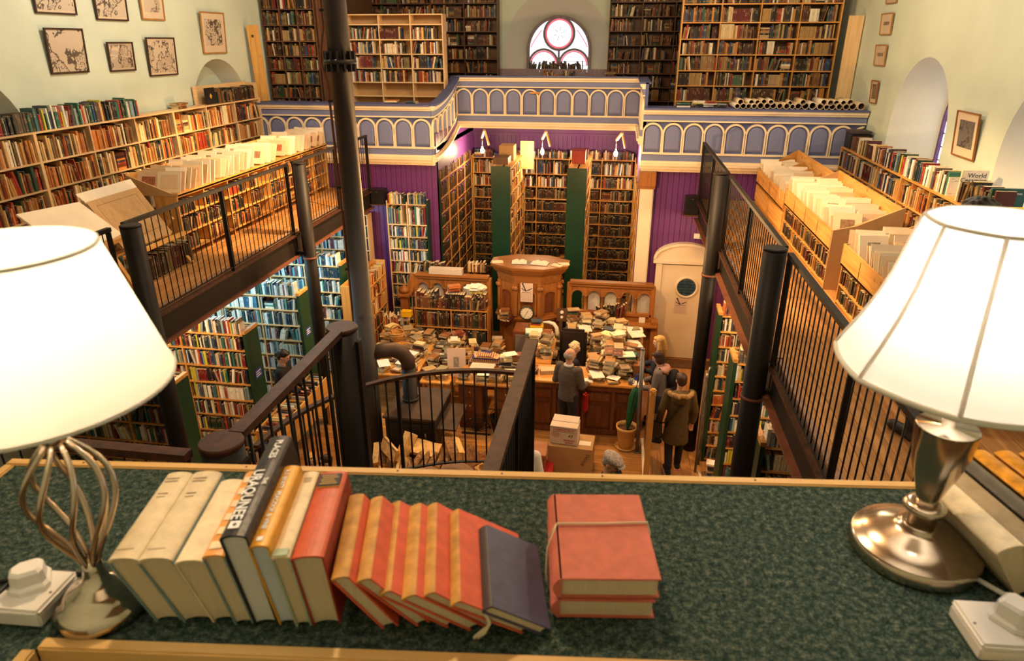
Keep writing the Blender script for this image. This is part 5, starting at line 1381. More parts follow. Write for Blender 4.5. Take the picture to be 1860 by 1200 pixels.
MP = [map_material('old_map_%d' % i, bg1, ink1, sc, i * 3.1) for i, sc in enumerate((3.5, 4.5, 6, 3, 5, 4, 7))]
G = 'framed maps on the wall'
picture('large framed map of islands in a dark frame, lowest and nearest on the wall', -7.49, 1, 8.93, 6.08, .69, .57, K['frame_dark'], 0, MP[0], group=G)
picture('small square framed map in a dark frame between two larger maps', -7.49, 1, 10.0, 5.99, .57, .41, K['frame_dark'], .02, MP[1], group=G)
picture('framed map of a ragged coast in a dark frame, third along the lower line', -7.49, 1, 10.97, 5.97, .74, .58, K['frame_dark'], .02, MP[2], group=G)
picture('gilt framed map with a wide pale mount above the small arched window', -7.49, 1, 12.6, 6.34, .78, .70, K['frame_gold'], .10, MP[3], group=G)
picture('dark framed map cut by the top edge, above the map of islands', -7.49, 1, 8.93, 6.82, .72, .58, K['frame_dark'], .02, MP[4], group=G)
picture('dark framed map with a bright reflection, above the small square map', -7.49, 1, 10.0, 6.80, .68, .64, K['frame_dark'], .02, MP[5], group=G)
picture('narrow pale framed map high above the map of the ragged coast', -7.49, 1, 10.96, 6.83, .58, .64, K['frame_gold'], .08, MP[6], group=G)
G = 'small framed views on the window wall'
view = map_material('engraved_view', (.34, .26, .18), (.08, .06, .05), 9, 4.4); sky_view = map_material('mountain_view', (.15, .14, .14), (.05, .045, .04), 5, 8.1)
picture('small framed engraving beside the balcony bookcase, topmost fully seen', 4.34, -1, 13.45, 6.47, .54, .34, K['frame_gold'], .12, view, .014, group=G)
picture('small framed engraving second down beside the balcony bookcase', 4.34, -1, 13.45, 5.98, .54, .34, K['frame_gold'], .12, view, .014, group=G)
picture('narrow framed engraving lowest beside the balcony, next to the rolled tubes', 4.34, -1, 13.40, 5.39, .34, .38, K['frame_oak'], .05, view, .014, group=G)
picture('small framed engraving cut by the top edge beside the balcony bookcase', 4.34, -1, 13.45, 6.95, .50, .34, K['frame_gold'], .12, view, .014, group=G)
picture('framed mountain view with a wide buff mount between the arched windows', 4.34, -1, 9.68, 5.11, .62, .56, K['frame_oak'], .09, sky_view, .016, 5, group=G)
# ------------------------------------------------------------------ bookcases on the balcony tiers
zb = 4.26
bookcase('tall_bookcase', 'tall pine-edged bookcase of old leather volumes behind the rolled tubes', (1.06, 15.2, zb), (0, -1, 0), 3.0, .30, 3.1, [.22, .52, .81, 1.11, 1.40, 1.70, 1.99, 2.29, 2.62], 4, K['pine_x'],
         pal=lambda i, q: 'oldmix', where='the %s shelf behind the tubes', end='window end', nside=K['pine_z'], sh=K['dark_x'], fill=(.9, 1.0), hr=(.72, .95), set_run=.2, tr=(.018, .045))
t = thing('pine_board', 'wide pale pine board standing upright at the end of the tall old-book case', 'board', (4.22, 14.75, zb))
obj('board', MB().bbox(4.06, 4.33, 14.72, 14.75, zb, 6.64, .004), K['pale_z'], t)
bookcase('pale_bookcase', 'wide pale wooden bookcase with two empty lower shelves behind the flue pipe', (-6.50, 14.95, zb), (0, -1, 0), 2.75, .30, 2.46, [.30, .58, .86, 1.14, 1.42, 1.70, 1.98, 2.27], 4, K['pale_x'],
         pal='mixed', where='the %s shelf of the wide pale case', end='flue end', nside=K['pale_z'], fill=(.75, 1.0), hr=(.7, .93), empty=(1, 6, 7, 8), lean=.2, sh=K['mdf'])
bookcase('dark_bookcase', 'dark crowded bookcase in the balcony corner by the map wall', (-7.44, 14.45, zb), (0, -1, 0), 1.15, .28, 3.0, [.30, .57, .84, 1.11, 1.39, 1.66, 1.95, 2.25, 2.55], 3, K['dark_x'],
         pal='oldmix', where='the %s shelf of the dark corner case', end='map wall end', fill=(.85, 1.0), hr=(.7, .95), lean=.16)
obj('dark_gap_filler', MB().box(-6.27, -6.22, 14.5, 17.8, zb, 7.6), K['dark_x'], None, 'dark wooden partition added for the shaded gap behind the corner bookcase on the balcony', 'filler')  # dark board added to stand in for the shade between the two cases
M = T(-7.36, 13.72, 5.07) @ RY(R(-2.5)) @ RX(R(-1))
o = obj('pine_plank', MB().bbox(-.01, .23, 0, .03, 0, 1.42, .004, 0, M), K['pine_z'], None, 'broad knotty pine plank leaning in the balcony corner by the maps', 'plank')
obj('knot', MB().cyl(M @ Vector((.10, -.002, 1.22)), M @ Vector((.10, .001, 1.22)), .028, n=12), K['brown_d'], o)
bookcase('back_wall_bookcase', 'dark bookcase against the end wall on the map side of the traceried window', (-7.40, 18.25, 4.58), (0, -1, 0), 4.22, .30, 3.2, [.25, .57, .89, 1.21, 1.53, 1.85, 2.17, 2.49, 2.81], 5, K['dark_x'],
         pal='oldmix', where='the %s end-wall shelf on the map side', end='traceried window end', fill=(.75, 1.0), lean=.2, hr=(.6, .93), flat=.12)
bookcase('back_wall_bookcase', 'dark bookcase against the end wall on the other side of the traceried window', (-.44, 18.25, 4.58), (0, -1, 0), 3.9, .30, 3.2, [.25, .57, .89, 1.21, 1.53, 1.85, 2.17, 2.49, 2.81], 5, K['dark_x'],
         pal='oldmix', where='the %s end-wall shelf beyond the window', end='traceried window end', fill=(.65, 1.0), lean=.22, hr=(.6, .93), flat=.14)
row((-2.45, 18.72, 5.46), (0, -1, 0), 1.4, .30, .2, 'dark', 'the row on the traceried window sill', 'map-side end', fill=1, lean=.3, hr=(.6, .95), flat=0)
row((-2.05, 18.4, 5.22), (0, -1, 0), .8, .34, .2, 'tan', 'the row below the traceried window', 'map-side end', fill=1, lean=.2, hr=(.7, .95), flat=.1)
obj('window_shelf', MB().box(-2.55, -.9, 18.36, 18.62, 5.17, 5.22), K['dark_x'], None, 'dark shelf under the traceried window', 'shelf')
# radiator-like grille under the window, map side
t = thing('radiator', 'low column radiator under the traceried window', 'radiator', (-2.3, 18.3, 4.6))
me = MB().bbox(0, .035, -.05, .05, 0, .62, .012).mesh('radiator_column')
for k in range(14): inst('radiator_column', me, t, T(-.45 + k * .045, 0, .1), K['lilac_dado'])
for k, (x, y, n) in enumerate(((-.33, 17.4, 13), (-.05, 17.5, 8), (.25, 17.35, 9), (.10, 17.1, 6), (-.6, 17.6, 7))):
    pile((x, y, 5.05 - (k % 2) * .05), n, 'tan' if k % 2 else 'old', 'the %s pile behind the middle balcony' % ('tallest', 'second', 'third', 'fourth', 'fifth')[k], 0, tr=(.025, .05))
obj('balcony_table', MB().box(-.9, .40, 16.9, 17.8, 4.96, 5.0).box(-.88, -.84, 16.92, 16.96, 4.58, 4.96).box(.34, .38, 16.92, 16.96, 4.58, 4.96).box(-.88, -.84, 17.74, 17.78, 4.58, 4.96).box(.34, .38, 17.74, 17.78, 4.58, 4.96), K['dark_x'], None, 'dark side table carrying book piles behind the middle balcony', 'table')
# ledge behind the balcony top with rolled tubes and flat books
obj('balcony_ledge', MB().box(.45, 4.32, 13.65, 14.05, 5.03, 5.06), K['blue_dk'], None, 'blue shelf behind the balcony top under the rolled tubes', 'shelf')
obj('balcony_ledge', MB().box(-7.45, -3.72, 13.65, 14.05, 5.03, 5.06), K['blue_dk'], None, 'blue shelf behind the balcony top on the map side', 'shelf')
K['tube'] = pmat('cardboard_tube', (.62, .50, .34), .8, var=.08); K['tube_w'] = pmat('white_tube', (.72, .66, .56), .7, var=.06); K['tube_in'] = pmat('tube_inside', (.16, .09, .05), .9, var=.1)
tubes = []
x = 2.02
while x < 4.20:
    r = random.uniform(.044, .068); tubes.append((x + r, 5.062 + r, r)); x += 2 * r + .003
for i in range(len(tubes) - 1):
    if random.random() < .42: a, b = tubes[i], tubes[i + 1]; r = random.uniform(.040, .055); tubes.append(((a[0] + b[0]) / 2, max(a[1], b[1]) + r * 1.25, r))
base_n = sum(1 for q in tubes if q[1] < 5.062 + .069)
for i, (x, z, r) in enumerate(tubes):
    low = i < base_n
    L = random.uniform(.45, .62); y0 = random.uniform(13.53, 13.62); a = random.uniform(-.10, .10)
    M = T(x, y0, z) @ RZ(a) @ RX(R(-90))
    mb = MB().lathe([(r * .80, .02), (r * .80, 0), (r, 0), (r, L), (r * .8, L)], (0, 0, 0), 16, 0, (False, False), M)
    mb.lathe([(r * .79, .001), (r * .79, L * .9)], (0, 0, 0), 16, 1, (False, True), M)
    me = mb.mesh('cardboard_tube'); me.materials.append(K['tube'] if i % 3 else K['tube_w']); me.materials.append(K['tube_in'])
    o = bpy.data.objects.new('cardboard_tube', me); COL.objects.link(o)
    if low: lb = '%s cardboard map tube on the balcony top, %s from the middle balcony' % ('white' if i % 3 == 0 else 'buff', nth(i + 1))
    else: lb = '%s cardboard tube lying on the others, %s of the upper layer from the middle balcony' % ('white' if i % 3 == 0 else 'buff', nth(i - base_n + 1))
    tag(o, lb, 'tube', 'rolled tubes on the balcony top')
for k, xx in enumerate((1.12, 1.42, 1.60, 1.80)): pile((xx, 13.82, 5.062), 3 + k % 3, 'modern', 'the %s flat pile on the balcony top beside the tubes' % nth(k + 1), 0, tr=(.015, .035), hr=(.2, .26))
pile((-4.55, 13.82, 5.062), 3, 'tan', 'the small pile on the balcony top near the pale case', .2, tr=(.012, .03)); pile((-4.15, 13.82, 5.062), 2, 'modern', 'the second small pile near the pale case', -.1, tr=(.012, .03))
obj('wooden_tag', MB().bbox(-2.02, -1.80, 15.66, 15.68, 5.14, 5.18, .003), K['pine_x'], None, 'small brown wooden tag fixed to the middle balcony panels', 'tag')
# bare bulbs on wooden arms below the middle balcony
for k, xx in enumerate((-3.02, -1.62, .05)):
    t = thing('bulb_bracket', ['bare bulb on a wooden arm below the balcony, map side', 'bare bulb on a wooden arm below the middle of the balcony', 'bare bulb on a wooden arm below the balcony, nearest the door'][k], 'light', (xx, 15.9, 3.8))
    obj('arm', MB().beam((xx - .02, 15.60, 4.36), (xx - .14, 15.92, 4.16), .05, .04), K['mdf'], t)
    obj('brace', MB().beam((xx - .02, 15.66, 4.34), (xx + .06, 15.72, 4.02), .035, .035), K['pine_z'], t)
    obj('cord', MB().cyl((xx - .14, 15.95, 4.14), (xx - .14, 15.95, 3.97), .004, n=6), K['white'], t)
    obj('socket', MB().lathe([(.018, 3.92), (.018, 3.97)], (xx - .14, 15.95, 0), 12), K['white'], t)
    obj('bulb', MB().ball((xx - .14, 15.95, 3.86), (.045, .045, .06), 14, 10), K['hot_bulb'] if 'hot_bulb' in K else K.setdefault('hot_bulb', emit('bare_bulb', (1.0, .88, .66), 40)), t)
    bulb_light('bracket_light', (xx - .14, 15.88, 3.86), (50, 75, 75)[k], (1.0, .70, .36), .05)
# ------------------------------------------------------------------ alcove: bookcases below the middle balcony
bookcase('alcove_bookcase', 'tall bookcase across the back of the alcove under the bare bulbs', (-3.62, 17.0, .0), (0, -1, 0), 4.02, .30, 3.62, [.1, .42, .74, 1.06, 1.36, 1.66, 1.96, 2.26, 2.56, 2.86, 3.18, 3.55], 5, K['pine_x'],
         pal=lambda i, q: 'mixed' if i < 4 else ('old' if i < 6 else 'dark'), where='the %s shelf at the back of the alcove', end='map side end', top=False, nside=K['pine_z'], sh=K['dark_x'], fill=(.93, 1.0), hr=(.62, .92), tr=(.018, .045), lean=.05)
for i, (xa, lb, lb2) in enumerate(((-2.67, 'first', 'map side'), (-1.06, 'second', 'door side'))):
    xb = xa + .41
    rt = bookcase('island_bookcase', 'double alcove bookcase with a plain dark green end, %s' % ('behind the pulpit, map side' if i == 0 else 'behind the pulpit, door side'), (xb, 14.42, 0), (1, 0, 0), 2.3, .20, 3.72, [.1, .42, .74, 1.06, 1.36, 1.66, 1.96, 2.26, 2.56, 2.86, 3.18, 3.45], 3, K['pine'],
             pal='tan', where='the %%s %s green-ended alcove shelf' % lb, end='green end', nside=K['pine_z'], fill=(.9, 1.0), hr=(.6, .9))
    obj('end_panel', MB().box(xa, xb, 14.39, 14.42, 0, 3.77), K['green'], rt, 'dark green end panel')
    r2 = bookcase('island_bookcase', 'rear half of the double alcove bookcase, %s, facing the map side' % lb, (xa, 16.72, 0), (-1, 0, 0), 2.3, .20, 3.72, [.1, .42, .74, 1.06, 1.36, 1.66, 1.96, 2.26, 2.56, 2.86, 3.18, 3.45], 3, K['pine'],
             pal='old', where='the %%s map-facing shelf, %s green-ended case' % lb, end='green end', nside=K['pine_z'], fill=(.9, 1.0), hr=(.6, .9))
obj('book_box', MB().bbox(-2.66, -2.34, 14.6, 15.0, 3.775, 3.92, .004), K['brown_d'], None, 'dark brown box on the green-ended case, map side', 'box')
obj('book_box', MB().bbox(-2.62, -2.3, 15.1, 15.5, 3.775, 4.10, .004), K['card'], None, 'tall pale carton on the green-ended case, map side', 'box')
obj('book_box', MB().bbox(-2.32, -2.0, 16.3, 16.35, 3.4, 4.05, .004), K['mdf'], None, 'cream board standing beside the green-ended case, map side', 'board')
obj('book_box', MB().bbox(-1.0, -.72, 14.9, 15.3, 3.775, 4.05, .004), pmat('red_board', (.30, .03, .018), .5, var=.1), None, 'red box file on the green-ended case, door side', 'box')
obj('book_box', MB().bbox(-1.05, -.7, 15.5, 15.9, 3.775, 3.98, .004), K['brown_d'], None, 'dark box behind the red box file', 'box')
bookcase('side_bookcase', 'bookcase down the map-side wall of the alcove', (-3.62, 13.75, 0), (1, 0, 0), 3.2, .22, 3.6, [.1, .42, .74, 1.06, 1.36, 1.66, 1.96, 2.26, 2.56, 2.86, 3.18, 3.55], 4, K['pine'],
         pal='old', where='the %s shelf on the map-side alcove wall', end='open end', top=False, nside=K['pine_z'], fill=(.9, 1), hr=(.6, .9), ends=(K['green'], K['pine_z']))
bookcase('side_bookcase', 'bookcase down the door-side wall of the alcove', (.40, 16.9, 0), (-1, 0, 0), 3.1, .22, 3.5, [.1, .42, .74, 1.06, 1.36, 1.66, 1.96, 2.26, 2.56, 2.86, 3.18], 4, K['pine'],
         pal='old', where='the %s shelf on the door-side alcove wall', end='back end', top=False, nside=K['pine_z'], fill=(.9, 1), hr=(.6, .9))
bookcase('pale_bookcase', 'pale bookcase of modern hardbacks between the flue and the alcove', (-4.66, 13.30, .55), (0, -1, 0), .86, .26, 2.66, [.08, .34, .62, .88, 1.14, 1.40, 1.66, 1.92, 2.18, 2.60], 2, K['pale_x'],
         pal='modern', where='the %s shelf of the pale case by the alcove', end='flue end', top=False, nside=K['pale_z'], fill=(.93, 1), hr=(.7, .95), ends=(K['pale_z'], K['green']), lean=.2)
t = thing('pilaster', 'cream square pilaster with a brown capital under the balcony corner', 'column', (.56, 13.55, 0))
obj('shaft', MB().bbox(.43, .69, 13.42, 13.60, 0, 3.62, .02), K['cream_door'], t); obj('capital', MB().bbox(.40, .72, 13.40, 13.61, 3.62, 3.90, .012), K['oak'], t)
obj('neck_moulding', MB().box(.41, .71, 13.41, 13.61, 3.58, 3.62), K['oak'], t); obj('base', MB().box(.40, .72, 13.39, 13.61, 0, .2), K['oak'], t)

# ------------------------------------------------------------------ door with a round window
dr = obj('door_1', MB().bbox(.98, 1.86, 13.50, 13.56, .02, 2.06, .004), K['cream_door'], kind='structure')
fr = obj('door_frame', MB().box(.86, .98, 13.46, 13.60, 0, 2.14), K['cream_door'], dr); obj('door_frame', MB().box(1.86, 1.98, 13.46, 13.60, 0, 2.14), K['cream_door'], dr)
pp = [(.82, 2.14), (2.02, 2.14), (2.02, 2.22)] + [(1.42 + .60 * math.cos(math.pi * i / 12), 2.22 + .30 * math.sin(math.pi * i / 12)) for i in range(1, 12)] + [(.82, 2.22)]
obj('pediment', MB().prism(pp, lambda a, b: (a, 13.46, b), lambda a, b: (a, 13.60, b)), K['cream_door'], dr)
obj('pediment_rail', MB().box(.80, 2.04, 13.43, 13.60, 2.10, 2.16), K['cream_door'], dr)
arc = [(1.42 + .60 * math.cos(math.pi * i / 16), 2.20 + .30 * math.sin(math.pi * i / 16)) for i in range(17)]
obj('pediment_moulding', MB().strip([(a, 13.46, b) for a, b in arc], .05, .04, lambda i: ((-_tan(arc, i)[1], 0, _tan(arc, i)[0]), (0, -1, 0))), K['cream_door'], dr)
RXm = T(1.50, 13.50, 1.60) @ RX(R(90))
obj('window_ring', MB().lathe([(.185, 0), (.185, .02), (.20, .035), (.225, .03), (.235, .01), (.235, 0)], (0, 0, 0), 36, 0, (False, False), RXm), K['cream_door'], dr)
K['porthole'] = pmat('dark_blue_glass', (.03, .075, .13), .12, var=.6, scale=7)
obj('round_pane', MB().lathe([(.0, .004), (.19, .004)], (0, 0, 0), 36, 0, (False, False), RXm), K['porthole'], dr)
gl = MB()
for k in range(-2, 3): gl.box(1.50 - math.sqrt(.19 ** 2 - (k * .06) ** 2), 1.50 + math.sqrt(.19 ** 2 - (k * .06) ** 2), 13.492, 13.497, 1.60 + k * .06 - .004, 1.60 + k * .06 + .004)
obj('glazing_bar', gl, K['steel'], dr)
def anchor_poster(label, cx, y, cz, w, h):
    t = thing('poster', label, 'poster', (cx, y, cz - h / 2))
    obj('sheet', MB().box(cx - w / 2, cx + w / 2, y - .004, y, cz - h / 2, cz + h / 2), pmat('poster_paper', (.66, .52, .46), .7, var=.05), t)
    P = lambda a, b: Vector((cx + a * w, y - .006, cz + b * h))
    bar = lambda a, b, wd: obj('anchor_mark', MB().beam(P(*a), P(*b), wd, .002, up=(0, 1, 0)), K['txt_black'], t)
    bar((-.30, .42), (-.06, .08), .02); bar((-.38, .20), (-.06, .08), .012); bar((-.06, .08), (.38, .22), .012); bar((-.40, .20), (-.34, .24), .012); bar((.36, .20), (.42, .26), .014); bar((.18, .14), (.24, .18), .02)
    obj('anchor_ring', MB().cyl(P(-.32, .46), P(-.32, .46) - Vector((0, .003, 0)), .016, n=10), K['txt_black'], t)
    for k in range(8): obj('letter_mark', MB().box(cx - w * .38 + k * w * .097, cx - w * .38 + k * w * .097 + w * .06, y - .0055, y - .004, cz - .005, cz + .010), K['txt_brown'], t)
    for k in range(7): obj('text_line', MB().box(cx - w * (.40 - .04 * (k % 3)), cx + w * (.40 - .05 * (k % 2)), y - .0052, y - .004, cz - h * (.08 + k * .055) - .003, cz - h * (.08 + k * .055) + .001), pmat('grey_print_line', (.42, .32, .28), .7, var=0) if k == 0 else bpy.data.materials['grey_print_line'], t)
anchor_poster('pink poster with an anchor on the cream door below its round window', 1.42, 13.497, 1.20, .25, .34)
obj('doormat', MB().box(.80, 2.2, 13.02, 13.44, .002, .014), K['brown_d'], None, 'dark brown mat on the boards before the cream door', 'mat')
t = thing('exit_sign', 'small green and white exit sign on the purple boards above the door', 'sign', (1.72, 13.56, 2.62))
obj('plate', MB().box(1.55, 1.93, 13.57, 13.60, 2.60, 2.70), K['white'], t); obj('green_field', MB().box(1.66, 1.86, 13.565, 13.57, 2.61, 2.69), pmat('exit_green', (.03, .30, .18), .5, var=.05), t)
def speaker(label, x0, x1, y0, y1, z0, z1):
    t = thing('loudspeaker', label, 'speaker', ((x0 + x1) / 2, (y0 + y1) / 2, z0), 0)
    obj('cabinet', MB().bbox(x0, x1, y0, y1, z0, z1, .008), K['black'], t); obj('grille', MB().box(x0 + .015, x1 - .015, y0 - .008, y0, z0 + .02, z1 - .02), K['iron'], t)
    obj('badge', MB().box((x0 + x1) / 2 - .02, (x0 + x1) / 2 + .02, y0 - .011, y0 - .008, z1 - .05, z1 - .04), K['steel_grey'], t)
    obj('shelf', MB().box(x0 - .02, x1 + .02, y0, y1 + .05, z0 - .03, z0 - .002), K['brown_d'], t)
speaker('black loudspeaker on the purple wall above the cream door', 1.30, 1.56, 13.32, 13.57, 3.13, 3.47)
speaker('black loudspeaker on the purple wall beside the map gallery', -4.98, -4.70, 13.30, 13.57, 3.13, 3.42)
obj('wooden_case', MB().bbox(1.50, 1.72, 12.6, 12.95, 2.75, 2.92, .008, 0, T(0, 0, -.0) @ RY(.12)), K['oak_x'], None, 'small brown wooden case on a bracket by the far column', 'case')

# ------------------------------------------------------------------ pulpit and arcaded screen
K['frost'] = pmat('frosted_glass', (.46, .44, .40), .35, var=.15, scale=8)
def arcade(root, x0, x1, y, z0, z1, n, mat, panes=()):
    """screen panel with an open round-headed arcade"""
    w = (x1 - x0) / n
    obj('rail', MB().bbox(x0, x1, y - .07, y + .07, z1 - .06, z1, .01), K['oak_x'], root); obj('rail', MB().bbox(x0, x1, y - .10, y + .09, z1, z1 + .05, .012), K['oak_x'], root)
    obj('lower_panel', MB().box(x0, x1, y - .03, y + .03, z0, z1 - .62), K['oak_x'], root); obj('sill_rail', MB().bbox(x0, x1, y - .06, y + .06, z1 - .65, z1 - .58, .01), K['oak_x'], root)
    for i in range(n):
        cx = x0 + (i + .5) * w; r = w * .36; zs = z1 - .20 - r * .4; e = 10
        for s in (-1, 1):
            pr = [(cx + s * w / 2, z1 - .06), (cx, z1 - .06)] + [(cx + s * r * math.sin(math.pi / 2 * k / e), zs + r * math.cos(math.pi / 2 * k / e)) for k in range(e + 1)] + [(cx + s * w / 2, zs)]
            obj('spandrel', MB().prism(pr, lambda a, b: (a, y - .035, b), lambda a, b: (a, y + .035, b)), K['oak'], root)
        arcp = [(cx + r * 1.05 * math.cos(math.pi * k / 12), zs + r * 1.05 * math.sin(math.pi * k / 12)) for k in range(13)]
        obj('arch_bead', MB().strip([(a, y - .035, b) for a, b in arcp], .03, .02, lambda i_: ((-_tan(arcp, i_)[1], 0, _tan(arcp, i_)[0]), (0, -1, 0))), K['oak'], root)
        if i: obj('colonnette', MB().lathe([(.05, z1 - .60), (.05, z1 - .57), (.032, z1 - .55), (.030, zs - .04), (.05, zs - .02), (.05, zs)], (x0 + i * w, y, 0), 12), K['oak'], root)
    for i in panes: obj('pane', MB().box(x0 + (i + .5) * w - w * .36, x0 + (i + .5) * w + w * .36, y + .02, y + .026, z1 - .58, z1 - .17), K['frost'], root)
    for x in (x0, x1): obj('stile', MB().bbox(x - .05, x + .05, y - .06, y + .06, z0, z1, .01), K['oak'], root)
t = thing('pulpit_screen', 'carved oak arcaded screen on the map side of the pulpit', 'screen', (-3.2, 13.1, 0)); arcade(t, -4.05, -2.50, 13.1, 0, 1.72, 5, None, (0, 1, 3, 4))
t = thing('pulpit_screen', 'carved oak arcaded screen on the door side of the pulpit', 'screen', (0, 13.1, 0)); arcade(t, -.84, .82, 13.1, 0, 1.72, 5, None, (1, 2, 4))
obj('shelf_board', MB().bbox(-.84, .95, 12.80, 13.02, .93, .98, .01), K['oak_x'], t); obj('end_post', MB().bbox(.82, .96, 12.86, 13.12, 0, 1.05, .015), K['oak'], t)
for k, xx in enumerate((-.67, -.34, -.01)):
    pass
def pulpit():
    cx, cy = -1.67, 13.25; t = thing('pulpit', 'octagonal carved oak pulpit with papers on its broad desk', 'pulpit', (cx, cy, 0))
    def oct_(r, z): return [Vector((cx + r * math.cos(R(22.5 + 45 * k)), cy + r * .62 * math.sin(R(22.5 + 45 * k)), z)) for k in range(8)]
    def ringbox(nm, r0, r1, z0, z1, m):
        a, b = oct_(r0, z0), oct_(r1, z1); obj(nm, MB().add(a + b, [(k, (k + 1) % 8, 8 + (k + 1) % 8, 8 + k) for k in range(8)] + [list(range(8)), list(range(8, 16))]), m, t)
    ringbox('body', .66, .66, 0, 1.72, K['oak']); ringbox('base_moulding', .74, .70, 0, .16, K['oak']); ringbox('sill_moulding', .73, .76, .92, .98, K['oak_x']); ringbox('sill_moulding', .70, .70, .98, 1.02, K['oak_x'])
    ringbox('frieze', .68, .72, 1.72, 1.90, K['oak_x']); ringbox('frieze_moulding', .74, .80, 1.90, 1.96, K['oak_x']); ringbox('desk', .84, .86, 2.02, 2.07, K['oak_x']); ringbox('desk_edge', .78, .84, 1.96, 2.02, K['oak_x'])
    V = oct_(.66, 0)
    for k in range(8):
        a, b = V[k], V[(k + 1) % 8]; mid = (a + b) / 2
        if mid.y > cy + .1: continue
        U = (b - a).normalized(); N = Vector((U.y, -U.x, 0)); w = (b - a).length; r = w * .33; zs = 1.48
        arcp = [(-r, 1.06)] + [(r * math.cos(math.pi - math.pi * i / 12), zs + r * .6 * math.sin(math.pi * i / 12)) for i in range(13)] + [(r, 1.06)]
        P = lambda x_, z_, o_: mid + U * x_ + N * o_ + Vector((0, 0, z_))
        obj('arch_moulding', MB().strip([P(p[0], p[1], 0) for p in arcp], .04, .03, lambda i_: ((U * -_tan(arcp, i_)[1] + Vector((0, 0, _tan(arcp, i_)[0]))), N)), K['oak'], t)
        obj('inner_panel', MB().prism([(p[0] * .7, 1.10 + (p[1] - 1.06) * .86) for p in arcp], lambda x_, z_: P(x_, z_, 0), lambda x_, z_: P(x_, z_, .012)), K['counter'], t)
        for s in (-1, 1): obj('pilaster', MB().hexa([P(s * w * .46 - .03, 1.02, 0), P(s * w * .46 + .03, 1.02, 0), P(s * w * .46 + .03, 1.02, .04), P(s * w * .46 - .03, 1.02, .04), P(s * w * .46 - .03, 1.72, 0), P(s * w * .46 + .03, 1.72, 0), P(s * w * .46 + .03, 1.72, .04), P(s * w * .46 - .03, 1.72, .04)]), K['oak'], t)
        for s in (-1, 1): obj('capital', MB().ball(P(s * w * .46, 1.62, .04), (.045, .03, .05), 10, 6), K['oak'], t)
    return t
pulpit()
anchor_poster('pale poster with an anchor pinned to the front of the pulpit', -1.68, 12.80, 1.56, .25, .40)
for nm, x, y, z, a, w, h, lb in (('open_book', -1.88, 13.15, 2.075, .1, .30, .22, 'open book with pale pages on the pulpit desk, map side'), ('open_book', -1.46, 13.13, 2.075, -.15, .34, .22, 'open book with pale pages on the pulpit desk, door side')):
    t = thing(nm, lb, 'book', (x, y, z)); M = T(x, y, z) @ RZ(a)
    for s in (-1, 1):
        n = 6; pr = [(s * w / 2 * k / n, .012 + .035 * math.sin(math.pi * min(1, k / n * 1.15)) * (1 - .5 * k / n)) for k in range(n + 1)] + [(s * w / 2, 0), (0, 0)]
        obj('page_block', MB().prism(pr, lambda p, q: M @ Vector((p, -h / 2, q)), lambda p, q: M @ Vector((p, h / 2, q))), K['paper'], t)
    obj('cover', MB().box(-w / 2 - .01, w / 2 + .01, -h / 2 - .01, h / 2 + .01, -.004, 0, 0, M), K['brown_d'], t)
obj('book_rest', MB().bbox(-2.0, -1.3, 12.98, 13.28, 2.071, 2.074, .0005), K['brown_d'], None, 'dark board lying under the open books on the pulpit', 'board')
for k, (x, y, a) in enumerate(((-2.32, 13.1, .3), (-1.10, 13.05, -.4), (-.98, 13.15, .2))):
    obj('paper', MB().box(-.11, .11, -.07, .07, 0, .02, 0, T(x, y, 2.072) @ RZ(a)), K['paper_y'], None, ['loose papers at the map end of the pulpit desk', 'crumpled papers at the door end of the pulpit desk', 'small paper bundle at the outer edge of the pulpit desk'][k], 'paper')
t = thing('wall_clock', 'round clock with a cream face and dark rim standing below the pulpit poster', 'clock', (-1.66, 12.70, 1.02)); CM = T(-1.66, 12.70, 1.17) @ RX(R(90))
obj('rim', MB().lathe([(.125, 0), (.150, .0), (.155, .02), (.145, .035), (.125, .03)], (0, 0, 0), 36, 0, (False, False), CM), pmat('clock_rim', (.07, .075, .05), .3, metal=.5, var=.1), t)
obj('face', MB().lathe([(0, .018), (.128, .018)], (0, 0, 0), 36, 0, (False, False), CM), K['paper'], t)
for k in range(12): obj('hour_mark', MB().box(-.004, .004, .098, .115, .0185, .0195, 0, CM @ RZ(R(30 * k))), K['txt_black'], t)
obj('hour_hand', MB().box(-.004, .004, 0, .065, .020, .021, 0, CM @ RZ(R(-35))), K['txt_black'], t); obj('minute_hand', MB().box(-.003, .003, 0, .10, .0215, .0225, 0, CM @ RZ(R(150))), K['txt_black'], t)
# pulpit stair newel
t = thing('newel_post', 'moulded oak newel post at the foot of the pulpit steps', 'post', (-4.24, 12.85, 0))
obj('shaft', MB().bbox(-4.32, -4.16, 12.77, 12.93, 0, 1.34, .012), K['oak'], t); obj('cap', MB().bbox(-4.37, -4.11, 12.72, 12.98, 1.34, 1.40, .014), K['oak_x'], t)
obj('finial', MB().lathe([(.06, 1.40), (.10, 1.43), (.11, 1.47), (.07, 1.52), (.03, 1.56)], (-4.24, 12.85, 0), 14), K['oak'], t); obj('rail', MB().beam((-4.20, 12.95, 1.30), (-4.10, 13.1, 1.74), .10, .10), K['oak'], t)
for k in range(3): obj('step', MB().box(-4.9 + k * .2, -4.34, 12.7, 13.3, .2 * k, .2 * (k + 1)), K['oak_x'], t)

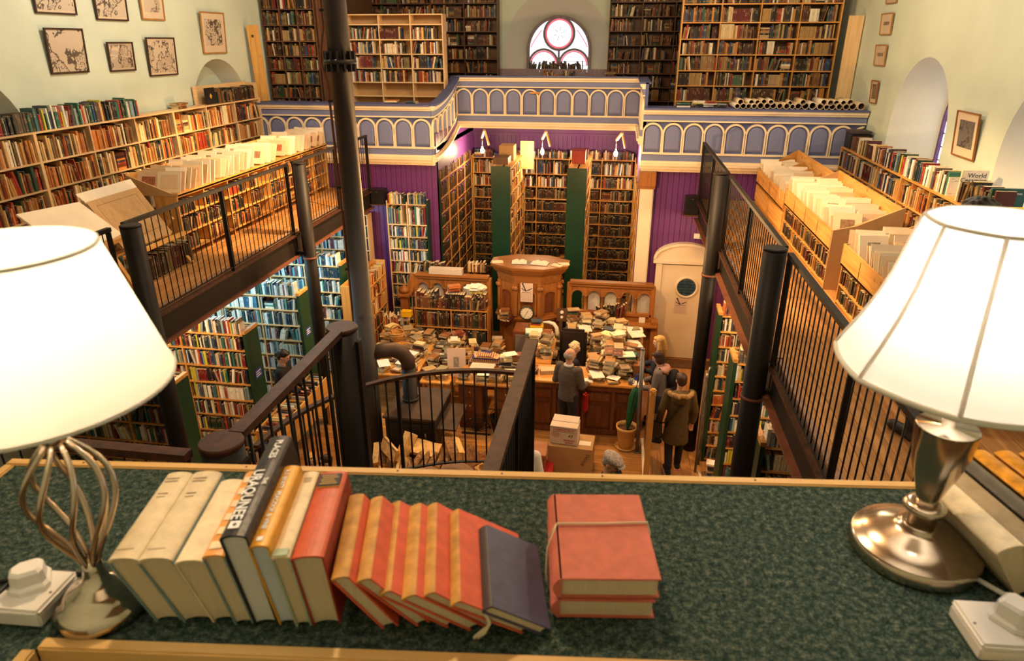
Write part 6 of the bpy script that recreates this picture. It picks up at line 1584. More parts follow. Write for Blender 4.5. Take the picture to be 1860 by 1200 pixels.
# ------------------------------------------------------------------ cases under the galleries
ZS = [.06, .34, .62, .90, 1.18, 1.46, 1.74, 2.02]
def aisle_case(name_lb, x0, y, w, h, end_right, pal, where, end, mat, zs, bays, sign=None):
    e = (K['pine_z'], K['green']) if end_right else (K['green'], K['pine_z'])
    rt = bookcase('aisle_bookcase', name_lb, (x0, y, 0), (0, -1, 0), w, .30, h, zs, bays, mat, pal=pal, where=where, end=end, top=False, ends=e, nside=K['pine_z'], fill=(.95, 1), hr=(.68, .95), th=.024, sh=K['pale_x'])
    x = x0 + w if end_right else x0
    obj('end_cap', MB().bbox(min(x - .03, x + .005), max(x + .03, x - .005), y - .012, y + .36, h - .02, h + .03, .004), K['pine_x'], rt)
    obj('end_board', MB().box(x - (.0 if end_right else .022), x + (.022 if end_right else 0), y, y + .36, 0, h - .02), K['green'], rt, 'dark green end board')
    if sign:
        sx = x + .0225; obj('sign_plate', MB().box(sx, sx + .004, y + .10, y + .28, sign[0], sign[0] + .14), K['signblue'], rt, 'small blue sign with white lettering')
        for k in range(3): obj('sign_line', MB().box(sx + .004, sx + .005, y + .12, y + .26 - .03 * (k % 2), sign[0] + .03 + k * .035, sign[0] + .042 + k * .035), K['txt_white'], rt)
    return rt
for k, (y, lb, pl, o_) in enumerate(((6.72, 'green-ended aisle bookcase nearest the cream lamp below the map gallery', 'modern', 'nearest'), (8.40, 'green-ended aisle bookcase with a blue sign below the map gallery, second from the lamp', 'modern', 'second'), (10.05, 'green-ended aisle bookcase below the map gallery behind the dark-haired man', 'cool', 'third'), (11.75, 'farthest green-ended aisle bookcase below the map gallery', 'cool', 'farthest'))):
    aisle_case(lb, -7.3, y, 2.0 + .06 * k, 2.30, True, pl, 'the %%s shelf, %s map-side aisle case' % o_, 'green end ', K['pine_x'] if k < 2 else K['pale_x'], ZS + [2.27], 3 if k != 1 else 2, (1.5,) if k in (1, 2) else None)
bookcase('white_bookcase', 'pale-edged bookcase against the purple wall, seen past the flue', (-6.7, 13.28, 0), (0, -1, 0), 1.62, .26, 2.9, [.06, .30, .55, .80, 1.06, 1.32, 1.58, 1.86, 2.14, 2.42, 2.68], 3, K['pale_x'], pal='cool', where='the %s shelf of the case seen past the flue', end='map wall end', nside=K['pale_z'], fill=(.95, 1), hr=(.7, .95), lean=.15)
t = thing('pine_cabinet', 'plain pine end of a cabinet with a blue sign, by the flue', 'cabinet', (-5.3, 12.2, 0))
obj('body', MB().bbox(-5.48, -5.18, 12.0, 12.5, 0, 1.28, .005), K['pine_z'], t); obj('sign_plate', MB().box(-5.46, -5.20, 11.990, 11.998, .86, .93), K['signblue'], t); obj('sign_line', MB().box(-5.42, -5.35, 11.987, 11.990, .88, .91), K['txt_white'], t); obj('sign_line', MB().box(-5.33, -5.25, 11.987, 11.990, .88, .91), K['txt_white'], t)
bookcase('side_bookcase', 'pine bookcase facing the hall between the flue and the pulpit steps', (-4.72, 11.4, 0), (1, 0, 0), 1.75, .28, 2.0, [.1, .42, .75, 1.08, 1.42, 1.72], 2, K['pine'], pal='tan', where='the %s shelf of the pine case by the pulpit steps', end='near end', top=False, nside=K['pine_z'], fill=(.9, 1), lean=.1)
for k, (x, y, lb, o_) in enumerate(((1.60, 9.62, 'tall paperback case below the window gallery, farthest, behind the grey steps', 'farthest'), (1.58, 8.0, 'green-ended paperback case below the window gallery, middle one', 'mid'), (1.64, 6.35, 'green-ended bookcase below the window gallery, nearest the desk', 'nearest'))):
    zs = [.06 + i * (.245 if k < 2 else .285) for i in range(11 if k < 2 else 9)]
    aisle_case(lb, x, y, 2.3, zs[-1] + .03, False, 'modern' if k else 'mixed', 'the %%s shelf, %s paperback case' % o_, 'green end ', K['pine_x'], zs, 4)
for b_ in BOOKS:
    if b_['end'] == 'green end ': b_['end'] = 'green end'
t = thing('step_ladder', 'narrow grey metal step ladder leaning by the paperback case', 'ladder', (1.55, 9.4, 0))
for s in (0, .22): obj('rail', MB().tube([(1.46 + s * .3, 9.30 + s, 0), (1.47 + s * .3, 9.42 + s, .8), (1.48 + s * .3, 9.50 + s, 1.56), (1.50 + s * .3, 9.52 + s, 1.62)], .02, 8), K['steel_grey'], t)
for k in range(5): obj('rung', MB().cyl((1.465, 9.33 + k * .04, .25 + k * .3), (1.53, 9.55 + k * .04, .25 + k * .3), .012, n=8), K['steel_grey'], t)
for k in range(2): pile((1.72 + k * .26, 9.22, 0), 7 - k, 'modern', 'the %s floor pile by the paperbacks' % ('ladder-side' if k == 0 else 'farther'), 0, tr=(.025, .045))
obj('trim_2', MB().box(.64, .68, 7.4, 10.1, 0, .05), K['cream'], kind='structure')
obj('trim_3', MB().box(1.50, 1.54, 7.0, 9.3, 0, .03), K['cream'], kind='structure')

# ------------------------------------------------------------------ book trough below the map gallery
t = thing('book_trough', 'long wooden book trough with a blue sign, full of paperbacks with their spines up', 'book trough', (-4.85, 8.95, 0))
obj('side_board', MB().box(-4.74, -4.715, 8.0, 9.9, .42, .92), K['pine'], t); obj('side_board', MB().box(-5.06, -5.04, 8.0, 9.9, .42, .92), K['pine'], t); obj('floor_board', MB().box(-5.04, -4.74, 8.0, 9.9, .42, .44), K['pine'], t)
for y in (8.0, 8.95, 9.88): obj('divider', MB().box(-5.04, -4.74, y, y + .02, .44, .92), K['pine_z'], t)
for y in (8.05, 9.8):
    for x in (-5.03, -4.78): obj('leg', MB().box(x, x + .05, y, y + .05, 0, .42), K['pine_z'], t)
sg = obj('sign_plate', MB().box(-5.0, -4.76, 7.985, 7.998, .62, .74), K['signblue'], t); text("CHILDREN'S\nBOOKS", .04, T(-4.88, 7.984, .68) @ RX(R(90)), K['txt_white'], t)
y = 8.05
n_ = 0
while y < 9.86:
    th = random.uniform(.015, .035); w_ = random.uniform(.19, .24)
    book_rec(T(-5.02 + random.uniform(0, .04), y, .70 + random.uniform(0, .08)) @ Matrix(((0, 0, 1, 0), (1, 0, 0, 0), (0, -1, 0, .17), (0, 0, 0, 1))), th, w_, .17, jit(random.choice(PAL['tan'] + PAL['mixed'])), 'the book trough', 'sign end'); y += th + .002

# ------------------------------------------------------------------ counter
t = thing('shop_counter', 'dark panelled wooden shop counter with an ochre top', 'counter', (-.4, 10.5, 0))
obj('counter_top', MB().bbox(-1.40, .64, 10.12, 10.78, .94, .985, .012), K['counter_top'], t); obj('return_top', MB().bbox(-1.46, -.98, 10.78, 11.95, .94, .985, .012), K['counter_top'], t)
obj('front_board', MB().box(-1.36, .60, 10.20, 10.24, 0, .94), K['counter'], t); obj('plinth', MB().box(-1.36, .60, 10.17, 10.21, 0, .10), K['counter'], t); obj('rail', MB().bbox(-1.36, .60, 10.16, 10.21, .84, .93, .01), K['counter'], t)
for k in range(4):
    a = -1.34 + k * .49
    obj('upper_panel', MB().bbox(a + .06, a + .44, 10.175, 10.205, .64, .80, .014), K['counter'], t); obj('lower_panel', MB().bbox(a + .06, a + .44, 10.175, 10.205, .14, .56, .016), K['counter'], t)
    obj('stile', MB().box(a - .02, a + .03, 10.165, 10.21, .10, .84), K['counter'], t)
obj('side_board', MB().box(.56, .60, 10.24, 10.75, 0, .94), K['counter'], t); obj('side_board', MB().box(-1.36, -1.32, 10.24, 11.9, 0, .94), K['counter'], t)
obj('right_return_top', MB().bbox(.06, .64, 10.78, 12.3, .94, .985, .012), K['counter_top'], t); obj('right_return_front', MB().box(.08, .12, 10.8, 12.3, 0, .94), K['counter'], t)
t = thing('writing_desk', 'dark writing desk joined to the counter on the stove side', 'desk', (-1.95, 10.3, 0))
obj('desk_top', MB().bbox(-2.52, -1.42, 10.0, 10.66, .86, .90, .01), K['counter_top'], t)
for x in (-2.48, -1.86): obj('drawer_stack', MB().bbox(x, x + .40, 10.06, 10.62, 0, .86, .008), K['counter'], t)
for x in (-2.44, -1.82):
    for z in (.08, .34, .60):
        d_ = obj('drawer', MB().bbox(x, x + .32, 10.045, 10.065, z, z + .22, .008), K['counter'], t); obj('knob', MB().ball((x + .16, 10.04, z + .11), .016, 8, 6), K['txt_gold'], d_)
WH = lambda nm: nm
# piles on the counter, on its returns and around it
def heap(spots, z, pal, where, **kw):
    for k, (x, y, n) in enumerate(spots): pile((x, y, z), n, pal, where % nth(k + 1), random.uniform(-.3, .3), **kw)
heap([(-.20, 10.52, 10), (.05, 10.46, 10), (.29, 10.45, 9), (-.16, 10.30, 3), (.12, 10.27, 2), (.34, 10.66, 12), (-.24, 10.72, 8), (.02, 10.70, 12), (.18, 10.62, 12)], .987, 'heap', 'the %s pile on the counter front', flip=True, turn=.4)
heap([(.20, 10.95, 12), (.45, 10.95, 7), (.16, 11.2, 14), (.40, 11.25, 9), (.20, 11.45, 13), (.45, 11.5, 8), (.18, 11.70, 13), (.46, 11.78, 7), (.20, 11.95, 12), (.46, 12.05, 7), (.22, 12.18, 12), (.02, 11.05, 12), (.0, 11.35, 13), (.0, 11.62, 14)], .987, 'heap', 'the %s pile on the counter return', flip=True, turn=.5)
obj('side_table', MB().box(-.86, .05, 11.78, 12.62, .70, .74).box(-.84, -.80, 11.8, 11.84, 0, .7).box(-.01, .03, 11.8, 11.84, 0, .7).box(-.84, -.80, 12.56, 12.6, 0, .7).box(-.01, .03, 12.56, 12.6, 0, .7), K['counter_top'], None, 'low table buried under book piles below the door-side screen', 'table')
heap([(-.74, 11.95, 9), (-.48, 11.92, 13), (-.22, 11.95, 12), (.0, 11.98, 9), (-.72, 12.25, 14), (-.46, 12.22, 11), (-.2, 12.25, 16), (.0, 12.28, 12), (-.7, 12.52, 15), (-.44, 12.5, 17), (-.16, 12.52, 20), (.0, 12.55, 14)], .742, 'heap', 'the %s pile on the low table by the screen', flip=True, turn=.5)
heap([(.30, 12.6, 14), (.56, 12.6, 10)], .46, 'heap', 'the %s pile at the screen end of the counter', flip=True)
heap([(-1.32, 11.12, 7), (-1.12, 11.35, 8), (-1.34, 11.42, 9), (-1.10, 11.05, 4), (-1.26, 10.4, 4), (-1.14, 11.62, 8), (-1.0, 10.45, 2)], .987, 'heap', 'the %s pile on the stove-side counter return', flip=True)
heap([(-2.40, 10.22, 4), (-1.70, 10.45, 13), (-1.58, 10.20, 7), (-2.08, 10.15, 3), (-1.84, 10.18, 4), (-1.52, 10.5, 10)], .902, 'heap', 'the %s pile on the writing desk', flip=True)
# papers and small things on the counter
for k, (x, y, z, w, h, a, lb) in enumerate(((-.34, 10.22, .988, .24, .17, .2, 'pink-edged order pad at the edge of the counter'), (.52, 10.3, .988, .2, .26, .1, 'white paper sheet at the door end of the counter'), (.5, 11.7, 1.26, .26, .3, .3, 'white papers topping the piles at the back of the counter return'), (.5, 12.1, 1.18, .26, .22, .1, 'pinkish paper stack beside the oak end post'), (.30, 10.62, 1.33, .3, .22, .2, 'white catalogue on the tallest counter pile'))):
    obj('paper', MB().box(-w / 2, w / 2, -h / 2, h / 2, 0, .012, 0, T(x, y, z) @ RZ(a)), K['paper'], None, lb, 'paper')
obj('green_folder', MB().box(-.15, .15, -.11, .11, 0, .02, 0, T(.32, 10.66, 1.30) @ RZ(-.15)), pmat('green_card', (.02, .28, .17), .5, var=.1), None, 'bright green folder in the tallest counter pile', 'folder')
obj('green_folder', MB().box(-.16, .16, -.12, .12, 0, .025, 0, T(-1.40, 11.80, 1.13) @ RZ(.2)), bpy.data.materials['green_card'], None, 'green folder under white papers in front of the filing cabinet', 'folder')
obj('wooden_box', MB().bbox(.44, .62, 10.45, 10.66, .987, 1.22, .008), K['oak'], None, 'brown wooden box at the door end of the counter', 'box')
t = thing('tape_dispenser', 'blue tape dispenser on the counter by the wooden box', 'tape dispenser', (.52, 10.35, .987))
obj('body', MB().bbox(.46, .60, 10.34, 10.42, .987, 1.03, .01), K['signblue'], t); obj('tape_roll', MB().tube([(.52 + .035 * math.cos(R(a)), 10.38, 1.06 + .035 * math.sin(R(a))) for a in range(0, 360, 30)], .012, 6, closed=True), K['signblue'], t)
t = thing('mug', 'grey mug on the counter beside the white sheet', 'mug', (.40, 10.22, .987)); obj('cup', MB().lathe([(.034, .987), (.038, 1.0), (.038, 1.08), (.034, 1.08), (.033, 1.0)], (.40, 10.22, 0), 16), K['steel_grey'], t); obj('handle', MB().tube([(.438, 10.22, 1.06), (.462, 10.22, 1.045), (.462, 10.22, 1.02), (.438, 10.22, 1.005)], .006, 6), K['steel_grey'], t)
# filing cabinet behind the counter with yellow and green papers on it
t = thing('filing_cabinet', 'wooden cabinet with a grey front between pulpit and counter', 'cabinet', (-1.55, 12.15, 0))
obj('carcass', MB().bbox(-1.83, -1.28, 11.95, 12.45, 0, 1.06, .008), K['counter'], t); obj('front_panel', MB().box(-1.78, -1.33, 11.93, 11.95, .56, 1.0), pmat('grey_laminate', (.20, .16, .13), .5, var=.06), t); obj('drawer', MB().box(-1.78, -1.33, 11.93, 11.95, .1, .52), bpy.data.materials['grey_laminate'], t)
obj('paper', MB().box(-.16, .16, -.11, .11, 0, .02, 0, T(-1.40, 11.80, 1.156) @ RZ(.15)), K['paper'], None, 'white papers on the green folder by the filing cabinet', 'paper')
obj('yellow_folder', MB().bbox(-.13, .13, -.1, .1, 0, .05, .004, 0, T(-1.40, 12.25, 1.062) @ RZ(.1)), pmat('yellow_card', (.72, .42, .01), .5, var=.08), None, 'bright yellow folder on the filing cabinet', 'folder')
pile((-1.40, 12.25, 1.114), 3, 'modern', 'the small pile on the yellow folder'); pile((-1.42, 11.80, .987), 5, 'heap', 'the pile under the green folder')
heap([(-2.2, 12.35, 18), (-2.35, 12.1, 14), (-2.05, 12.1, 12), (-1.15, 12.3, 20), (-1.05, 12.0, 16), (-.98, 12.55, 17)], 0, 'heap', 'the %s tall floor pile beside the filing cabinet', flip=True, tr=(.03, .055))
obj('white_cloth', MB().tube([(-1.32, 12.66, 1.0), (-1.20, 12.64, 1.01), (-1.10, 12.60, 1.0), (-1.04, 12.56, .94), (-1.02, 12.55, .82), (-1.03, 12.55, .74)], [.02, .035, .04, .04, .045, .03], 10), K['paper'], None, 'white cloth hanging over the pulpit ledge', 'cloth')
t = thing('framed_picture', 'small dark framed photograph leaning on the pulpit ledge', 'picture', (-.96, 12.8, 1.0)); M = T(-.96, 12.75, 1.0) @ RX(R(-12)) @ RZ(.2)
obj('frame', MB().bbox(-.10, .10, 0, .015, 0, .27, .004, 0, M), K['brown_d'], t); obj('photo_oval', MB().cyl(M @ Vector((0, -.001, .19)), M @ Vector((0, -.004, .19)), .035, n=16), K['paper'], t); obj('photo_oval', MB().cyl(M @ Vector((0, -.001, .09)), M @ Vector((0, -.004, .09)), .028, n=16), K['paper'], t)
for k in range(6): pile((-2.15 + k * .02, 12.80 - k * .012, .985), 1, 'old', 'the slipping row on the pulpit ledge', .3 * k)
pile((-2.12, 12.78, 1.03), 5, 'tan', 'the small pile on the map-side pulpit ledge', .4, hr=(.16, .2), wr=(.11, .13)); pile((-.75, 12.88, .985), 7, 'tan', 'the pile against the door-side screen', .2); pile((-.35, 12.9, .985), 9, 'tan', 'the second pile against the door-side screen', -.2)
row((-.30, 12.99, .985), (0, -1, 0), .62, .34, .1, 'dark', 'the row leaning in the screen arches', 'pulpit end', lean=.5, flat=0)
row((.05, 12.97, .985), (0, -1, 0), .5, .40, .1, 'old', 'the row in the screen arches by the end post', 'pulpit end', lean=.5, flat=0, fill=.6)
obj('white_card', MB().box(.58, .70, 12.96, 12.97, .985, 1.10), K['paper'], None, 'small white card standing in the last arch of the screen', 'card')
# office chair
t = thing('office_chair', 'high-backed black leather office chair behind the counter', 'chair', (-.64, 11.25, 0))
M = T(-.64, 11.28, 0)
obj('backrest', MB().bbox(-.25, .25, .12, .24, .62, 1.37, .05, 0, M @ RX(R(-4))), K['leather'], t); obj('seat', MB().bbox(-.26, .26, -.30, .16, .46, .58, .05, 0, M), K['leather'], t)
for s in (-1, 1): obj('armrest', MB().bbox(s * .27 - .03, s * .27 + .03, -.2, .12, .68, .72, .012, 0, M), K['black'], t)
obj('column', MB().cyl(M @ Vector((0, 0, .08)), M @ Vector((0, 0, .46)), .03), K['iron'], t)
for k in range(5): obj('foot', MB().beam(M @ Vector((0, 0, .09)), M @ Vector((.28 * math.cos(R(72 * k)), .28 * math.sin(R(72 * k)), .05)), .04, .03), K['black'], t)

# ------------------------------------------------------------------ low bookcase before the map-side screen, book tables, chairs
bookcase('low_bookcase', 'two-bay low bookcase with books heaped on top, before the map-side screen', (-3.92, 12.42, 0), (0, -1, 0), 1.52, .28, 1.26, [.08, .46, .86, 1.25], 2, K['counter_top'], pal='old', where='the %s shelf, low screen case', end='newel end', top=False, nside=K['oak'], fill=(.93, 1), hr=(.75, 1.0), lean=.14, tr=(.02, .05))
row((-3.90, 12.42, 1.26), (0, -1, 0), 1.46, .36, .22, 'old', 'the top row, low screen case', 'newel end', hr=(.7, .98), lean=.15, flat=.15, tr=(.022, .055))
pile((-3.12, 12.56, 1.62), 4, 'tan', 'the flat pile crowning the low case, middle', .3, hr=(.22, .26)); pile((-2.66, 12.56, 1.60), 2, 'modern', 'the flat pile crowning the low case, pulpit end', -.2)
cpb = MB().ball((0, 0, 0), (.20, .12, .07), 14, 8)
cpb.v = [tuple(Vector((-2.68, 12.56, 1.70)) + Vector(q) * (.75 + .5 * abs(math.sin(q[0] * 41 + q[1] * 67 + q[2] * 53)))) for q in cpb.v]; cpb.s = [False] * len(cpb.s)
obj('crumpled_paper', cpb, K['paper'], None, 'crumpled cream wrapping paper on top of the low bookcase', 'paper')
row((-3.95, 13.22, 1.78), (0, -1, 0), .5, .22, .18, 'old', 'the row on top of the map-side screen', 'newel end', lean=.3)
obj('white_box', MB().bbox(-3.75, -3.05, 13.02, 13.18, 1.775, 1.90, .004), K['card_w'], None, 'long white box lying on top of the map-side screen', 'box')
row((-2.98, 13.25, 1.78), (0, -1, 0), .45, .24, .18, 'tan', 'the row on the screen top beside the pulpit', 'box end', lean=.3)
def table(label, x0, x1, y0, y1, h):
    t = thing('book_table', label, 'table', ((x0 + x1) / 2, (y0 + y1) / 2, 0)); obj('table_top', MB().bbox(x0, x1, y0, y1, h - .04, h, .008), K['pine'], t)
    for x in (x0 + .04, x1 - .09):
        for y in (y0 + .04, y1 - .09): obj('leg', MB().box(x, x + .05, y, y + .05, 0, h - .04), K['pine_z'], t)
    obj('apron', MB().box(x0 + .06, x1 - .06, y0 + .06, y0 + .08, h - .14, h - .04), K['pine'], t)
table('pine book table by the flue with the wicker basket', -4.45, -3.35, 10.45, 12.1, .72); table('pine book table between the basket and the patterned cloth', -3.30, -2.75, 10.5, 11.95, .60)
table('pine book table behind the flue pipe', -4.55, -3.98, 12.15, 12.68, .80)
heap([(-4.25, 10.65, 5), (-4.0, 10.62, 4), (-3.72, 10.62, 3), (-3.5, 10.7, 4), (-4.28, 10.98, 6), (-3.55, 11.02, 6), (-3.5, 11.3, 8), (-4.3, 11.35, 6), (-4.28, 11.66, 9), (-3.95, 12.0, 9), (-3.66, 11.62, 9), (-3.5, 11.95, 9), (-3.72, 11.3, 6), (-4.02, 11.05, 3), (-3.78, 10.95, 4), (-4.02, 11.30, 4), (-3.72, 11.9, 9), (-4.25, 11.95, 10)], .722, 'heap', 'the %s pile on the table by the flue', flip=True, turn=.5)
heap([(-3.15, 10.7, 7), (-2.92, 10.7, 6), (-3.15, 10.95, 9), (-2.90, 11.0, 10), (-3.14, 11.2, 10), (-2.9, 11.28, 12), (-3.12, 11.46, 11), (-2.88, 11.55, 13), (-3.12, 11.74, 13), (-2.88, 11.84, 14)], .602, 'heap', 'the %s pile on the table by the patterned cloth', flip=True, turn=.5)
heap([(-2.58, 11.75, 17), (-2.33, 11.72, 19), (-2.62, 12.02, 18), (-2.06, 11.75, 16), (-2.75, 12.2, 14), (-1.95, 11.45, 15), (-2.38, 11.98, 17), (-2.12, 12.02, 19), (-1.72, 11.5, 17), (-1.75, 11.2, 14), (-1.68, 10.95, 12)], 0, 'heap', 'the %s floor pile behind the patterned cloth', flip=True, tr=(.03, .055))
row((-4.5, 12.2, .80), (.3, -1, 0), .5, .34, .24, 'tan', 'the upright row on the table behind the flue', 'flue end', hr=(.7, .98), flat=0); pile((-4.15, 12.4, .80), 9, 'modern', 'the tall pile on the table behind the flue', .1)
obj('yellow_box', MB().bbox(-4.13, -3.93, 12.2, 12.34, 1.12, 1.24, .004), bpy.data.materials['yellow_card'], None, 'yellow box file above the wicker basket', 'box')
t = thing('wicker_basket', 'round wicker basket with a hoop handle on the book table', 'basket', (-4.02, 11.55, .92))
BX = (-4.02, 11.55, .90)
obj('bowl', MB().lathe([(.085, 0), (.125, .05), (.14, .12), (.135, .17), (.128, .17), (.128, .12), (.08, .02)], BX, 28), K['wicker'], t); obj('rim', MB().tube([(BX[0] + .135 * math.cos(R(a)), BX[1] + .135 * math.sin(R(a)), BX[2] + .17) for a in range(0, 360, 15)], .011, 6, closed=True), K['wicker'], t)
obj('handle', MB().tube([(BX[0] + .13 * math.cos(R(a)), BX[1], BX[2] + .17 + .15 * math.sin(R(a))) for a in range(0, 181, 15)], .011, 6), K['wicker'], t)
for k in range(4): obj('weave_band', MB().tube([(BX[0] + (.108 + .011 * k) * math.cos(R(a)), BX[1] + (.108 + .011 * k) * math.sin(R(a)), BX[2] + .03 + k * .032 + .004 * ((a // 15) % 2)) for a in range(0, 360, 15)], .009, 5, closed=True), K['wicker'], t)
for k, (x, y, z, w, h, a, lb) in enumerate(((-3.8, 11.15, .80, .36, .3, .2, 'spread newspaper on the table below the basket'), (-3.66, 10.75, .86, .2, .26, -.2, 'pale brochure on the table edge near the stove'))): obj('newspaper', MB().box(-w / 2, w / 2, -h / 2, h / 2, 0, .006, 0, T(x, y, z) @ RZ(a) @ RX(.06)), K['paper'], None, lb, 'paper')
bb = obj('leaflet_box', MB().bbox(-.11, .11, -.08, .08, 0, .07, .004, 0, T(-3.48, 10.56, .83) @ RZ(-.1)), K['white'], None, 'white leaflet box with a blue label at the table edge', 'box'); obj('blue_label', MB().box(-.07, .07, -.05, .05, .0705, .072, 0, T(-3.48, 10.56, .83) @ RZ(-.1)), pmat('label_blue', (.02, .16, .60), .4, var=.05), bb)
# chair with a patterned cloth and the print propped beside it
def striped():
    m = bpy.data.materials.new('patterned_cloth'); m.use_nodes = True; nt = m.node_tree; b = nt.nodes['Principled BSDF']; L = nt.links.new; b.inputs['Roughness'].default_value = .9
    tc = nt.nodes.new('ShaderNodeTexCoord'); sp = nt.nodes.new('ShaderNodeSeparateXYZ'); L(tc.outputs['Object'], sp.inputs[0])
    def m_(op, a, c):
        n = nt.nodes.new('ShaderNodeMath'); n.operation = op
        for i, x in enumerate((a, c)):
            if isinstance(x, (int, float)): n.inputs[i].default_value = x
            elif x is not None: L(x, n.inputs[i])
        return n.outputs[0]
    st = m_('LESS_THAN', m_('FRACT', m_('MULTIPLY', sp.outputs[2], 11.0), None), .28)
    ck = m_('MULTIPLY', m_('GREATER_THAN', m_('FRACT', m_('MULTIPLY', sp.outputs[0], 26.0), None), .5), m_('GREATER_THAN', m_('FRACT', m_('ADD', m_('MULTIPLY', sp.outputs[2], 11.0), -.1), None), .45))
    a = nt.nodes.new('ShaderNodeMix'); a.data_type = 'RGBA'; a.inputs['A'].default_value = (.62, .38, .20, 1); a.inputs['B'].default_value = (.22, .075, .04, 1); L(ck, a.inputs['Factor'])
    c = nt.nodes.new('ShaderNodeMix'); c.data_type = 'RGBA'; c.inputs['B'].default_value = (.035, .03, .12, 1); L(a.outputs['Result'], c.inputs['A']); L(st, c.inputs['Factor']); L(c.outputs['Result'], b.inputs['Base Color']); return m
K['patterned'] = striped()
def wood_chair(label, x, y, rot, mat):
    M = T(x, y, 0) @ RZ(rot); t = thing('wooden_chair', label, 'chair', (x, y, 0), 0)
    obj('seat', MB().bbox(-.22, .22, -.22, .22, .42, .46, .01, 0, M), mat, t)
    for sx in (-.19, .19):
        obj('leg', MB().beam(M @ Vector((sx, -.19, 0)), M @ Vector((sx, -.19, .42)), .04, .04, up=(1, 0, 0)), mat, t); obj('back_post', MB().beam(M @ Vector((sx, .19, 0)), M @ Vector((sx, .25, 1.02)), .04, .04, up=(1, 0, 0)), mat, t)
    for z in (.60, .78, .94): obj('back_slat', MB().beam(M @ Vector((-.19, .215 + (z - .5) * .06, z)), M @ Vector((.19, .215 + (z - .5) * .06, z)), .02, .06), mat, t)
    obj('stretcher', MB().beam(M @ Vector((-.19, -.19, .2)), M @ Vector((.19, -.19, .2)), .025, .025), mat, t)
    return t
wood_chair('wooden chair hidden under the patterned cloth behind the writing desk', -2.12, 10.98, math.pi, K['counter_top'])
obj('patterned_cloth', MB().prism([(-.31, .62), (-.33, .92), (-.26, 1.06), (-.12, 1.14), (.07, 1.15), (.23, 1.09), (.31, .94), (.30, .62)], lambda a, b: (-2.12 + a, 10.66, b - .03), lambda a, b: (-2.12 + a, 10.82, b)), K['patterned'], None, 'banded purple and ochre woven cloth draped over a chair back', 'cloth')
obj('white_carton', MB().bbox(-2.34, -1.92, 10.34, 10.58, .985, 1.02, .006), K['card_w'], None, 'flat white carton on the writing desk below the patterned cloth', 'box')
wood_chair('light wooden chair holding the propped photograph mount', -2.62, 11.0, .2, K['pine_z'])
t = thing('propped_print', 'large pinkish mount with a small portrait photograph propped on a chair', 'print', (-2.66, 10.95, .47)); M = T(-2.68, 10.80, .60) @ RX(R(-14)) @ RY(R(-3))
obj('mount', MB().box(-.17, .17, 0, .006, 0, .52, 0, M), pmat('pink_mount', (.76, .55, .44), .6, var=.04), t); obj('photograph', MB().box(-.055, .045, -.002, 0, .18, .36, 0, M), K['ink_grey'], t)

# ------------------------------------------------------------------ boxes in front of the counter, plant pot with umbrella
bx = thing('fruit_carton', 'pinkish white fruit carton with red and green print, on a larger carton', 'carton', (-.58, 9.14, .5)); M = T(-.58, 9.14, .5) @ RZ(-.09)
obj('body', MB().bbox(-.21, .21, -.15, .15, 0, .30, .003, 0, M), K['card_w'], bx); obj('flap', MB().box(-.21, .21, -.15, 0, .30, .306, 0, M @ T(0, 0, 0)), K['card_w'], bx); obj('flap', MB().box(-.20, .20, 0, .15, 0, .006, 0, M @ T(0, .02, .302) @ RX(.18)), K['card_w'], bx)
obj('printed_band', MB().box(-.19, .19, -.1515, -.1505, .275, .282, 0, M), pmat('print_blue', (.12, .13, .32), .6, var=0), bx); obj('printed_band', MB().box(-.19, .19, -.1515, -.1505, .214, .221, 0, M), pmat('print_green', (.16, .30, .18), .6, var=0), bx)
fm = lambda x, z: M @ T(x, -.1512, z) @ RX(R(90))
text('OXBRIDGE FRUIT', .042, fm(0, .247), K['txt_red'], bx, bold=True); text('ENGLISH\nAPPLES', .042, fm(.09, .055), K['txt_red'], bx, bold=True); text('43', .075, fm(.10, .155), K['txt_black'], bx, shear=.3); text('CHOICE\nGRADE', .024, fm(-.125, .165), K['txt_red'], bx)
obj('printed_oval', MB().strip([M @ Vector((-.125 + .06 * math.cos(R(a)), -.1512, .165 + .04 * math.sin(R(a)))) for a in range(0, 360, 15)], .005, .0006, lambda i: ((math.cos(R(15 * i)), 0, math.sin(R(15 * i))), (0, -1, 0)), 0, True), K['txt_red'], bx)
bx = thing('carton', 'large brown carton with taped white labels under the fruit carton', 'carton', (-.47, 9.16, 0)); M = T(-.47, 9.14, 0) @ RZ(-.06)
obj('body', MB().bbox(-.34, .34, -.22, .22, 0, .49, .004, 0, M), K['card'], bx); obj('white_label', MB().box(.12, .30, -.10, .02, .4905, .492, 0, M), K['paper'], bx); obj('white_label', MB().box(-.32, -.16, -.12, .02, .4905, .492, 0, M), K['paper'], bx)
text('BOOKS', .07, M @ T(.24, -.2206, .30) @ RX(R(90)) @ RZ(R(65)), K['txt_black'], bx)
t = thing('wooden_chest', 'pinkish brown wooden drawer chest left of the cartons', 'chest', (-1.0, 8.8, 0)); obj('body', MB().bbox(-1.28, -.84, 8.62, 8.98, .22, .46, .008), K['oak_x'], t); obj('lid', MB().bbox(-1.30, -.82, 8.60, 9.0, .46, .52, .008), wood('pink_wood', (.36, .13, .06), (.46, .18, .08), 0), t); obj('tray', MB().bbox(-1.27, -.72, 8.46, 9.02, .10, .20, .006), K['red'], t); obj('tray', MB().bbox(-1.27, -.72, 8.46, 9.02, 0, .09, .006), K['counter'], t)
obj('black_case', MB().bbox(-1.22, -.86, 8.42, 8.60, .202, .28, .012), K['black'], None, 'small black case lying on the red tray by the chest', 'case')
pile((-.62, 8.55, 0), 3, 'modern', 'the floor pile before the large carton', .4)
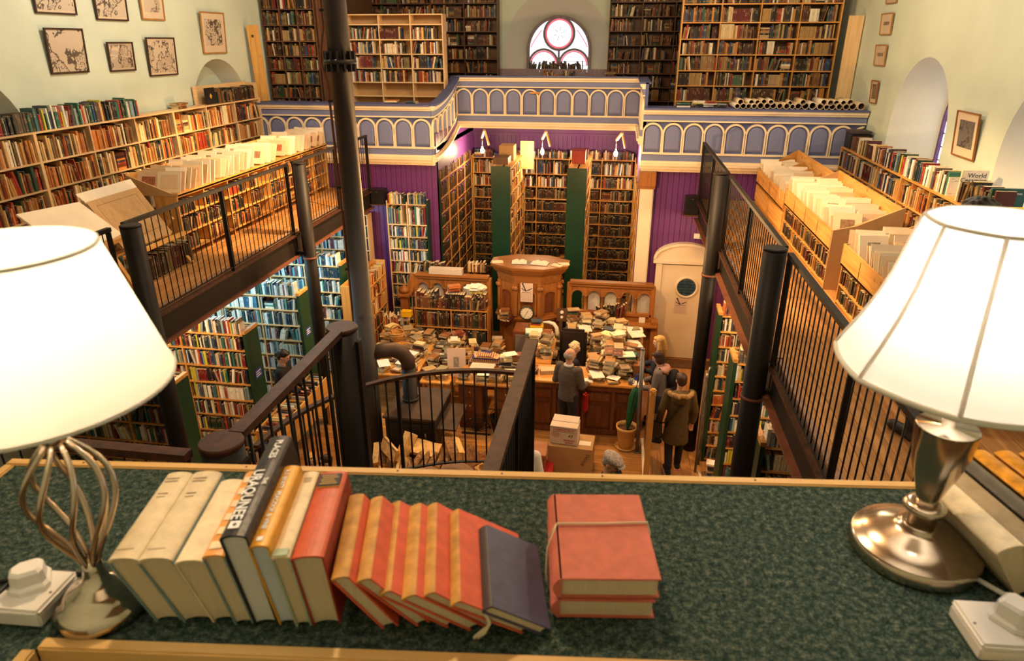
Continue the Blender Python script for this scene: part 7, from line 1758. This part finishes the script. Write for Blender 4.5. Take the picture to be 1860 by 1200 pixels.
t = thing('plant_pot', 'buff clay pot on a saucer by the grey pole, holding a closed umbrella', 'pot', (.38, 9.86, 0))
obj('pot', MB().lathe([(.11, .02), (.13, .10), (.155, .34), (.172, .36), (.175, .41), (.160, .41), (.150, .36)], (.38, 9.86, 0), 32, 0, (True, False)), K['terracotta'], t); obj('saucer', MB().lathe([(.15, 0), (.175, .03), (.165, .03), (.14, .015)], (.38, 9.86, 0), 32), K['terracotta'], t); obj('soil', MB().lathe([(0.001, .345), (.152, .34)], (.38, 9.86, 0), 24, 0, (False, False)), K['soil'], t)
t = thing('umbrella', 'closed dark green umbrella standing in the clay pot', 'umbrella', (.40, 9.86, .35))
U0 = Vector((.39, 9.85, .36)); U1 = Vector((.50, 9.92, 1.18)); D_ = (U1 - U0).normalized(); n = 12; vs = []; fs = []; X_ = D_.orthogonal().normalized(); Y_ = D_.cross(X_)
prof = [(.0, .018), (.12, .05), (.35, .075), (.58, .085), (.70, .060), (.74, .03)]
for k, (h, r) in enumerate(prof):
    for i in range(n * 2): a = math.pi * i / n; rr = r * (1 if i % 3 else .6); vs.append(U0 + D_ * h + X_ * rr * math.cos(a) + Y_ * rr * math.sin(a))
for k in range(len(prof) - 1):
    for i in range(2 * n): fs.append((k * 2 * n + i, k * 2 * n + (i + 1) % (2 * n), (k + 1) * 2 * n + (i + 1) % (2 * n), (k + 1) * 2 * n + i))
obj('canopy', MB().add(vs, fs, 0, True), pmat('umbrella_green', (.012, .11, .045), .45, var=.3, scale=10), t); obj('shaft', MB().cyl(U0 - D_ * .02, U1, .008, n=8), K['iron'], t); obj('handle', MB().tube([U1, U1 + D_ * .08, U1 + D_ * .12 + X_ * .03, U1 + D_ * .10 + X_ * .065], .012, 8), K['black'], t)
t = thing('grey_pole', 'slanting grey metal pole standing between the pot and the wooden newel', 'pole', (.56, 9.72, 0)); obj('pole', MB().cyl((.57, 9.72, 0), (.53, 9.72, 1.84), .032, n=14), K['steel_grey'], t); obj('foot', MB().lathe([(.05, 0), (.045, .02)], (.57, 9.72, 0), 14), K['steel_grey'], t); obj('knob', MB().ball((.53, 9.72, 1.85), .034, 10, 6), K['steel_grey'], t)
t = thing('wooden_newel', 'plain yellow wooden gate post in front of the walking woman', 'post', (.69, 8.98, 0)); obj('post', MB().bbox(.645, .725, 8.92, 9.0, 0, 1.50, .008), K['pine_z'], t); obj('cap', MB().bbox(.64, .73, 8.915, 9.005, 1.50, 1.58, .02), K['pine_z'], t); obj('gate_board', MB().bbox(.665, .70, 9.0, 9.75, .35, 1.25, .008), K['counter'], t)

# loose sheets lying on the piles
for x, y, z, w, h, a, lb in ((-.16, 10.30, 1.09, .21, .29, .3, 'white sheet lying on the small pile at the counter edge'), (.12, 10.27, 1.06, .20, .15, -.4, 'white envelope on the low pile at the counter edge'), (-2.02, 10.22, 1.01, .30, .21, .1, 'pale sheet on the writing desk next to the white carton'),
                             (-1.64, 10.42, 1.30, .22, .16, .5, 'white card on the tallest pile of the writing desk'), (-3.98, 10.62, .86, .21, .29, .5, 'pale leaflet on the book table corner by the flue'), (-3.12, 11.02, .87, .21, .29, -.3, 'cream leaflet on the pile left of the propped mount'),
                             (-.46, 12.22, 1.10, .24, .3, .2, 'large pale sheet over the piles below the screen'), (.30, 12.0, 1.24, .26, .2, -.2, 'cream sheet on the pile near the oak end post'), (.44, 11.3, 1.22, .3, .22, .3, 'white sheet halfway along the counter return')):
    obj('paper', MB().box(-w / 2, w / 2, -h / 2, h / 2, 0, .005, 0, T(x, y, z) @ RZ(a) @ RX(.03)), K['paper'], None, lb, 'paper')
# ------------------------------------------------------------------ people: continuous surfaces grown from joints
TMP = bpy.data.scenes.new('workbench')
def fuse(name, parts, voxel, smooth=3):
    """parts: list of ('b', centre, radii[, matrix]) or ('t', path, radii); one continuous skin"""
    mb = MB()
    for p in parts:
        if p[0] == 'b': mb.ball(p[1], p[2], 16, 10, 0, p[3] if len(p) > 3 else None)
        elif p[0] == 'l':
            n = 24; vs = []; k = len(p[1])
            for c, rx, ry in p[1]:
                for i in range(n):
                    a = 2 * math.pi * i / n; vs.append(Vector(c) + p[2] @ Vector((rx * math.copysign(abs(math.cos(a)) ** .85, math.cos(a)), ry * math.sin(a), 0)))
            mb.add(vs, [(j * n + i, j * n + (i + 1) % n, (j + 1) * n + (i + 1) % n, (j + 1) * n + i) for j in range(k - 1) for i in range(n)] + [list(range(n)), list(range((k - 1) * n, k * n))])
        else:
            mb.tube(p[1], p[2], 12)
            for q, r in zip(p[1], p[2]): mb.ball(q, r, 12, 8)
    me = bpy.data.meshes.new(name + '_raw'); me.from_pydata(mb.v, [], mb.f)
    o = bpy.data.objects.new(name, me); TMP.collection.objects.link(o)
    rm = o.modifiers.new('r', 'REMESH'); rm.mode = 'VOXEL'; rm.voxel_size = voxel; rm.use_smooth_shade = True
    sm = o.modifiers.new('s', 'SMOOTH'); sm.iterations = smooth; sm.factor = .5
    TMP.view_layers[0].update(); dg = TMP.view_layers[0].depsgraph
    out = bpy.data.meshes.new_from_object(o.evaluated_get(dg))
    bpy.data.objects.remove(o); bpy.data.meshes.remove(me)
    out.name = name
    return out
SKIN = pmat('skin', (.60, .33, .22), .55, var=.06, scale=12); SKIN_P = pmat('fair_skin', (.70, .44, .33), .55, var=.06, scale=12)
K['eye'] = pmat('dark_eye', (.02, .015, .012), .25, var=0); K['lips'] = pmat('lips', (.42, .14, .11), .5, var=.05)
def person(label, x, y, z, rot, H=1.7, skin=SKIN, coat=None, trousers=None, shoes=None, hair=None, hair_kind='short', arms=None, walk=0.0, seated=False, head_turn=0.0, head_nod=0.0, lean=0.0, coat_len=.0, name='person', child=False, collar=None):
    s = H / 1.70; M = T(x, y, z) @ RZ(rot) @ Matrix.Scale(s, 4)
    root = thing(name, label, 'person', (x, y, z), 0)
    zp = .92 if not seated else .54
    hs = 1.0 if not child else 1.28
    Lm = lambda p: Matrix.Translation((0, 0, zp)) @ RX(-lean) @ Matrix.Translation((0, 0, -zp)) @ Vector(p)   # upper body leans forward about the pelvis
    up = lambda dx, dy, dz: Lm((dx, dy, zp + dz))
    sh = {k: up(k * .17, 0, .45) for k in (-1, 1)}
    A = arms or {}
    el = {}; wr = {}
    for k in (-1, 1):
        e, w = A.get(k, ((k * .23, -.03, .20), (k * .23, .08, -.03)))
        el[k] = up(*e); wr[k] = up(*w)
    hip = {k: Vector((k * .085, 0, zp - .02)) for k in (-1, 1)}
    if seated:
        kn = {k: Vector((k * .11, .42, .50)) for k in (-1, 1)}; an = {k: Vector((k * .11, .40, .09)) for k in (-1, 1)}
    else:
        kn = {k: Vector((k * .095, .03 + k * walk * .5, .50)) for k in (-1, 1)}; an = {k: Vector((k * .09, -.03 + k * walk, .09 + (.05 if k * walk < 0 else 0) * (abs(walk) > .05))) for k in (-1, 1)}
    toe = {k: an[k] + Vector((k * .02, .15, -.055)) for k in (-1, 1)}
    HC = up(0, .02, .67 + (.0 if not child else .02)); HR = Matrix.Translation(HC) @ RX(-lean * .5) @ RZ(head_turn) @ RX(-head_nod) @ Matrix.Scale(hs, 4)
    hp = lambda a, b, c: M @ (HR @ Vector((a, b, c)))
    W = lambda p: M @ Vector(p)
    rot3 = (M.to_3x3() @ HR.to_3x3())
    rr = lambda *r: [q * s for q in r]
    M3 = M.to_3x3() @ (RX(-lean).to_3x3()); B3 = M.to_3x3()
    # ---- body
    P = [('l', [(W(up(0, 0, -.10)), .10, .08), (W(up(0, 0, -.02)), .145, .105), (W(up(0, 0, .12)), .128, .092), (W(up(0, 0, .27)), .150, .102), (W(up(0, 0, .38)), .165, .095), (W(up(0, 0, .455)), .13, .07), (W(up(0, 0, .48)), .06, .05)], M3)]
    P += [('t', [W(up(0, -.01, .44)), W(up(0, .0, .52)), W(HR @ Vector((0, -.01, -.06)))], rr(.062, .054, .054))]
    for k in (-1, 1):
        P += [('t', [W(sh[k]), W(el[k]), W(wr[k])], rr(.052, .042, .029)), ('t', [W(hip[k]), W((hip[k] + kn[k]) / 2), W(kn[k]), W((kn[k] * .65 + an[k] * .35)), W(an[k])], rr(.088, .074, .056, .056, .038)), ('t', [W(an[k] + Vector((0, -.03, -.05))), W(toe[k])], rr(.038, .034))]
        d = (wr[k] - el[k]).normalized(); sd = d.cross(Vector((0, 0, 1)) if abs(d.z) < .9 else Vector((0, 1, 0))).normalized(); nn = d.cross(sd)
        pc = wr[k] + d * .05
        Q = Matrix((sd, nn, d)).transposed()
        P += [('b', W(pc), (.036, .016, .048), B3 @ Q)]
        for i, (off, ln) in enumerate(((-.029, .062), (-.010, .074), (.010, .070), (.028, .056))):
            b0 = pc + d * .035 + sd * off; b1 = b0 + d * ln * .5 + nn * .006; b2 = b1 + d * ln * .35 + nn * .022
            P += [('t', [W(b0), W(b1), W(b2)], rr(.0095, .009, .008))]
        t0 = pc - d * .015 + sd * -.030 * 1; t1 = t0 + d * .035 - sd * .022 + nn * .012; t2 = t1 + d * .03 + nn * .010
        P += [('t', [W(t0), W(t1), W(t2)], rr(.011, .010, .009))]
    # head: skull, jaw, nose, brow, ears
    P += [('b', hp(0, -.008, .02), (.073, .092, .098), rot3), ('b', hp(0, .022, -.045), (.055, .062, .066), rot3), ('b', hp(0, .060, -.080), (.024, .022, .022), rot3), ('b', hp(0, .078, .022), (.048, .018, .014), rot3),
          ('t', [hp(0, .084, .012), hp(0, .100, -.022)], rr(.009 * hs, .014 * hs)), ('b', hp(.03, .06, -.02), (.026, .024, .022), rot3), ('b', hp(-.03, .06, -.02), (.026, .024, .022), rot3)]
    for k in (-1, 1): P += [('b', hp(k * .074, -.008, -.008), (.010, .020, .030), rot3)]
    def put(nm, me, mat, par=root, lb=None):
        me.materials.clear(); me.materials.append(mat); me.transform(wm(par).inverted()); o = bpy.data.objects.new(nm, me); COL.objects.link(o); o.parent = par
        if lb: o['label'] = lb
        return o
    body = put('body', fuse('body', P, .0105 * s), skin)
    for k in (-1, 1):
        obj('eye', MB().ball(hp(k * .030, .079, .004), .0085 * s * hs, 8, 6), K['eye'], root); obj('eyebrow', MB().tube([hp(k * .018, .092, .026), hp(k * .034, .090, .031), hp(k * .046, .082, .026)], .0035 * s, 5), hair or K['eye'], root)
    obj('mouth', MB().tube([hp(-.020, .079, -.052), hp(0, .088, -.051), hp(.020, .079, -.052)], .0048 * s, 6), K['lips'], root)
    # ---- hair
    if hair is not None:
        Hh = []
        if hair_kind in ('short', 'crop', 'bob', 'long', 'bun'):
            Hh += [('b', hp(0, -.022, .040), (.082, .096, .090), rot3), ('b', hp(0, -.050, .0), (.076, .060, .080), rot3)]
            if hair_kind != 'crop': Hh += [('b', hp(0, .040, .082), (.060, .045, .028), rot3)]
        if hair_kind == 'fringe' or hair_kind == 'curly':
            rnd = random.Random(5); Hh += [('b', hp(0, -.02, .035), (.086, .098, .092), rot3)]
            for i in range(46):
                a = rnd.uniform(0, 6.28); e = rnd.uniform(-.25, 1.5); px, py, pz = .078 * math.cos(e) * math.cos(a), -.02 + .094 * math.cos(e) * math.sin(a), .035 + .088 * math.sin(e)
                if py > .045 and pz < .085: continue
                Hh += [('b', hp(px, py, pz), (.022, .022, .020), rot3)]
        if hair_kind == 'bushy':
            rnd = random.Random(8); Hh += [('b', hp(0, -.025, .045), (.118, .118, .100), rot3)]
            for i in range(60):
                a = rnd.uniform(0, 6.28); e = rnd.uniform(-.4, 1.5); Hh += [('b', hp(.112 * math.cos(e) * math.cos(a), -.03 + .112 * math.cos(e) * math.sin(a) * (.6 if math.sin(a) > 0 and e < .6 else 1), .045 + .098 * math.sin(e)), (.024, .024, .022), rot3)]
        if hair_kind == 'balding': Hh += [('b', hp(k * .052, -.03, -.002), (.032, .060, .052), rot3) for k in (-1, 1)] + [('b', hp(0, -.065, .005), (.066, .042, .062), rot3)]
        if hair_kind == 'bob': Hh += [('b', hp(k * .060, -.015, -.035), (.034, .058, .078), rot3) for k in (-1, 1)] + [('b', hp(0, -.06, -.05), (.070, .045, .080), rot3)]
        if hair_kind == 'long': Hh += [('t', [hp(k * .062, -.01, .0), hp(k * .075, -.01, -.10), hp(k * .080, .0, -.21)], rr(.034, .040, .028)) for k in (-1, 1)] + [('t', [hp(0, -.06, 0), hp(0, -.075, -.12), hp(0, -.075, -.24)], rr(.066, .066, .045))]
        if hair_kind == 'bun': Hh += [('b', hp(0, -.115, .01), (.040, .036, .040), rot3)]
        put('hair', fuse('hair', Hh, .009 * s, 2), hair)
    # ---- clothes
    if trousers is not None:
        P = [('b', W(Vector((0, 0, zp))), (.158, .120, .12), B3)]
        for k in (-1, 1): P += [('t', [W(hip[k]), W((hip[k] + kn[k]) / 2), W(kn[k]), W(an[k] + (kn[k] - an[k]) * .06)], rr(.102, .088, .070, .056))]
        put('trousers', fuse('trousers', P, .014 * s), trousers)
    if shoes is not None:
        for k in (-1, 1):
            o = put('shoe', fuse('shoe', [('t', [W(an[k] + Vector((0, -.04, -.05))), W(an[k] + Vector((0, .05, -.052))), W(toe[k] + Vector((0, .02, 0)))], rr(.046, .046, .040)), ('b', W(an[k]), (.046, .052, .05), B3)], .011 * s), shoes[0])
            if shoes[1] is not None: obj('sole', MB().beam(W(an[k] + Vector((0, -.09, -.088 + .006))), W(toe[k] + Vector((0, .06, -.030))), .085 * s, .016 * s), shoes[1], o)
    if coat is not None:
        lo_ = [(W(Vector((0, 0, zp - coat_len))), .20, .17), (W(Vector((0, 0, zp - coat_len * .5))), .185, .155)] if coat_len else [(W(up(0, 0, -.10)), .172, .132)]
        P = [('l', lo_ + [(W(up(0, 0, -.02)), .174, .134), (W(up(0, 0, .13)), .162, .124), (W(up(0, 0, .27)), .178, .130), (W(up(0, 0, .38)), .186, .118), (W(up(0, -.005, .455)), .15, .09), (W(up(0, -.01, .50)), .08, .068)], M3)]
        for k in (-1, 1): P += [('t', [W(sh[k]), W((sh[k] + el[k]) / 2), W(el[k]), W(el[k] * .12 + wr[k] * .88)], rr(.078, .068, .060, .050))]
        put('coat', fuse('coat', P, .014 * s), coat)
    if collar is not None: obj('collar', MB().tube([W(up(.062 * math.cos(R(a)), .055 * math.sin(R(a)) - .01, .515)) for a in range(-240, 61, 30)], .022 * s, 8), collar, root)
    return root, M, up, hp, rr, rot3
def cl(name, c, rough=.85, var=.18, sc=25): return pmat(name, c, rough, var=var, scale=sc, bump=.15)
C = dict(greyj=cl('grey_brown_jacket', (.095, .072, .055)), dark=cl('dark_trousers', (.020, .018, .020)), navy=cl('navy_cardigan', (.014, .014, .022)), blackc=cl('black_clothing', (.012, .011, .013)), grey=cl('grey_jacket', (.15, .13, .125)), pink=cl('pink_lining', (.55, .30, .25)),
         olive=cl('olive_parka', (.085, .058, .020)), jeans=cl('dark_jeans', (.02, .028, .05)), blue=cl('dark_blue_jacket', (.022, .03, .055)), fur=pmat('fur_trim', (.34, .20, .08), .95, var=.4, scale=60, bump=.8), white=cl('white_shirt', (.72, .66, .60)))
HRC = dict(white=pmat('white_blond_hair', (.70, .56, .36), .7, var=.25, scale=40, bump=.5), grey=pmat('grey_hair', (.34, .29, .24), .7, var=.25, scale=40, bump=.4), blond=pmat('blond_hair', (.62, .38, .12), .55, var=.3, scale=40, bump=.4), brown=pmat('brown_hair', (.040, .017, .009), .5, var=.35, scale=40, bump=.4), dark=pmat('dark_hair', (.016, .011, .009), .45, var=.3, scale=40, bump=.4))
shoe_b = (pmat('black_shoe', (.015, .013, .013), .5, var=.1), None)
# man in a grey jacket at the counter
pr_, M, up, hp, rr, r3 = person('grey-haired man in a grey-brown jacket standing at the counter, back turned', -.60, 9.88, 0, R(-28), 1.70, SKIN, C['greyj'], C['dark'], shoe_b, HRC['grey'], 'balding', {1: ((.25, .02, .18), (.20, .26, .13)), -1: ((-.24, -.02, .19), (-.12, .20, .14))}, head_turn=R(-22), head_nod=.12, collar=C['white'])
obj('red_bag', MB().bbox(-.36, -.27, 10.0, 10.10, .50, .86, .03), K['red'], None, 'red cloth bag hanging from the hand of the grey-haired man', 'bag')
# woman seated behind the counter
person('seated woman with short white-blond hair and a dark cardigan behind the counter', -.60, 11.08, .0, R(-75), 1.66, SKIN_P, C['navy'], C['dark'], shoe_b, HRC['white'], 'curly', {1: ((.22, .10, .20), (.08, .30, .16)), -1: ((-.22, .10, .20), (-.08, .30, .16))}, seated=True, head_turn=R(-8), head_nod=.30)
# two women at the end of the counter
person('blond long-haired woman in a dark blue jacket at the end of the counter', .86, 10.72, 0, R(82), 1.66, SKIN_P, C['blue'], C['jeans'], shoe_b, HRC['blond'], 'long', {1: ((.22, .06, .20), (.12, .28, .16)), -1: ((-.22, .06, .2), (-.1, .26, .16))}, head_nod=.15)
pr_, M, up, hp, rr, r3 = person('brown-haired woman in a grey jacket with a pink hood, leaning on the counter end', .90, 10.18, 0, R(78), 1.62, SKIN, C['grey'], C['jeans'], shoe_b, HRC['brown'], 'bob', {1: ((.23, .08, .20), (.16, .30, .16)), -1: ((-.23, .08, .2), (-.14, .30, .16))}, head_nod=.35, lean=.12)
hd = fuse('hood', [('b', M @ up(0, -.10, .47), (.15, .085, .075), M.to_3x3()), ('b', M @ up(.07, -.04, .49), (.07, .07, .045), M.to_3x3()), ('b', M @ up(-.07, -.04, .49), (.07, .07, .045), M.to_3x3())], .012); hd.materials.append(C['pink']); hd.transform(wm(pr_).inverted()); o = bpy.data.objects.new('hood', hd); COL.objects.link(o); o.parent = pr_
t = thing('backpack', 'black backpack on the back of the woman with the pink hood', 'backpack', M @ Vector((0, -.2, 1.0))); bp = fuse('bag', [('b', M @ up(0, -.23, .30), (.16, .11, .17), M.to_3x3()), ('b', M @ up(0, -.24, .12), (.17, .12, .16), M.to_3x3())], .013); bp.materials.append(C['blackc']); bp.transform(wm(t).inverted()); o = bpy.data.objects.new('bag', bp); COL.objects.link(o); o.parent = t
for k in (-1, 1): obj('strap', MB().tube([M @ up(k * .10, -.13, .44), M @ up(k * .12, -.02, .52), M @ up(k * .13, .10, .42), M @ up(k * .13, .13, .25), M @ up(k * .13, .02, .08)], .016, 6), C['blackc'], t)
# woman in an olive parka walking away
pr_, M, up, hp, rr, r3 = person('woman in an olive parka with a fur-trimmed hood walking towards the door', 1.10, 9.28, 0, R(4), 1.69, SKIN, C['olive'], C['blackc'], (C['blackc'], pmat('pink_sole', (.75, .32, .28), .6, var=.05)), HRC['brown'], 'short', {1: ((.25, -.02, .18), (.24, .04, -.06)), -1: ((-.25, -.04, .19), (-.27, .02, -.06))}, walk=.13, head_turn=R(10), head_nod=.1, coat_len=.36)
hd = fuse('hood', [('b', M @ up(0, -.11, .43), (.15, .10, .10), M.to_3x3()), ('b', M @ up(0, -.06, .47), (.16, .10, .06), M.to_3x3())], .012); hd.materials.append(C['olive']); hd.transform(wm(pr_).inverted()); o = bpy.data.objects.new('hood', hd); COL.objects.link(o); o.parent = pr_
rnd = random.Random(3); fp = []
for i in range(30):
    a = math.pi * (1.02 + .96 * i / 29) if i < 30 else 0
    fp.append(('b', M @ up(.165 * math.cos(a), -.06 + .135 * math.sin(a) + rnd.uniform(-.01, .01), .50 + rnd.uniform(-.012, .012)), (.036, .036, .036)))
fu = fuse('fur_trim', fp, .010, 1); fu.materials.append(C['fur']); fu.transform(wm(pr_).inverted()); o = bpy.data.objects.new('fur_trim', fu); COL.objects.link(o); o.parent = pr_
t = thing('shoulder_bag', 'dark brown shoulder bag on the long strap of the woman in the parka', 'bag', M @ Vector((-.30, .05, .62))); obj('bag', MB().bbox(-.40, -.22, -.05, .20, -.22, .10, .03, 0, M @ T(0, 0, .82)), K['leather'], t); obj('strap', MB().tube([M @ up(.12, -.02, .50), M @ up(.08, -.14, .42), M @ up(-.05, -.15, .22), M @ up(-.20, -.13, .02), M @ up(-.27, -.02, -.05)], .014, 6), K['leather'], t)
# man in a flat cap and the boy before him
pr_, M, up, hp, rr, r3 = person('man in a tweed flat cap, glasses and dark jacket, head bowed, by the cartons', .04, 6.86, 0, R(-118), 1.80, SKIN, C['blackc'], C['dark'], shoe_b, HRC['grey'], 'crop', {1: ((.22, .10, .2), (.10, .30, .14)), -1: ((-.22, .10, .2), (-.1, .30, .14))}, head_nod=.35, lean=.10)
K['cap'] = pmat('grey_tweed_cap', (.26, .20, .17), .9, var=0, scale=70, col2=(.62, .50, .43), bump=.4, detail=2)
cp = fuse('cap_crown', [('b', hp(0, -.015, .078), (.098, .118, .050), r3), ('b', hp(0, .045, .070), (.082, .075, .038), r3)], .009, 3); cp.materials.append(K['cap']); t = thing('flat_cap', 'pale grey checked tweed flat cap on the bowed head', 'hat', hp(0, 0, .06)); cp.transform(wm(t).inverted()); o = bpy.data.objects.new('cap_crown', cp); COL.objects.link(o); o.parent = t
pk = fuse('peak', [('b', hp(0, .105, .050), (.066, .050, .010), r3)], .007, 1); pk.materials.append(K['cap']); pk.transform(wm(t).inverted()); o = bpy.data.objects.new('peak', pk); COL.objects.link(o); o.parent = t
gs = MB()
for k in (-1, 1): gs.tube([hp(k * .032 + .022 * math.cos(R(a)), .098, .002 + .018 * math.sin(R(a))) for a in range(0, 360, 40)], .0025, 5, closed=True)
obj('glasses_frame', gs.tube([hp(-.010, .101, .006), hp(.010, .101, .006)], .0022, 5), K['black'], pr_)
obj('bag_strap', MB().tube([M @ up(.14, -.06, .50), M @ up(.10, -.15, .36), M @ up(-.06, -.15, .10)], .018, 6), pmat('canvas_strap', (.45, .30, .18), .8, var=.1), pr_)
person('boy with tousled brown hair directly in front of the man in the flat cap', .11, 6.50, 0, R(160), 1.40, SKIN_P, C['blue'], C['dark'], shoe_b, HRC['brown'], 'curly', child=True, head_nod=.2)
# striped shirt, man below the map gallery, children
st = pmat('striped_shirt', (.70, .64, .58), .85, var=0, scale=2, col2=(.38, .34, .36), stretch=(60, 60, 1), detail=0)
person('person in a white striped shirt mostly hidden by the stair railing', -.98, 7.20, 0, R(10), 1.68, SKIN, st, C['dark'], shoe_b, HRC['brown'], 'short', head_nod=.5, lean=.25)
person('dark-haired man in a black jacket looking down at the book trough', -5.22, 9.22, 0, R(-78), 1.66, SKIN, C['blackc'], C['dark'], shoe_b, HRC['dark'], 'bun', {1: ((.22, .10, .2), (.1, .30, .1)), -1: ((-.22, .10, .2), (-.1, .3, .1))}, head_nod=.35, lean=.1, collar=C['grey'])
person('small fair-haired child seen through the stair bars', -3.92, 7.42, 0, R(200), .98, SKIN_P, C['pink'], C['jeans'], shoe_b, HRC['blond'], 'short', child=True)
person('dark-haired child in blue beside the fair-haired child behind the stair bars', -3.62, 7.24, 0, R(120), 1.10, SKIN_P, C['blue'], C['dark'], shoe_b, HRC['brown'], 'short', child=True)
person('dark-haired person on the window gallery, only the head showing above the white lampshade', 2.40, 4.95, ZG, R(20), 1.80, SKIN, C['blackc'], C['dark'], shoe_b, HRC['dark'], 'bushy')
bpy.data.scenes.remove(TMP)
# ------------------------------------------------------------------ turn the book records into objects: the 250 that show largest singly, all others as one mass
def finish_books(n_single=258):
    bpy.context.view_layer.update()
    dg = bpy.context.evaluated_depsgraph_get()
    eye = cam.matrix_world.translation; inv = cam.matrix_world.inverted()
    F_ = 24.0 / 36.0
    def proj(p):
        q = inv @ p
        if q.z > -.2: return None
        return (F_ * q.x / -q.z, F_ * q.y / -q.z)
    for bk in BOOKS:
        M = bk['M']; t, h, d = bk['t'], bk['h'], bk['d']
        pts = [proj(M @ Vector(c)) for c in ((0, 0, 0), (t, 0, 0), (t, 0, h), (0, 0, h))]
        bk['area'] = 0
        if None in pts: continue
        cx = sum(p[0] for p in pts) / 4; cy = sum(p[1] for p in pts) / 4
        if abs(cx) > .497 or abs(cy) > .497 * 1200 / 1860: continue
        a = 0
        for i in range(4):
            j = (i + 1) % 4; a += pts[i][0] * pts[j][1] - pts[j][0] * pts[i][1]
        a = abs(a) / 2
        tp = [proj(M @ Vector(c)) for c in ((0, 0, h), (t, 0, h), (t, d, h), (0, d, h))]
        if None not in tp:
            b = 0
            for i in range(4):
                j = (i + 1) % 4; b += tp[i][0] * tp[j][1] - tp[j][0] * tp[i][1]
            a += abs(b) / 4
        bk['area'] = a
    order = sorted(range(len(BOOKS)), key=lambda i: -BOOKS[i]['area'])
    single = set()
    for i in order:
        if len(single) >= n_single or BOOKS[i]['area'] <= 0: break
        bk = BOOKS[i]; M = bk['M']; ok = 0
        for f in (.3, .6, .85):
            p = M @ Vector((bk['t'] / 2, -.004, bk['h'] * f)); dv = p - eye; L = dv.length
            hit = SC.ray_cast(dg, eye, dv.normalized(), distance=L - .01)
            ok += (not hit[0])
        if ok >= 2: single.add(i)
    NM = [('black', (.012, .012, .012)), ('dark brown', (.045, .02, .012)), ('brown', (.13, .06, .03)), ('reddish brown', (.17, .045, .02)), ('dark red', (.12, .015, .012)), ('red', (.35, .04, .03)),
          ('navy blue', (.015, .025, .07)), ('blue', (.04, .1, .22)), ('grey blue', (.10, .16, .22)), ('dark green', (.025, .06, .03)), ('olive', (.12, .11, .05)), ('tan', (.42, .24, .09)), ('ochre', (.5, .28, .05)), ('buff', (.5, .36, .18)),
          ('cream', (.72, .62, .42)), ('off-white', (.82, .78, .70)), ('grey', (.28, .28, .25)), ('teal', (.05, .22, .2)), ('orange', (.5, .17, .05)), ('plum', (.13, .03, .06))]
    def cname(c): return min(NM, key=lambda n: sum((a ** .5 - b ** .5) ** 2 for a, b in zip(n[1], c)))[0]
    for i in sorted(single):
        bk = BOOKS[i]
        me = book_mesh('book', [bk], True, False)
        o = bpy.data.objects.new('book', me); COL.objects.link(o); o.matrix_world = bk['M']
        if bk['end'] == 'balcony end': bk['n'] = ROWS[bk['where']] - bk['n'] + 1
        hgt = 'tall ' if bk['h'] > .245 else ('small ' if bk['h'] < .17 else '')
        bk['end'] = bk['end'].strip()
        if bk['end'] == 'bottom': lb = '%s%s book, %s from the bottom of %s' % (hgt if hgt == 'tall ' else '', cname(bk['col']), nth(bk['n']), bk['where'])
        else: lb = '%s%s book, %s from the %s of %s' % (hgt, cname(bk['col']), nth(bk['n']), bk['end'], bk['where'])
        lb = lb.replace(' of the first', ' of first') if len(lb.split()) > 16 else lb
        if len(lb.split()) > 16: lb = lb.replace('tall ', '', 1).replace('small ', '', 1)
        if len(lb.split()) > 16: lb = lb.replace(' of the ', ' of ').replace(' from the ', ' from ')
        lb = ' '.join(lb.split()[:16])
        tag(o, lb.strip(), 'book', 'books standing and lying about the hall')
    rest = [b for i, b in enumerate(BOOKS) if i not in single]
    me = book_mesh('books_on_shelves', rest, False, True)
    o = bpy.data.objects.new('books_on_shelves', me); COL.objects.link(o)
    tag(o, 'all the other books filling shelves and piles throughout the hall', 'books', None, 'stuff')
    print('BOOKS total', len(BOOKS), 'single', len(single))
finish_books()
